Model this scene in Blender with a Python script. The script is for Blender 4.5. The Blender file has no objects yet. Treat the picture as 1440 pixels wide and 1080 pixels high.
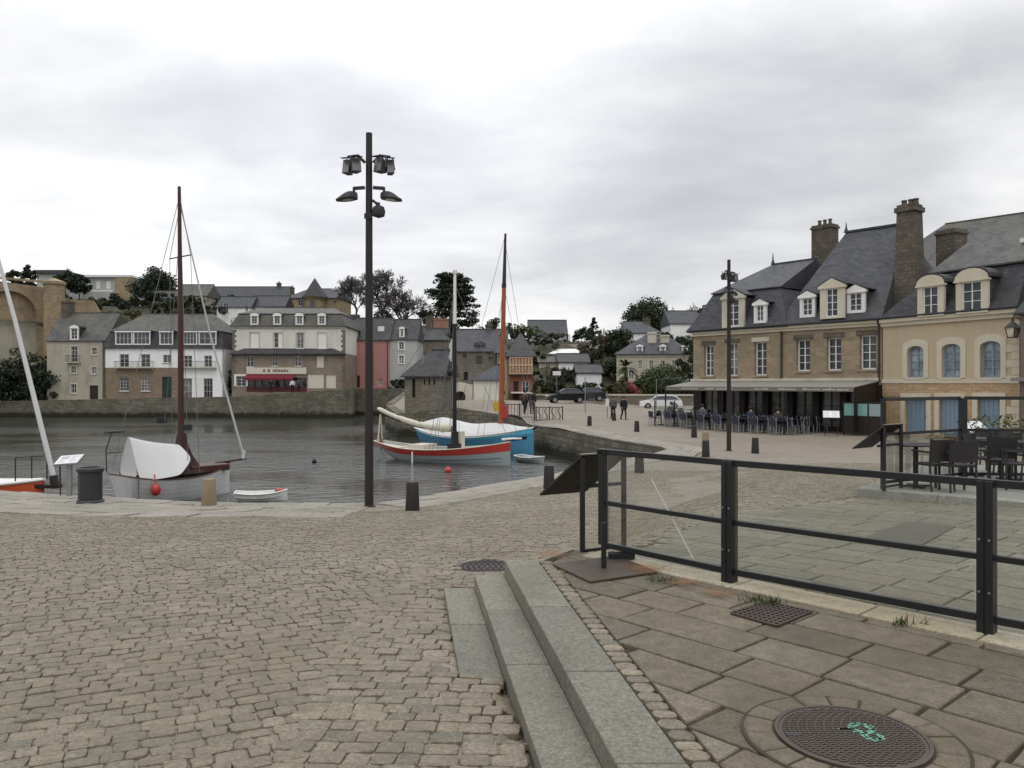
import bpy, bmesh, math, random
from mathutils import Vector, Matrix, noise
from mathutils.geometry import delaunay_2d_cdt
SC = bpy.context.scene
COL = SC.collection
RN = random.Random(11)
PI = math.pi
CZ, F = 2.7, 1120.0            # eye height over the quay, focal length in photo pixels

def P(x, y, d):                # photo pixel at distance d -> world point
    return Vector(((x-720)/F*d, d, CZ-(y-540)/F*d))
def lerp(a, b, t): return a+(b-a)*t
def sstep(t):
    t = max(0., min(1., t)); return t*t*(3-2*t)
def pl(x, pts):                # piecewise linear
    if x <= pts[0][0]: return pts[0][1]
    for (a, b), (c, d) in zip(pts, pts[1:]):
        if x <= c: return b+(d-b)*(x-a)/(c-a)
    return pts[-1][1]

# ------------------------------------------------------------------ mesh builder
class MB:
    def __init__(s): s.v = []; s.f = []
    def add(s, vs, fs):
        n = len(s.v); s.v += [tuple(v) for v in vs]; s.f += [tuple(n+i for i in f) for f in fs]; return s
    def box(s, x0, y0, z0, x1, y1, z1):
        return s.add([(x0,y0,z0),(x1,y0,z0),(x1,y1,z0),(x0,y1,z0),(x0,y0,z1),(x1,y0,z1),(x1,y1,z1),(x0,y1,z1)],
                     [(3,2,1,0),(4,5,6,7),(0,1,5,4),(1,2,6,5),(2,3,7,6),(3,0,4,7)])
    def bar(s, p, q, w, h=None, up=(0,0,1)):        # rectangular bar from p to q
        p, q = Vector(p), Vector(q); h = h or w
        d = (q-p).normalized(); u = Vector(up)
        if abs(d.dot(u)) > .98: u = Vector((0,1,0))
        a = d.cross(u).normalized()*(w/2); b = a.cross(d).normalized()*(h/2)
        vs = [p-a-b, p+a-b, p+a+b, p-a+b, q-a-b, q+a-b, q+a+b, q-a+b]
        return s.add(vs, [(0,1,2,3),(7,6,5,4),(0,4,5,1),(1,5,6,2),(2,6,7,3),(3,7,4,0)])
    def tube(s, p, q, r0, r1=None, n=8, cap=True):
        p, q = Vector(p), Vector(q); r1 = r0 if r1 is None else r1
        d = q-p
        if d.length < 1e-6: return s
        d.normalize(); u = Vector((0,0,1)) if abs(d.z) < .9 else Vector((1,0,0))
        a = d.cross(u).normalized(); b = d.cross(a)
        vs = []
        for k in range(n):
            t = 2*PI*k/n; o = a*math.cos(t)+b*math.sin(t)
            vs += [p+o*r0, q+o*r1]
        fs = [(2*k, 2*((k+1) % n), 2*((k+1) % n)+1, 2*k+1) for k in range(n)]
        if cap: fs += [tuple(2*k for k in range(n))[::-1], tuple(2*k+1 for k in range(n))]
        return s.add(vs, fs)
    def path(s, pts, rs, n=6):
        pts = [Vector(p) for p in pts]
        if not hasattr(rs, '__len__'): rs = [rs]*len(pts)
        rings = []
        for i, p in enumerate(pts):
            d = (pts[min(i+1, len(pts)-1)]-pts[max(i-1, 0)]).normalized()
            u = Vector((0,0,1)) if abs(d.z) < .9 else Vector((1,0,0))
            a = d.cross(u).normalized(); b = d.cross(a)
            rings.append([p+(a*math.cos(2*PI*k/n)+b*math.sin(2*PI*k/n))*rs[i] for k in range(n)])
        return s.loft(rings)
    def loft(s, rings, close=True, cap=True):
        n = len(rings[0]); vs = [v for r in rings for v in r]; fs = []
        for i in range(len(rings)-1):
            for k in range(n if close else n-1):
                a, b = i*n+k, i*n+(k+1) % n
                fs.append((a, b, b+n, a+n))
        if cap and close: fs += [tuple(range(n))[::-1], tuple((len(rings)-1)*n+k for k in range(n))]
        return s.add(vs, fs)
    def lathe(s, c, prof, n=16):
        c = Vector(c)
        return s.loft([[c+Vector((r*math.cos(2*PI*k/n), r*math.sin(2*PI*k/n), z)) for k in range(n)] for r, z in prof])
    def prism(s, poly, z0, z1):                      # plan polygon [(x,y)] between heights
        n = len(poly)
        return s.add([(x,y,z0) for x,y in poly]+[(x,y,z1) for x,y in poly],
                     [tuple(range(n))[::-1], tuple(range(n, 2*n))]+[(k,(k+1)%n,(k+1)%n+n,k+n) for k in range(n)])
    def slab(s, poly, y0, y1):                       # polygon [(x,z)] between two depths
        n = len(poly)
        return s.add([(x,y0,z) for x,z in poly]+[(x,y1,z) for x,z in poly],
                     [tuple(range(n)), tuple(range(n, 2*n))[::-1]]+[((k+1)%n,k,k+n,(k+1)%n+n) for k in range(n)])
    def quad(s, *p): return s.add(p, [tuple(range(len(p)))])
    def ball(s, c, r, nu=10, nv=6, sq=(1,1,1)):
        c = Vector(c); rings = []
        for i in range(nv+1):
            t = PI*i/nv
            rings.append([c+Vector((r*sq[0]*(math.sin(t)+1e-4)*math.cos(2*PI*k/nu), r*sq[1]*(math.sin(t)+1e-4)*math.sin(2*PI*k/nu), -r*sq[2]*math.cos(t))) for k in range(nu)])
        return s.loft(rings)
    def build(s, name, m=None, parent=None, label=None, smooth=False, bevel=0, recalc=True):
        me = bpy.data.meshes.new(name); me.from_pydata(s.v, [], s.f); me.update()
        if recalc:
            bm = bmesh.new(); bm.from_mesh(me); bmesh.ops.recalc_face_normals(bm, faces=bm.faces[:]); bm.to_mesh(me); bm.free()
        if smooth:
            me.polygons.foreach_set('use_smooth', [True]*len(me.polygons))
            try: me.set_sharp_from_angle(angle=math.radians(40))
            except Exception: pass
        o = bpy.data.objects.new(name, me); COL.objects.link(o)
        if m: me.materials.append(m)
        if parent is not None: o.parent = parent
        if label: o['label'] = label
        if bevel:
            b = o.modifiers.new('bevel', 'BEVEL'); b.width = bevel; b.segments = 2; b.limit_method = 'ANGLE'
        return o

def thing(name, label, cat, loc=(0,0,0), rz=0, group=None):
    o = bpy.data.objects.new(name, None); COL.objects.link(o)
    o.location = loc; o.rotation_euler = (0,0,rz); o.empty_display_size = .3
    o['label'] = label; o['category'] = cat
    if group: o['group'] = group
    return o
def tag(o, label, cat, group=None, loc=None, rz=None, kind=None):
    o['label'] = label; o['category'] = cat
    if group: o['group'] = group
    if kind: o['kind'] = kind
    if loc is not None: o.location = loc
    if rz is not None: o.rotation_euler = (0,0,rz)
    return o
def struct(o, kind='structure'):
    o['kind'] = kind; return o
def dup(o, loc=None, rz=None, label=None, group=None, parent=None):
    c = o.copy(); COL.objects.link(c)
    if parent is not None: c.parent = parent
    if loc is not None: c.location = loc
    if rz is not None: c.rotation_euler = (0,0,rz)
    if label: c['label'] = label
    if group: c['group'] = group
    for ch in list(o.children): dup(ch, parent=c)
    return c

# ------------------------------------------------------------------ materials
def nodes(name):
    m = bpy.data.materials.new(name); m.use_nodes = True
    nt = m.node_tree; b = nt.nodes['Principled BSDF']
    return m, nt, b
def nd(nt, t, **kw):
    n = nt.nodes.new(t)
    for k, v in kw.items():
        if k in n.inputs: n.inputs[k].default_value = v
        else: setattr(n, k, v)
    return n
def lk(nt, a, b): nt.links.new(a, b)
def c4(c): return (c[0], c[1], c[2], 1)
def mixc(nt, fac, a, b, mode='MIX'):
    n = nt.nodes.new('ShaderNodeMix'); n.data_type = 'RGBA'; n.blend_type = mode
    for i, v in ((0, fac), (6, a), (7, b)):
        if isinstance(v, (int, float)): n.inputs[i].default_value = v
        elif isinstance(v, (tuple, list)): n.inputs[i].default_value = c4(v)
        else: lk(nt, v, n.inputs[i])
    return n.outputs[2]
def ramp(nt, src, stops):
    r = nt.nodes.new('ShaderNodeValToRGB'); e = r.color_ramp.elements
    while len(e) < len(stops): e.new(.5)
    for k, (p, c) in enumerate(stops):
        e[k].position = p; e[k].color = c4(c) if hasattr(c, '__len__') else (c, c, c, 1)
    lk(nt, src, r.inputs[0]); return r.outputs[0]
def ncoord(nt, scale=1., which='Object', sz=None):
    t = nt.nodes.new('ShaderNodeTexCoord'); mp = nt.nodes.new('ShaderNodeMapping')
    mp.inputs['Scale'].default_value = sz or (scale, scale, scale)
    lk(nt, t.outputs[which], mp.inputs[0]); return mp.outputs[0]
def noi(nt, vec, scale, detail=5, rough=.6):
    n = nt.nodes.new('ShaderNodeTexNoise'); n.inputs['Scale'].default_value = scale
    n.inputs['Detail'].default_value = detail; n.inputs['Roughness'].default_value = rough
    lk(nt, vec, n.inputs['Vector']); return n.outputs['Fac']
def bump(nt, b, h, strength=.3, dist=.02):
    n = nt.nodes.new('ShaderNodeBump'); n.inputs['Strength'].default_value = strength; n.inputs['Distance'].default_value = dist
    lk(nt, h, n.inputs['Height']); lk(nt, n.outputs[0], b.inputs['Normal'])
def mul(c, k): return tuple(min(1, x*k) for x in c)

MATS = {}
def plain(name, col, rough=.6, var=.25, scale=3., metal=0, bstr=.15, spec=.4, stain=None, sscale=.7):
    """painted / raw surface with uneven tone, optional stains"""
    if name in MATS: return MATS[name]
    m, nt, b = nodes(name); v = ncoord(nt)
    n1 = noi(nt, v, scale, 6); n2 = noi(nt, v, scale*.23, 3)
    c = mixc(nt, n1, mul(col, 1-var), mul(col, 1+var*.7))
    if stain:
        c = mixc(nt, ramp(nt, noi(nt, ncoord(nt, sz=(1,1,.35)), sscale, 6, .7), [(.48, 0), (.72, .75)]), c, stain)
    else:
        c = mixc(nt, ramp(nt, n2, [(.35, 0), (.75, .5)]), c, mul(col, 1-var*1.3))
    lk(nt, c, b.inputs['Base Color']); b.inputs['Roughness'].default_value = rough; b.inputs['Metallic'].default_value = metal
    b.inputs['Specular IOR Level'].default_value = spec
    if bstr: bump(nt, b, n1, bstr, .01)
    MATS[name] = m; return m
def wallvec(nt, distort=.03):
    t = nt.nodes.new('ShaderNodeTexCoord'); s = nt.nodes.new('ShaderNodeSeparateXYZ'); lk(nt, t.outputs['Object'], s.inputs[0])
    a = nd(nt, 'ShaderNodeMath', operation='ADD'); lk(nt, s.outputs[0], a.inputs[0]); lk(nt, s.outputs[1], a.inputs[1])
    c = nt.nodes.new('ShaderNodeCombineXYZ'); lk(nt, a.outputs[0], c.inputs[0]); lk(nt, s.outputs[2], c.inputs[1])
    n = nt.nodes.new('ShaderNodeTexNoise'); n.inputs['Scale'].default_value = 2.2; lk(nt, t.outputs['Object'], n.inputs['Vector'])
    va = nd(nt, 'ShaderNodeVectorMath', operation='MULTIPLY_ADD'); lk(nt, n.outputs['Color'], va.inputs[0])
    va.inputs[1].default_value = (distort*2,)*3; lk(nt, c.outputs[0], va.inputs[2])
    return va.outputs[0], t.outputs['Object']
def masonry(name, c1, c2, mortar, w=.45, h=.22, ms=.02, distort=.04, rough=.9, stain=None, bstr=.5, sfac=.7, c3=None):
    if name in MATS: return MATS[name]
    m, nt, b = nodes(name); v, ov = wallvec(nt, distort)
    br = nt.nodes.new('ShaderNodeTexBrick'); lk(nt, v, br.inputs['Vector'])
    br.inputs['Scale'].default_value = 1; br.inputs['Brick Width'].default_value = w; br.inputs['Row Height'].default_value = h
    br.inputs['Mortar Size'].default_value = ms; br.inputs['Mortar Smooth'].default_value = .4; br.inputs['Bias'].default_value = 0
    br.inputs['Color1'].default_value = c4(c1); br.inputs['Color2'].default_value = c4(c2); br.inputs['Mortar'].default_value = c4(mortar)
    n1 = noi(nt, ov, 5., 6, .7); n2 = noi(nt, ov, .55, 5, .65)
    c = mixc(nt, .4, br.outputs['Color'], ramp(nt, n1, [(.3, .25), (.7, .8)]), 'OVERLAY')
    if c3: c = mixc(nt, ramp(nt, noi(nt, ov, 1.4, 4, .7), [(.52, 0), (.62, .8)]), c, c3)
    if stain: c = mixc(nt, ramp(nt, n2, [(.42, 0), (.68, sfac)]), c, stain)
    lk(nt, c, b.inputs['Base Color']); b.inputs['Roughness'].default_value = rough
    b.inputs['Specular IOR Level'].default_value = .25
    inv = nd(nt, 'ShaderNodeMath', operation='SUBTRACT'); inv.inputs[0].default_value = 1; lk(nt, br.outputs['Fac'], inv.inputs[1])
    ad = nd(nt, 'ShaderNodeMath', operation='MULTIPLY_ADD'); lk(nt, n1, ad.inputs[0]); ad.inputs[1].default_value = .5; lk(nt, inv.outputs[0], ad.inputs[2])
    bump(nt, b, ad.outputs[0], bstr, .02)
    MATS[name] = m; return m
def slate(name, c1, c2, moss=None, mfac=.6, w=.28, h=.16, rough=.55):
    return masonry(name, c1, c2, mul(c1, .45), w, h, .008, .015, rough, moss, .35, mfac)
def island(name, cols, rough=.8, bstr=.35, nscale=14., fine=.45, stain=None, sfac=.6):
    """separate stones in one sheet, each its own tone"""
    if name in MATS: return MATS[name]
    m, nt, b = nodes(name); g = nt.nodes.new('ShaderNodeNewGeometry'); v = ncoord(nt)
    c = ramp(nt, g.outputs['Random Per Island'], [(i/(len(cols)-1), k) for i, k in enumerate(cols)])
    n1 = noi(nt, v, nscale, 7, .72); n2 = noi(nt, v, .5, 4, .6); n3 = noi(nt, v, 60, 2, .6)
    c = mixc(nt, .6 if fine > .2 else .25, c, ramp(nt, n1, [(.28, .2), (.72, .78)]), 'OVERLAY')
    c = mixc(nt, fine, c, ramp(nt, n3, [(.3, .15), (.7, .85)]), 'OVERLAY')
    c = mixc(nt, ramp(nt, noi(nt, v, 9, 8, .8), [(.6, 0), (.68, .35)]), c, mul(cols[0], 1.7))
    c = mixc(nt, ramp(nt, noi(nt, v, 2.1, 6, .75), [(.5, 0), (.72, .55)]), c, mul(cols[0], .5))
    if stain: c = mixc(nt, ramp(nt, n2, [(.45, 0), (.65, sfac)]), c, stain)
    lk(nt, c, b.inputs['Base Color'])
    lk(nt, ramp(nt, n2, [(.3, rough-.14), (.7, rough+.1)]), b.inputs['Roughness'])
    b.inputs['Specular IOR Level'].default_value = .35
    bump(nt, b, n1, bstr, .012)
    MATS[name] = m; return m
def glassy(name, col=(.02,.025,.03), rough=.06, spec=.6):
    if name in MATS: return MATS[name]
    m, nt, b = nodes(name); v = ncoord(nt)
    c = mixc(nt, ramp(nt, noi(nt, v, 1.3, 3), [(.4, 0), (.65, 1)]), col, mul(col, 2.6))
    lk(nt, c, b.inputs['Base Color']); b.inputs['Roughness'].default_value = rough; b.inputs['Specular IOR Level'].default_value = spec
    bump(nt, b, noi(nt, v, .9, 2), .08, .05)
    MATS[name] = m; return m
def leafmat(name, c1, c2, c3=None):
    if name in MATS: return MATS[name]
    m, nt, b = nodes(name); g = nt.nodes.new('ShaderNodeNewGeometry')
    c = ramp(nt, g.outputs['Random Per Island'], [(0, c1), (.6, c2), (1, c3 or c2)])
    lk(nt, c, b.inputs['Base Color']); b.inputs['Roughness'].default_value = .6; b.inputs['Specular IOR Level'].default_value = .25
    MATS[name] = m; return m

M = dict(
 white=plain('white_paint', (.78,.77,.74), .5, .08, 2, bstr=.05),
 offwhite=plain('cream_paint', (.62,.58,.48), .6, .12, 2),
 frame=plain('window_frame_paint', (.75,.74,.72), .45, .08, 4, bstr=0),
 glass=glassy('window_glass'), curtain=glassy('curtained_window', (.09,.088,.08), .12), dimglass=glassy('dim_window', (.008,.009,.01), .05),
 black=plain('black_painted_steel', (.012,.012,.014), .42, .3, 6, bstr=.08, spec=.45),
 brownsteel=plain('brown_weathered_steel', (.022,.018,.016), .55, .35, 7, bstr=.15),
 darkmetal=plain('dark_grey_metal', (.03,.031,.035), .5, .25, 6, bstr=.05),
 steel=plain('grey_steel', (.3,.31,.33), .35, .15, 6, metal=.6, bstr=.05),
 rope=plain('rigging_wire', (.14,.14,.15), .5, .2, 8, bstr=0),
 paleline=plain('pale_rope', (.55,.53,.5), .7, .2, 8, bstr=0),
 slate=slate('blue_grey_slate', (.074,.077,.088), (.038,.041,.05), (.085,.082,.075), .5),
 oldslate=slate('lichened_slate', (.05,.051,.054), (.095,.094,.09), (.13,.12,.085), .75),
 darkslate=slate('dark_slate', (.03,.031,.036), (.062,.062,.066), (.07,.068,.06), .5),
 render=plain('weathered_grey_render', (.40,.37,.29), .9, .16, 1.2, stain=(.22,.20,.16), sscale=.6),
 whiterender=plain('white_render', (.84,.84,.83), .85, .06, 1., stain=(.64,.63,.6), sscale=.5),
 hotelrender=plain('ivory_render', (.68,.665,.60), .85, .08, 1., stain=(.42,.40,.34), sscale=.5),
 pink=plain('pink_render', (.40,.20,.175), .9, .14, 1., stain=(.36,.19,.17), sscale=.5),
 greyhouse=plain('pale_grey_render', (.42,.43,.41), .9, .1, 1., stain=(.3,.3,.28)),
 ochre=plain('ochre_limewash', (.50,.415,.285), .9, .09, 1.6, stain=(.385,.32,.22), sscale=.8),
 cream=plain('cream_dressed_stone', (.60,.545,.43), .85, .12, 1.5, stain=(.5,.43,.3)),
 palestone=plain('pale_cut_stone', (.56,.52,.43), .85, .15, 2.5, stain=(.3,.28,.23), sscale=1.),
 rubble=masonry('brown_rubble_stone', (.21,.155,.10), (.30,.235,.16), (.17,.145,.11), .34, .15, .02, .09, stain=(.17,.14,.105), sfac=.5, c3=(.30,.20,.13)),
 ashlar=masonry('tan_ashlar_stone', (.36,.285,.185), (.235,.19,.13), (.30,.25,.18), .5, .26, .018, .05, stain=(.21,.175,.125), c3=(.36,.25,.165)),
 orangestone=masonry('orange_rubble_stone', (.42,.26,.145), (.52,.37,.22), (.36,.28,.18), .33, .14, .02, .08, stain=(.33,.25,.16), sfac=.5),
 greystone=masonry('grey_rubble_stone', (.155,.14,.11), (.23,.205,.165), (.13,.12,.1), .4, .2, .025, .1, stain=(.10,.095,.075)),
 _q=None, quaywall=masonry('quay_wall_stone', (.125,.115,.09), (.20,.18,.14), (.075,.068,.056), .6, .3, .03, .08, stain=(.06,.06,.04), sfac=.75),
 fort=masonry('ochre_rampart_stone', (.30,.225,.14), (.37,.285,.185), (.28,.215,.14), .6, .28, .02, .06, stain=(.17,.145,.10), sfac=.8),
 brick=masonry('red_brick', (.26,.10,.065), (.33,.145,.09), (.3,.25,.2), .22, .075, .012, .01),
 chim=masonry('sooty_chimney_stone', (.105,.09,.07), (.16,.135,.105), (.09,.08,.065), .4, .2, .02, .05, stain=(.06,.055,.045)),
 redwood=plain('dark_red_paint', (.12,.02,.025), .5, .3, 2),
 awningred=plain('red_awning_cloth', (.17,.015,.028), .8, .2, 2),
 awning=plain('taupe_awning_cloth', (.25,.23,.2), .85, .15, 1.5),
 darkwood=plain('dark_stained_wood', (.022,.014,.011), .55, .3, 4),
 teal=plain('pale_green_screen', (.22,.42,.37), .25, .1, 2, bstr=0),
 bluedoor=plain('blue_grey_door_paint', (.20,.28,.36), .6, .18, 2.2, stain=(.16,.22,.27), sscale=1.2),
 bluewin=plain('blue_window_paint', (.22,.29,.35), .5, .1, 3),
 greendoor=plain('dark_green_paint', (.015,.04,.028), .5, .25, 3),
 granite=island('granite_slabs', [(.178,.170,.134), (.2,.19,.15), (.155,.15,.12), (.188,.179,.142)], .78, .2, 30., fine=.3, stain=(.11,.104,.076), sfac=.6),
 coping=island('pale_coping_stone', [(.27,.25,.21), (.31,.285,.24), (.235,.22,.185), (.29,.27,.225)], .85, .25, 14., stain=(.24,.23,.19), sfac=.5),
 setts=island('cobble_setts', [(.19,.16,.112), (.22,.185,.132), (.157,.14,.104), (.203,.171,.12), (.143,.127,.094), (.24,.204,.148), (.178,.149,.106), (.198,.174,.129)], .66, .4, 22., stain=(.16,.138,.096), sfac=.4),
 slabs=island('paving_slabs', [(.125,.105,.074), (.165,.14,.1), (.105,.09,.064), (.195,.17,.124), (.145,.118,.083), (.118,.108,.078), (.175,.142,.1)], .75, .4, 11., stain=(.098,.08,.052), sfac=.6),
 palslabs=island('pale_paving_slabs', [(.155,.143,.105), (.185,.17,.125), (.13,.122,.092), (.175,.15,.11), (.145,.138,.103)], .72, .3, 11., stain=(.14,.128,.09), sfac=.5),
 mortar=plain('sandy_mortar', (.15,.125,.09), .95, .3, 20., bstr=.4),
 joint=plain('dark_mossy_joint', (.055,.048,.032), .95, .4, 12., bstr=.4),
 rustplate=plain('rust_brown_plate', (.058,.042,.034), .5, .25, 5., stain=(.11,.075,.05)),
 bark=plain('dark_bark', (.045,.038,.03), .9, .35, 5.),
 twig=plain('grey_brown_twigs', (.085,.075,.07), .9, .3, 5., bstr=0),
 redtwig=plain('reddish_twigs', (.10,.065,.055), .9, .3, 5., bstr=0),
 leaf=leafmat('dark_evergreen_leaves', (.012,.02,.01), (.028,.042,.018), (.055,.07,.03)),
 leafblack=leafmat('blackish_green_needles', (.012,.019,.012), (.025,.036,.02), (.05,.062,.032)),
 leafmid=leafmat('mid_green_leaves', (.035,.05,.018), (.065,.085,.03), (.1,.12,.045)),
 leafolive=leafmat('olive_scrub_leaves', (.05,.05,.022), (.085,.08,.038), (.12,.11,.055)),
 leafred=leafmat('red_blossom_leaves', (.22,.05,.05), (.33,.09,.09), (.25,.1,.08)),
 cover=plain('white_tarpaulin', (.56,.56,.555), .6, .07, 1.5),
 sail=plain('cream_sailcloth', (.58,.55,.45), .8, .12, 3.),
 redpaint=plain('red_boat_paint', (.42,.045,.035), .4, .15, 3.),
 orange=plain('orange_varnish', (.36,.095,.035), .4, .2, 3.),
 yellow=plain('yellow_paint', (.6,.33,.03), .5, .15, 3.),
 blueboat=plain('sky_blue_boat_paint', (.075,.27,.43), .45, .15, 2., stain=(.08,.2,.3)),
 hullgrey=plain('pale_grey_boat_paint', (.30,.34,.35), .4, .1, 2., stain=(.3,.33,.33)),
 hullwhite=plain('white_boat_paint', (.66,.67,.66), .4, .08, 2., stain=(.5,.5,.47)),
 maroon=plain('maroon_varnish', (.062,.022,.018), .4, .2, 3.),
 brownsail=plain('brown_sailcloth', (.045,.022,.02), .85, .25, 3.),
 rubber=plain('black_rubber', (.012,.012,.012), .7, .2, 5.),
 carblack=plain('black_car_paint', (.008,.009,.011), .15, .1, 2., bstr=0, spec=.6),
 carwhite=plain('white_car_paint', (.72,.73,.74), .2, .05, 2., bstr=0, spec=.6),
 headlight=glassy('headlight_glass', (.4,.4,.4), .1),
 tail=plain('tail_light_red', (.3,.01,.01), .3, .1, 2., bstr=0),
 rattan=plain('dark_woven_rattan', (.028,.025,.025), .6, .3, 30.),
 greychair=plain('pale_grey_chair_frame', (.26,.26,.27), .45, .12, 8.),
 bluechair=plain('blue_black_chair_weave', (.03,.032,.055), .6, .3, 10.),
 paper=plain('white_printed_sheet', (.72,.72,.73), .4, .06, 9., bstr=0),
 skin=plain('skin', (.5,.32,.24), .6, .1, 6.), hair=plain('dark_hair', (.02,.015,.012), .7, .2, 9.),
 clothdark=plain('dark_coat', (.015,.016,.02), .9, .2, 5.), clothblue=plain('navy_cloth', (.03,.04,.07), .9, .2, 5.),
 clothgrey=plain('grey_coat', (.10,.10,.11), .9, .2, 5.), clothbrown=plain('brown_coat', (.07,.05,.04), .9, .2, 5.),
 clothwhite=plain('white_cloth', (.65,.64,.62), .9, .1, 5.),
)
# ------------------------------------------------------------------ lie of the land
STEP_DX = -.131
def step_x(y): return .23+STEP_DX*(y-7.39)           # right edge of the top step
FA, FB = Vector((.87, 7.6)), Vector((3.1, 5.18))     # line of the glass railing
FD = (FB-FA).normalized(); FNRM = Vector((-FD.y, FD.x))
if FNRM.y < 0: FNRM = -FNRM
PLATZ = 1.07
PLAT = [(.23, 7.39), (.60, 7.98), (.60+6.2*FD.x, 7.98+6.2*FD.y), (4.8, 1.2), (step_x(1.2), 1.2)]
def fence_d(x, y): return (Vector((x, y))-FA).dot(FNRM)
CTRL = [(-66,103,.13),(-52,104,.45),(-36,103,.95),(-29,103,1.6),(-20,101,2.0),(-14,109,1.9),(-20,112,1.9),(-50,113,.6),(1.4,52,0),
        (1.4,56,.55),(-2,66,.9),(-2,76,1.2),(5.3,79,.8),(15,80,.2),(8.6,61,0),(5,56,.05),(11.8,52,.38),(20,60,.3),(22,80,.5),(40,60,1),
        (15,46,.1),(19.5,41,.12),(23,35,0),(6.6,40,0),(7,33,0),(10,36,0),(0,34,0),(-8,68,.2),(-14,90,1.2),(30,100,1.5),(-5,95,1.5),(8,92,1)]
def far_z(x, y):
    sw = sz = 0
    for a, b, c in CTRL:
        w = 1/((x-a)**2+(y-b)**2+.5)**1.6; sw += w; sz += w*c
    return sz/sw
def near_z(x, y):
    zl = pl(y, [(3.5,.875),(4.9,.85),(5.4,.812),(7.4,.785),(9,.68),(17,.03),(18,0)])
    zr = pl(y, [(7,1.0),(14.6,.74),(30,0)])
    if fence_d(x, y) < .05 and x > step_x(y)-(.58 if y < 5.06 else .85) and y < 8: return min(zl, .78)
    k = max(0, y-8)
    t = sstep((x-(-.1+k*.33))/(1.2+k*.2))
    return lerp(zl, zr, t)
def zg(x, y):
    t = sstep((y-32)/16)
    if y < 22: return near_z(x, y)+(.011*noise.noise(Vector((x*.9, y*.9, 3))) if y > 5.5 or x < step_x(y)-1 else 0)
    return near_z(x, y) if t <= 0 else far_z(x, y) if t >= 1 else lerp(near_z(x, y), far_z(x, y), t)
def gp(px, py, y0=1.8, y1=150):                      # photo pixel -> point on the ground
    y = y0
    while y < y1:
        x = (px-720)/F*y
        if CZ-(py-540)/F*y <= zg(x, y): break
        y += .02
    return Vector(((px-720)/F*y, y, zg((px-720)/F*y, y)))

BASIN = [(-75,26),(-30,22),(-13.2,20.2),(-9.6,18.9),(-6.75,18.05),(-3.1,17.95),(-2.0,19.2),(-.4,21.6),(1.04,23.4),(3.0,27.5),(5.3,30.2),
         (6.6,33.2),(4.85,39),(1.4,52),(-.8,59),(-4.4,64.5),(-9.4,65.5),(-12,76),(-14.2,109),(-21.5,109),(-20.3,101.5),(-36,102.5),(-75,104)]
def in_poly(x, y, poly):
    c = False; n = len(poly)
    for i in range(n):
        (x1, y1), (x2, y2) = poly[i], poly[(i+1) % n]
        if (y1 > y) != (y2 > y) and x < (x2-x1)*(y-y1)/(y2-y1)+x1: c = not c
    return c

def ground_sheet():
    pts = [Vector(p) for p in BASIN]; edges = [(i, (i+1) % len(BASIN)) for i in range(len(BASIN))]
    def near_edge(x, y, d):
        p = Vector((x, y))
        for i in range(len(BASIN)):
            a, b = Vector(BASIN[i]), Vector(BASIN[(i+1) % len(BASIN)])
            t = max(0, min(1, (p-a).dot(b-a)/(b-a).length_squared))
            if (a+(b-a)*t-p).length < d: return True
        return False
    def put(x, y, d):
        if not in_poly(x, y, BASIN) and not near_edge(x, y, d): pts.append(Vector((x, y)))
    y = 1.3
    while y < 17:
        x = -.8*y-2
        while x < .8*y+3: put(x+RN.uniform(-.02,.02), y, .15); x += .35
        y += .35
    y = -8
    while y < 135:
        st = 1.6 if y < 40 else 3
        x = -100
        while x < 100:
            if not (1 < y < 17.3 and abs(x) < .8*y+3): put(x+RN.uniform(-.1,.1), y+RN.uniform(-.1,.1), .6)
            x += st
        y += st
    vs, es, fs, *_ = delaunay_2d_cdt(pts, edges, [], 0, 1e-5)
    mb = MB(); mb.v = [(v.x, v.y, zg(v.x, v.y)-.014) for v in vs]
    for f in fs:
        c = sum((vs[i] for i in f), Vector((0,0)))/len(f)
        if not in_poly(c.x, c.y, BASIN): mb.f.append(tuple(f))
    return mb
def ground_material():
    m, nt, b = nodes('quayside_setts'); t = nt.nodes.new('ShaderNodeTexCoord')
    n0 = nt.nodes.new('ShaderNodeTexNoise'); n0.inputs['Scale'].default_value = 1.5; lk(nt, t.outputs['Object'], n0.inputs['Vector'])
    va = nd(nt, 'ShaderNodeVectorMath', operation='MULTIPLY_ADD'); lk(nt, n0.outputs['Color'], va.inputs[0]); va.inputs[1].default_value = (.12,)*3
    lk(nt, t.outputs['Object'], va.inputs[2])
    mp = nt.nodes.new('ShaderNodeMapping'); mp.inputs['Rotation'].default_value = (0,0,.5); lk(nt, va.outputs[0], mp.inputs[0])
    br = nt.nodes.new('ShaderNodeTexBrick'); lk(nt, mp.outputs[0], br.inputs[0]); br.inputs['Scale'].default_value = 1
    for k, v in (('Brick Width',.24),('Row Height',.16),('Mortar Size',.012),('Mortar Smooth',.5)): br.inputs[k].default_value = v
    br.inputs['Color1'].default_value = c4((.245,.21,.165)); br.inputs['Color2'].default_value = c4((.195,.165,.13)); br.inputs['Mortar'].default_value = c4((.10,.085,.065))
    v = t.outputs['Object']
    c = mixc(nt, .5, br.outputs['Color'], ramp(nt, noi(nt, v, 3, 7, .75), [(.3,.3),(.7,.75)]), 'OVERLAY')
    c = mixc(nt, ramp(nt, noi(nt, v, .13, 5, .65), [(.4,0),(.65,.6)]), c, (.27,.24,.195))
    c = mixc(nt, ramp(nt, noi(nt, v, .4, 5, .7), [(.55,0),(.75,.5)]), c, (.145,.125,.1))
    lk(nt, c, b.inputs['Base Color']); b.inputs['Roughness'].default_value = .7; b.inputs['Specular IOR Level'].default_value = .3
    bump(nt, b, br.outputs['Fac'], -.4, .01)
    return m
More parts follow.
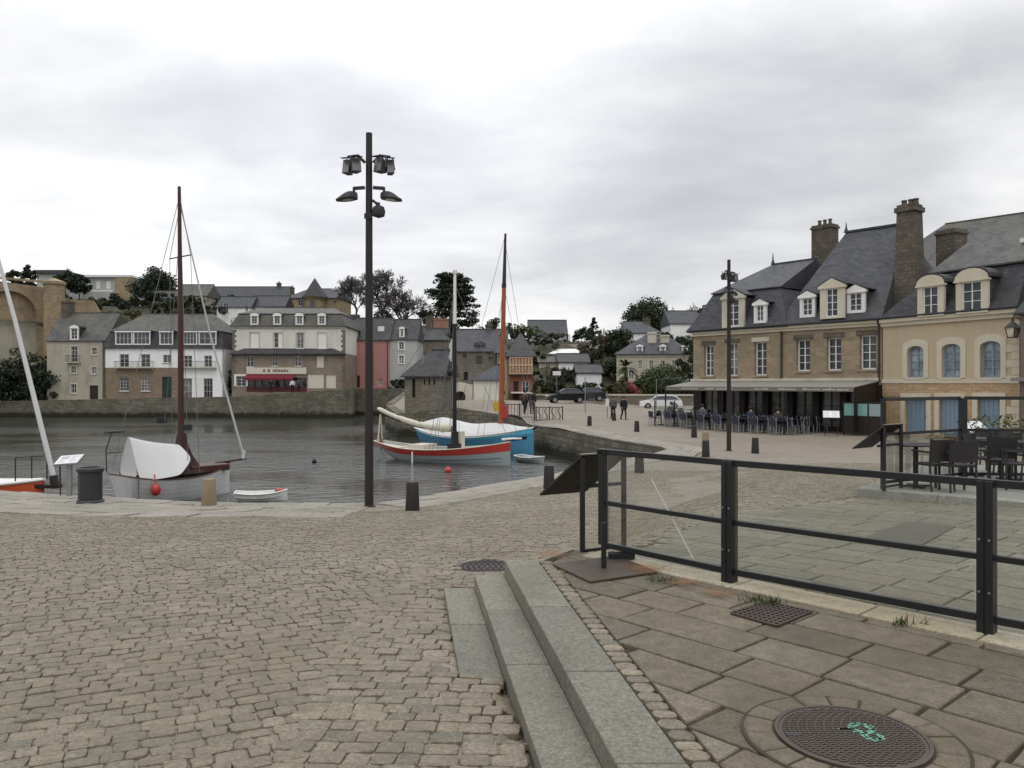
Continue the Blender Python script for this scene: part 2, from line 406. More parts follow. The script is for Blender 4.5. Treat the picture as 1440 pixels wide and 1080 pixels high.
struct(ground_sheet().build('ground', ground_material()))

# ------------------------------------------------------------------ separate stones
def stone(mb, quad, z, dome=.012, inset=.018, jit=.01, drop=.035, cut=.25):
    """one rounded stone over four plan corners; z is a function of (x, y)"""
    q = [Vector((p[0]+RN.uniform(-jit,jit), p[1]+RN.uniform(-jit,jit))) for p in quad]
    o8 = []
    for i in range(4):
        a, b, c = q[i-1], q[i], q[(i+1) % 4]
        k = cut*min((a-b).length, (c-b).length)*RN.uniform(.6,1.2)
        o8 += [b+(a-b).normalized()*k, b+(c-b).normalized()*k]
    cen = sum(o8, Vector((0,0)))/8; dz = RN.uniform(-.3, 1)*dome
    tx, ty = RN.uniform(-.03,.03), RN.uniform(-.03,.03)
    r0, r1, r2 = [], [], []
    for p in o8:
        zz = z(p.x, p.y)+dz+(p.x-cen.x)*tx+(p.y-cen.y)*ty
        d = (cen-p); L = max(d.length, 1e-4)
        r0.append((p.x, p.y, zz-drop)); p1 = p+d/L*inset*.35; r1.append((p1.x, p1.y, zz-inset*.45)); p2 = p+d/L*inset*1.2
        r2.append((p2.x, p2.y, zz))
    n = 8
    mb.add(r0+r1+r2, [(k,(k+1)%n,n+(k+1)%n,n+k) for k in range(n)]+[(n+k,n+(k+1)%n,2*n+(k+1)%n,2*n+k) for k in range(n)]+[tuple(range(2*n,3*n))])
def courses(mb, ang, org, rng, keep, z, lmin, lmax, h, gap, **kw):
    ca, sa = math.cos(ang), math.sin(ang); a0, a1, b0, b1 = rng; b = b0
    while b < b1:
        hh = h*RN.uniform(.88,1.14); a = a0+RN.uniform(0, lmax)
        wob = RN.uniform(0, 6)
        while a < a1:
            L = RN.uniform(lmin, lmax)
            def W(u, v):
                v += .03*math.sin(u*1.3+v*.7) if h < .3 else 0
                return (org[0]+u*ca-v*sa, org[1]+u*sa+v*ca)
            g = gap/2
            quad = [W(a+g,b+g), W(a+L-g,b+g), W(a+L-g,b+hh-g), W(a+g,b+hh-g)]
            cx, cy = sum(p[0] for p in quad)/4, sum(p[1] for p in quad)/4
            if keep(cx, cy): stone(mb, quad, z, **kw)
            a += L
        b += hh
def in_view(x, y, m=.5): return 1.5 < y and abs(x) < .67*y+m
STRIP = [(-30,22),(-13.2,20.2),(-9.6,18.9),(-6.75,18.05),(-3.1,17.95),(-2.0,19.2),(-.4,21.6),(1.04,23.4)]
def edge_dist(x, y):
    p = Vector((x, y)); d = 99
    for (a, b) in zip(STRIP, STRIP[1:]):
        a, b = Vector(a), Vector(b); t = max(0, min(1, (p-a).dot(b-a)/(b-a).length_squared)); d = min(d, (a+(b-a)*t-p).length)
    return d
def strip_w(x): return pl(x, [(-12,3.2),(-6,2.5),(-2.5,1.3),(1,.8)])
MAN1 = (-.27, 8.75)                                  # small cover in the cobbles
def free(x, y):
    if (x-MAN1[0])**2+(y-MAN1[1])**2 < .36**2: return False
    if in_poly(x, y, BASIN): return False
    return edge_dist(x, y) > strip_w(x) and in_view(x, y)
def seam(y): return -1.08+.12*math.sin(y*.9)
def behind_steps(x, y): return y > 7.62 or x < step_x(y)-.87
SLABW = 8.2
def on_far_slabs(x, y): d = fence_d(x, y); return d > .12 and d < SLABW and (Vector((x,y))-FA).dot(FD) > -.1-min(d*.3, .95) and in_poly(x, y, [(-20,0),(60,0),(60,40),(-20,40)]) and not (x > 5.6 and (Vector((x,y))-Vector((5.9,13.6))).dot(Vector((.664,.747))) > -.1)
def left_field(x, y): return x < seam(y)+.06 and y < 18 and free(x, y)
def band(x, y):
    if x < seam(y)-.08 or y > 25 or not free(x, y) or on_far_slabs(x, y): return False
    if x > step_x(y)-.88 and y < 7.5 and fence_d(x, y) < .15:      # only the buried end of the lowest step
        return y < 5.15 and x < step_x(y)-.60
    if in_poly(x, y, PLAT): return False
    return y > 7.62 or x < step_x(y)-.87 or fence_d(x, y) > .15
mb = MB()
courses(mb, .42, (-6, 8), (-14, 12, -11, 14), left_field, zg, .09, .19, .115, .006, cut=.12, jit=.009, inset=.009, dome=.008)
courses(mb, -.04, (0, 0), (-2.8, 13, 1.5, 25), band, zg, .11, .21, .12, .006, cut=.11, jit=.009, inset=.009, dome=.008)
struct(mb.build('cobblestone_paving', M['setts'], smooth=True, recalc=False))

# pale slabs along the water's edge
def strip(mb, line, widths, z, lmin, lmax, gap=.015, side=1, **kw):
    line = [Vector(p) for p in line]; n = len(line); nr = []
    for i in range(n):
        d = (line[min(i+1,n-1)]-line[max(i-1,0)]).normalized(); nr.append(Vector((-d.y, d.x))*side)
    cum = [0]
    for a, b in zip(line, line[1:]): cum.append(cum[-1]+(b-a).length)
    def at(s, w):
        s = max(0, min(cum[-1], s)); i = 0
        while i < n-2 and s > cum[i+1]: i += 1
        t = (s-cum[i])/(cum[i+1]-cum[i]); p = line[i].lerp(line[i+1], t)+nr[i].lerp(nr[i+1], t)*w; return (p.x, p.y)
    w0 = 0
    for wd in widths:
        s = -RN.uniform(0, lmin)
        while s < cum[-1]:
            L = RN.uniform(lmin, lmax); g = gap/2
            if s+L > 0: stone(mb, [at(s+g,w0+g), at(s+L-g,w0+g), at(s+L-g,w0+wd-g), at(s+g,w0+wd-g)], z, **kw)
            s += L
        w0 += wd
mb = MB(); kw = dict(dome=.008, inset=.02, jit=.006, cut=.06, drop=.05)
cz = lambda x, y: zg(x, y)+.02
strip(mb, STRIP[:5], [.55,.5,.45,.5,.5,.6], cz, .6, 1.3, side=-1, **kw)
strip(mb, STRIP[4:], [.55,.4,.35], cz, .6, 1.2, side=-1, **kw)
strip(mb, BASIN[8:11], [.6,.4,.4], cz, .6, 1.2, side=-1, **kw)
strip(mb, BASIN[10:15], [.6,.5,.5], lambda x, y: zg(x, y)+.035, .8, 1.5, side=-1, **kw)
struct(mb.build('quay_edge_paving', M['coping'], smooth=True, recalc=False))

# quay walls: stone faces dropping into the harbour; weed grows up to the tide line
def tide(m):
    nt = m.node_tree; b = nt.nodes['Principled BSDF']; src = b.inputs['Base Color'].links[0].from_socket
    t = nt.nodes.new('ShaderNodeTexCoord'); s = nt.nodes.new('ShaderNodeSeparateXYZ'); lk(nt, t.outputs['Object'], s.inputs[0])
    n_ = noi(nt, t.outputs['Object'], 1.6, 5, .7); a = nd(nt, 'ShaderNodeMath', operation='MULTIPLY_ADD'); lk(nt, n_, a.inputs[0]); a.inputs[1].default_value = .9; lk(nt, s.outputs[2], a.inputs[2])
    mr = nd(nt, 'ShaderNodeMapRange'); lk(nt, a.outputs[0], mr.inputs[0]); mr.inputs[1].default_value = -.75; mr.inputs[2].default_value = -.35; mr.inputs[3].default_value = .92; mr.inputs[4].default_value = 0
    lk(nt, mixc(nt, mr.outputs[0], src, (.014,.016,.008)), b.inputs['Base Color'])
tide(M['quaywall'])
def quay_wall(pts, label, top=0.0, bot=-3.2, extra=None, th=.7, proud=.03):
    pts = [Vector(p) for p in pts]; n = len(pts)
    mb = MB(); top_r, bot_r, tb, bb = [], [], [], []
    for i, p in enumerate(pts):
        d = (pts[min(i+1,n-1)]-pts[max(i-1,0)]).normalized(); nn = Vector((d.y, -d.x))
        z = zg(p.x, p.y)+top+(extra[i] if extra else 0)
        q = p-nn*proud; r = p+nn*th                  # water side, land side
        bt = q-nn*.12
        top_r.append((q.x,q.y,z)); bot_r.append((bt.x,bt.y,bot)); tb.append((r.x,r.y,z)); bb.append((r.x,r.y,bot))
    for i in range(n-1):
        mb.quad(top_r[i], top_r[i+1], bot_r[i+1], bot_r[i]); mb.quad(tb[i], tb[i+1], bb[i+1], bb[i]); mb.quad(top_r[i], tb[i], tb[i+1], top_r[i+1])
    for i in (0, n-1): mb.quad(top_r[i], tb[i], bb[i], bot_r[i])
    return tag(mb.build('quay_wall', M['quaywall']), label, 'quay wall', 'stone quay walls round the harbour')
quay_wall(BASIN[:11], 'stone quay wall dropping below the cobbled edge nearest the lamp post', -.03)
quay_wall(BASIN[10:16], 'dark stained quay wall under the pale paved bank with bollards', -.02)
quay_wall(BASIN[15:18], 'short harbour wall under the old stone house with loopholes', -.02)
quay_wall(BASIN[18:20], 'shadowed recessed harbour wall below the pink house terrace', .2)
quay_wall(BASIN[20:], 'long far quay wall with weed line under the waterfront houses', .12, th=.9)
quay_wall([BASIN[17], BASIN[18]], 'harbour wall running back beside the stone loophole house', .1)
quay_wall([BASIN[19], BASIN[20]], 'short end face of the far quay wall at the corner', .12)
sl = MB(); a, b, c, d = (6.75,33.4,.03),(5.45,30.3,.03),(2.6,30.9,-1.0),(3.6,34.4,-1.0)
sl.add([a,b,c,d]+[(p[0],p[1],-3) for p in (a,b,c,d)], [(0,1,2,3),(0,4,5,1),(1,5,6,2),(2,6,7,3),(3,7,4,0)])
struct(sl.build('slipway_path', plain('mossy_pale_slip', (.30,.28,.21), .85, .2, 3., stain=(.26,.25,.10), sscale=1.5)))

# ------------------------------------------------------------------ raised platform, steps
pm = MB().prism(PLAT, .2, PLATZ-.03); struct(pm.build('platform_ground', M['joint']))
def clip(poly, conv):
    """keep the part of poly inside the convex polygon conv"""
    ar = sum(conv[i][0]*conv[(i+1)%len(conv)][1]-conv[(i+1)%len(conv)][0]*conv[i][1] for i in range(len(conv)))
    sg = 1 if ar > 0 else -1
    for i in range(len(conv)):
        a, b = Vector(conv[i]), Vector(conv[(i+1) % len(conv)]); out = []
        def sd(p): return sg*((b.x-a.x)*(p[1]-a.y)-(b.y-a.y)*(p[0]-a.x))
        for k in range(len(poly)):
            p, q = poly[k], poly[(k+1) % len(poly)]; s1, s2 = sd(p), sd(q)
            if s1 >= 0: out.append(p)
            if (s1 >= 0) != (s2 >= 0):
                t = s1/(s1-s2); out.append((p[0]+(q[0]-p[0])*t, p[1]+(q[1]-p[1])*t))
        poly = out
        if len(poly) < 3: return []
    return poly
def slab_poly(mb, poly, z, inset=.008, drop=.03):
    n = len(poly); cx, cy = sum(p[0] for p in poly)/n, sum(p[1] for p in poly)/n
    tx, ty, dz = RN.uniform(-.003,.003), RN.uniform(-.003,.003), RN.uniform(-.002,.002)
    r = [[], [], []]
    for x, y in poly:
        zz = z(x, y)+dz+(x-cx)*tx+(y-cy)*ty; d = Vector((cx-x, cy-y)); d = d/max(d.length, 1e-4)
        r[0].append((x, y, zz-drop)); r[1].append((x+d.x*.003, y+d.y*.003, zz-.006)); r[2].append((x+d.x*inset*1.4, y+d.y*inset*1.4, zz))
    mb.add(r[0]+r[1]+r[2], [(k,(k+1)%n,n+(k+1)%n,n+k) for k in range(n)]+[(n+k,n+(k+1)%n,2*n+(k+1)%n,2*n+k) for k in range(n)]+[tuple(range(2*n,3*n))])
def slab_rows(mb, conv, z, s0, s1, w0, w1, hmin, hmax, lmin, lmax, gap, keep=None):
    w = w0
    while w < w1:
        h = RN.uniform(hmin, hmax); s = s0-RN.uniform(0, lmax)
        while s < s1:
            L = RN.uniform(lmin, lmax); g = gap/2
            P4 = []
            for u, v in ((s+g,w+g),(s+L-g,w+g),(s+L-g,w+h-g),(s+g,w+h-g)):
                p = FA+FD*u+FNRM*v; P4.append((p.x+RN.uniform(-.006,.006), p.y+RN.uniform(-.006,.006)))
            q = clip(P4, conv) if conv else P4
            if len(q) > 2:
                ar = abs(sum(q[i][0]*q[(i+1)%len(q)][1]-q[(i+1)%len(q)][0]*q[i][1] for i in range(len(q))))/2
                cx, cy = sum(p[0] for p in q)/len(q), sum(p[1] for p in q)/len(q)
                if ar > .006 and (keep is None or keep(cx, cy)): slab_poly(mb, q, z)
            s += L
        w += h
MAN2 = (1.56, 3.66)
inner = [(.23+.145, 7.3), (.60+.03, 7.8), (.60+5.9*FD.x-.03, 7.80+5.9*FD.y), (4.6, 1.25), (step_x(1.25)+.145, 1.25)]
mb = MB(); slab_rows(mb, inner, lambda x, y: PLATZ, -1.5, 7.5, -5.2, -.2, .28, .42, .42, .92, .018)
struct(mb.build('slab_paving', M['slabs'], smooth=False, recalc=False))
mb = MB(); slab_rows(mb, None, lambda x, y: zg(x, y)+.004, -1.2, 9.5, .14, SLABW-.1, .28, .42, .38, .8, .014, keep=lambda x, y: on_far_slabs(x, y) and x < .75*y)
struct(mb.build('slab_paving', M['palslabs'], smooth=False, recalc=False))
mb = MB(); s = -.1
while s < 6:
    L = RN.uniform(.7, 1.1); P4 = []
    for u, v in ((s+.005,-.2),(s+L-.005,-.2),(s+L-.005,.12),(s+.005,.12)):
        p = FA+FD*u+FNRM*v; P4.append((p.x, p.y))
    slab_poly(mb, P4, lambda x, y: PLATZ+.012, .01, .3); s += L
struct(mb.build('kerb', island('pale_kerb_stone', [(.42,.39,.28), (.36,.335,.24), (.44,.41,.31)], .8, .25, 12., stain=(.29,.21,.12), sfac=.5)))
# strip of small setts along the top step
mb = MB(); y = 7.35
while y > 1.3:
    L = RN.uniform(.09,.135); x = step_x(y)
    stone(mb, [(x+.012,y), (x+.012-STEP_DX*L*.9,y-L+.01), (x+.135-STEP_DX*L*.9,y-L+.01), (x+.135,y)], lambda a, b: PLATZ-.004, jit=.006, dome=.006, inset=.012)
    y -= L
struct(mb.build('edging_setts_path', M['setts'], smooth=True, recalc=False))

stp = thing('stone_steps', 'three grey granite steps of long blocks climbing from cobbles to slabs', 'steps', (0,0,0))
def step_blocks(xl, xr, yend, z, zb, y0, bl):
    mb = MB(); y = yend; k = 0
    while y > y0:
        L = bl[k % len(bl)]; yn = y-L+.012
        q = [(step_x(y)+xl, y), (step_x(yn)+xl, yn), (step_x(yn)+xr, yn), (step_x(y)+xr, y)]
        mb.prism(q, zb, z+RN.uniform(-.004,.004)); y -= L; k += 1
    return mb
step_blocks(-.305, 0, 7.36, PLATZ+.006, .3, 1.2, [1.55,1.3,1.1,1.4]).build('step', M['granite'], stp, bevel=.008)
step_blocks(-.585, -.307, 7.33, PLATZ-.125, .3, 1.2, [1.15,1.2,1.4,1.1]).build('step', M['granite'], stp, bevel=.008)
step_blocks(-.865, -.587, 7.30, .826, .3, 5.0, [1.1,1.2]).build('step', M['granite'], stp, bevel=.006)

# ------------------------------------------------------------------ water
def water_material():
    m, nt, b = nodes('harbour_water')
    b.inputs['Base Color'].default_value = (.05,.052,.044,1); b.inputs['Roughness'].default_value = .05
    b.inputs['IOR'].default_value = 1.42; b.inputs['Specular IOR Level'].default_value = .6
    v = ncoord(nt, sz=(.55,1.0,1))
    n1 = noi(nt, v, 2.0, 4, .6); n2 = noi(nt, v, .22, 3, .5); n3 = noi(nt, v, 5., 3, .6)
    calm = ramp(nt, noi(nt, ncoord(nt, sz=(.5,1,1)), .09, 3, .5), [(.38,.12),(.6,1)])
    a = nd(nt, 'ShaderNodeMath', operation='MULTIPLY_ADD'); lk(nt, n3, a.inputs[0]); a.inputs[1].default_value = .28; lk(nt, n1, a.inputs[2])
    c = nd(nt, 'ShaderNodeMath', operation='MULTIPLY_ADD'); lk(nt, n2, c.inputs[0]); c.inputs[1].default_value = 1.2; lk(nt, a.outputs[0], c.inputs[2])
    bp = nt.nodes.new('ShaderNodeBump'); bp.inputs['Distance'].default_value = .26
    s = nd(nt, 'ShaderNodeMath', operation='MULTIPLY'); lk(nt, calm, s.inputs[0]); s.inputs[1].default_value = .75; lk(nt, s.outputs[0], bp.inputs['Strength'])
    lk(nt, c.outputs[0], bp.inputs['Height']); lk(nt, bp.outputs[0], b.inputs['Normal'])
    return m
WZ = -1.6
struct(MB().quad((-140,15,WZ),(12,15,WZ),(12,116,WZ),(-140,116,WZ)).build('water', water_material()))

# ------------------------------------------------------------------ hillside behind the town
def hill_rise(x, y):
    px = 720+x/y*F
    top = pl(px, [(-200,19),(0,18.5),(300,16.5),(480,13),(640,11),(745,8.3),(870,7.2),(975,8),(1440,10)])
    y0 = pl(px, [(480,113),(650,116),(720,88),(1000,90)]); y1 = pl(px, [(480,150),(650,152),(760,126),(1000,128)])
    return top*sstep((y-y0)/(y1-y0))+max(0, y-y1)*.012
def hz(x, y): return far_z(x, min(y, 112))+hill_rise(x, y)
mb = MB(); nx, ny = 90, 70
for j in range(ny+1):
    y = 84+j*3.6
    for i in range(nx+1):
        x = lerp(-1.0, 1.0, i/nx)*y*.95
        mb.v.append((x, y, hz(x, y)-.35+1.2*noise.noise(Vector((x*.11, y*.11, 0)))*sstep(hill_rise(x, y)/6)))
for j in range(ny):
    for i in range(nx):
        a = j*(nx+1)+i; q = (a, a+1, a+nx+2, a+nx+1)
        if max(hill_rise(mb.v[k][0], mb.v[k][1]) for k in q) > .03: mb.f.append(q)
def hill_material():
    m, nt, b = nodes('scrubby_hillside'); v = ncoord(nt)
    c = ramp(nt, noi(nt, v, .35, 8, .75), [(.3,(.03,.033,.017)),(.48,(.055,.055,.028)),(.6,(.085,.075,.045)),(.75,(.05,.06,.025))])
    lk(nt, c, b.inputs['Base Color']); b.inputs['Roughness'].default_value = .95; bump(nt, b, noi(nt, v, 1.2, 6, .75), .9, .5)
    return m
struct(mb.build('hillside_terrain', hill_material(), smooth=True))
mb = MB(); mb.quad((-3000,-3000,-8),(3000,-3000,-8),(3000,3000,-8),(-3000,3000,-8)); struct(mb.build('land', hill_material()))
# ------------------------------------------------------------------ camera, sky, sun
cam = bpy.data.cameras.new('camera'); co = bpy.data.objects.new('camera', cam); COL.objects.link(co)
co.location = (0, 0, CZ); co.rotation_euler = (PI/2, 0, 0); cam.sensor_width = 36; cam.lens = 36*F/1440; cam.clip_end = 6000; cam.clip_start = .05
SC.camera = co
SC.view_settings.view_transform = 'Standard'; SC.view_settings.look = 'None'; SC.view_settings.exposure = 0; SC.view_settings.gamma = 1
SC.render.resolution_x = 1024; SC.render.resolution_y = 768
SC.cycles.max_bounces = 6; SC.cycles.transparent_max_bounces = 12
W = bpy.data.worlds.new('World'); SC.world = W; W.use_nodes = True; nt = W.node_tree
bg = nt.nodes['Background']; sky = nt.nodes.new('ShaderNodeTexSky'); sky.sky_type = 'NISHITA'; sky.sun_disc = False
SUN_EL, SUN_AZ = math.radians(60), math.radians(172)      # azimuth measured from +Y towards +X
sky.sun_elevation = SUN_EL; sky.sun_rotation = SUN_AZ; sky.air_density = 1.5; sky.dust_density = 3
tc = nt.nodes.new('ShaderNodeTexCoord'); sp = nt.nodes.new('ShaderNodeSeparateXYZ'); lk(nt, tc.outputs['Generated'], sp.inputs[0])
def mth(op, a, b=None, c=None):
    n = nt.nodes.new('ShaderNodeMath'); n.operation = op
    for i, v in enumerate((a, b, c)):
        if v is None: continue
        if isinstance(v, (int, float)): n.inputs[i].default_value = v
        else: lk(nt, v, n.inputs[i])
    return n.outputs[0]
zc = mth('ADD', mth('MAXIMUM', sp.outputs[2], 0), .26)     # cloud ceiling seen in perspective
cv = nt.nodes.new('ShaderNodeCombineXYZ'); lk(nt, mth('DIVIDE', sp.outputs[0], zc), cv.inputs[0]); lk(nt, mth('DIVIDE', sp.outputs[1], zc), cv.inputs[1])
mp = nt.nodes.new('ShaderNodeMapping'); mp.inputs['Location'].default_value = (3.1, 1.7, 0); mp.inputs['Rotation'].default_value = (0,0,.5); mp.inputs['Scale'].default_value = (.75,1.0,1)
lk(nt, cv.outputs[0], mp.inputs[0])
wn = nt.nodes.new('ShaderNodeTexNoise'); wn.inputs['Scale'].default_value = .9; lk(nt, mp.outputs[0], wn.inputs['Vector'])
va = nd(nt, 'ShaderNodeVectorMath', operation='MULTIPLY_ADD'); lk(nt, wn.outputs['Color'], va.inputs[0]); va.inputs[1].default_value = (.5,.5,.5); lk(nt, mp.outputs[0], va.inputs[2])
n1 = noi(nt, va.outputs[0], 1.05, 8, .55); n2 = noi(nt, va.outputs[0], .33, 3, .5)
f = mth('ADD', mth('MULTIPLY', n1, .62), mth('MULTIPLY', n2, .38))
cloud = ramp(nt, f, [(.385,(.56,.575,.615)),(.45,(.68,.69,.725)),(.50,(.82,.825,.85)),(.545,(.96,.96,.97)),(.60,(1.12,1.12,1.12))])
el = ramp(nt, sp.outputs[2], [(.0,.97),(.36,1.04),(.6,1.75),(1.0,2.05)])
dt = nt.nodes.new('ShaderNodeVectorMath'); dt.operation = 'DOT_PRODUCT'; lk(nt, tc.outputs['Generated'], dt.inputs[0]); dt.inputs[1].default_value = Vector((-.16,.90,.41)).normalized()
veil = ramp(nt, dt.outputs['Value'], [(.80,.92),(.93,1.03),(.99,1.28)])       # thinner cloud up ahead lets more light through
cc = mixc(nt, 1.0, mixc(nt, 1.0, cloud, el, 'MULTIPLY'), veil, 'MULTIPLY')
sc_ = nt.nodes.new('ShaderNodeVectorMath'); sc_.operation = 'SCALE'; lk(nt, cc, sc_.inputs[0]); sc_.inputs['Scale'].default_value = 10.0
mx = nt.nodes.new('ShaderNodeMix'); mx.data_type = 'RGBA'; mx.inputs[0].default_value = .94; lk(nt, sky.outputs[0], mx.inputs[6]); lk(nt, sc_.outputs[0], mx.inputs[7])
lk(nt, mx.outputs[2], bg.inputs[0]); bg.inputs[1].default_value = .1
sd = bpy.data.lights.new('sun', 'SUN'); sd.energy = .65; sd.angle = math.radians(35); sd.color = (1,.96,.9)
so = bpy.data.objects.new('sun', sd); COL.objects.link(so)
dv = Vector((math.sin(SUN_AZ)*math.cos(SUN_EL), math.cos(SUN_AZ)*math.cos(SUN_EL), math.sin(SUN_EL)))
so.rotation_euler = dv.to_track_quat('Z', 'Y').to_euler(); so.location = (0,-10,30)
# ------------------------------------------------------------------ house kit
class House:
    """facade through two photo columns at two distances; local x along the facade, y back, z up from its foot"""
    def __init__(s, name, label, px0, y0, px1, y1, depth, ybase, cat='house', sink=.6, foot=None, group=None):
        a = P(px0, ybase, y0); b = P(px1, ybase, y1)
        s.A = Vector((a.x, a.y)); s.B = Vector((b.x, b.y)); s.z0 = a.z if foot is None else foot
        d = s.B-s.A; s.L = d.length; s.d = d.normalized(); s.n = Vector((-s.d.y, s.d.x)); s.D = depth; s.sink = sink
        s.root = thing(name, label, cat, (a.x, a.y, s.z0), math.atan2(s.d.y, s.d.x), group)
        s.wob = RN.random()
    def uv(s, px, py, w=0.):
        dx = (px-720)/F; q = s.A+s.n*w; den = s.d.x-dx*s.d.y
        u = (dx*q.y-q.x)/den; Y = q.y+u*s.d.y
        return u, CZ-(py-540)/F*Y-s.z0
    def rect(s, r):
        u0, z0 = s.uv(r[0], r[3]); u1, z1 = s.uv(r[2], r[1])
        return u0, z0, u1, z1
    def z(s, py, px=None, w=0.): return s.uv(px if px is not None else 720+F*s.A.x/s.A.y, py, w)[1]
    def wall(s, mat, eave, holes=(), name='wall', z0=None, u0=0., u1=None, w0=0., D=None, gable=None, reveal=.22):
        """box of four walls, openings cut in the facade with their reveals; gable = ridge height adds gable ends"""
        u1 = s.L if u1 is None else u1; D = s.D if D is None else D; zb = -s.sink if z0 is None else z0
        mb = MB(); us = sorted({u0, u1, *[h[0] for h in holes], *[h[2] for h in holes]}); zs = sorted({zb, eave, *[h[1] for h in holes], *[h[3] for h in holes]})
        us = [u for u in us if u0-1e-6 <= u <= u1+1e-6]; zs = [z for z in zs if zb-1e-6 <= z <= eave+1e-6]
        for i in range(len(us)-1):
            for j in range(len(zs)-1):
                cu, cz_ = (us[i]+us[i+1])/2, (zs[j]+zs[j+1])/2
                if any(h[0] < cu < h[2] and h[1] < cz_ < h[3] for h in holes): continue
                mb.quad((us[i],w0,zs[j]), (us[i+1],w0,zs[j]), (us[i+1],w0,zs[j+1]), (us[i],w0,zs[j+1]))
        for a, b, c, d in holes:
            r = w0+reveal
            mb.quad((a,w0,b),(a,w0,d),(a,r,d),(a,r,b)); mb.quad((c,w0,b),(c,r,b),(c,r,d),(c,w0,d))
            mb.quad((a,w0,b),(a,r,b),(c,r,b),(c,w0,b)); mb.quad((a,w0,d),(c,w0,d),(c,r,d),(a,r,d))
        W1 = w0+D
        mb.quad((u1,W1,zb),(u0,W1,zb),(u0,W1,eave),(u1,W1,eave))
        for u in (u0, u1):
            if gable: mb.quad((u,w0,zb),(u,w0,eave),(u,w0+D/2,gable),(u,W1,eave),(u,W1,zb))
            else: mb.quad((u,w0,zb),(u,w0,eave),(u,W1,eave),(u,W1,zb))
        return mb.build(name, mat, s.root, recalc=False)
    def window(s, r, nx=2, ny=3, fm=None, w=.14, fw=.06, kind='window', glass=None, sill=None, surround=None, sw=.14, parent=None, w0=0.):
        """framed casement set back in its opening: frame and bars, pane, optional sill and surround"""
        a, b, c, d = r; fm = fm or M['frame']; y = w0+w; mb = MB()
        mb.box(a,y,b,a+fw,y+.05,d).box(c-fw,y,b,c,y+.05,d).box(a+fw,y,b,c-fw,y+.05,b+fw).box(a+fw,y,d-fw,c-fw,y+.05,d)
        iw, ih = c-a-2*fw, d-b-2*fw
        for k in range(1, nx):
            t = fw*(.85 if nx == 2 or k*2 == nx else .45); x = a+fw+iw*k/nx; mb.box(x-t/2,y+.004,b+fw,x+t/2,y+.046,d-fw)
        for k in range(1, ny):
            z = b+fw+ih*k/ny; mb.box(a+fw,y+.008,z-fw*.22,c-fw,y+.042,z+fw*.22)
        o = mb.build(kind, fm, parent or s.root)
        MB().box(a+.01,y+.052,b+.01,c-.01,y+.075,d-.01).build('pane', glass or M[('glass','curtain','dimglass','glass')[int(abs(a*7.3+b*3.1+s.wob*9)) % 4]], o)
        if sill is not None: MB().box(a-.1,w0-.09,b-.1,c+.1,w0+w,b-.002).build('sill', sill, o)
        if surround is not None:
            m2 = MB(); g = .035
            m2.box(a-sw,w0-g,b-.0,a-.002,w0+.06,d+sw).box(c+.002,w0-g,b-.0,c+sw,w0+.06,d+sw).box(a-.002,w0-g,d+.002,c+.002,w0+.06,d+sw)
            m2.build('surround', surround, o)
        return o
    def panel(s, r, mat, name='door', w=.14, boards=0, handle=True, w0=0.):
        a, b, c, d = r; mb = MB(); y = w0+w; n = max(1, boards)
        for k in range(n):
            x0, x1 = a+(c-a)*k/n, a+(c-a)*(k+1)/n
            mb.box(x0+(.008 if n > 1 else 0),y,b,x1-(.008 if n > 1 else 0),y+.05,d)
        mb.box(a,y+.03,b,c,y+.06,d)
        o = mb.build(name, mat, s.root)
        if handle and name == 'door': MB().box(c-.16,y-.05,b+(d-b)*.45,c-.12,y-.001,b+(d-b)*.45+.14).build('handle', M['darkmetal'], o)
        return o
    def roof(s, mat, eave, ridge, kind='gable', oh=.25, ins=(0,0), u0=0., u1=None, w0=0., D=None, brk=None, wr=None, name='roof', th=.09, side_oh=None):
        """gable / hip (ridge inset ins) / mansard (brk=(height, inset)); closed, with an eave edge"""
        u1 = s.L if u1 is None else u1; D = s.D if D is None else D; so_ = oh if side_oh is None else side_oh
        E = [(u0-so_,w0-oh),(u1+so_,w0-oh),(u1+so_,w0+D+oh),(u0-so_,w0+D+oh)]
        wr = w0+D/2 if wr is None else w0+wr
        mb = MB(); v = [(x,y,eave-th) for x,y in E]+[(x,y,eave) for x,y in E]
        fs = [(3,2,1,0)]+[(k,(k+1)%4,4+(k+1)%4,4+k) for k in range(4)]
        base = 4
        if brk:
            bz, bi = brk; mi = bi
            v += [(u0+mi,w0+bi,bz),(u1-mi,w0+bi,bz),(u1-mi,w0+D-bi,bz),(u0+mi,w0+D-bi,bz)]
            fs += [(4+k,4+(k+1)%4,8+(k+1)%4,8+k) for k in range(4)]
            base = 12; e2 = [(u0+mi-.12,w0+bi-.12),(u1-mi+.12,w0+bi-.12),(u1-mi+.12,w0+D-bi+.12),(u0+mi-.12,w0+D-bi+.12)]
            v += [(x,y,bz) for x,y in e2]; fs += [(8+k,8+(k+1)%4,12+(k+1)%4,12+k) for k in range(4)]
            v += [(x,y,bz+.06) for x,y in e2]; fs += [(12+k,12+(k+1)%4,16+(k+1)%4,16+k) for k in range(4)]
            base = 16
        n = len(v); v += [(u0-(so_ if not ins[0] else 0)+ins[0],wr,ridge),(u1+(so_ if not ins[1] else 0)-ins[1],wr,ridge)]
        b = base
        fs += [(b,b+1,n+1,n),(b+2,b+3,n,n+1),(b+1,b+2,n+1),(b+3,b,n)]
        mb.add(v, fs); 
        mb.bar(Vector(v[n])+Vector((0,0,.02)), Vector(v[n+1])+Vector((0,0,.02)), .16, .08)
        return mb.build(name, mat, s.root)
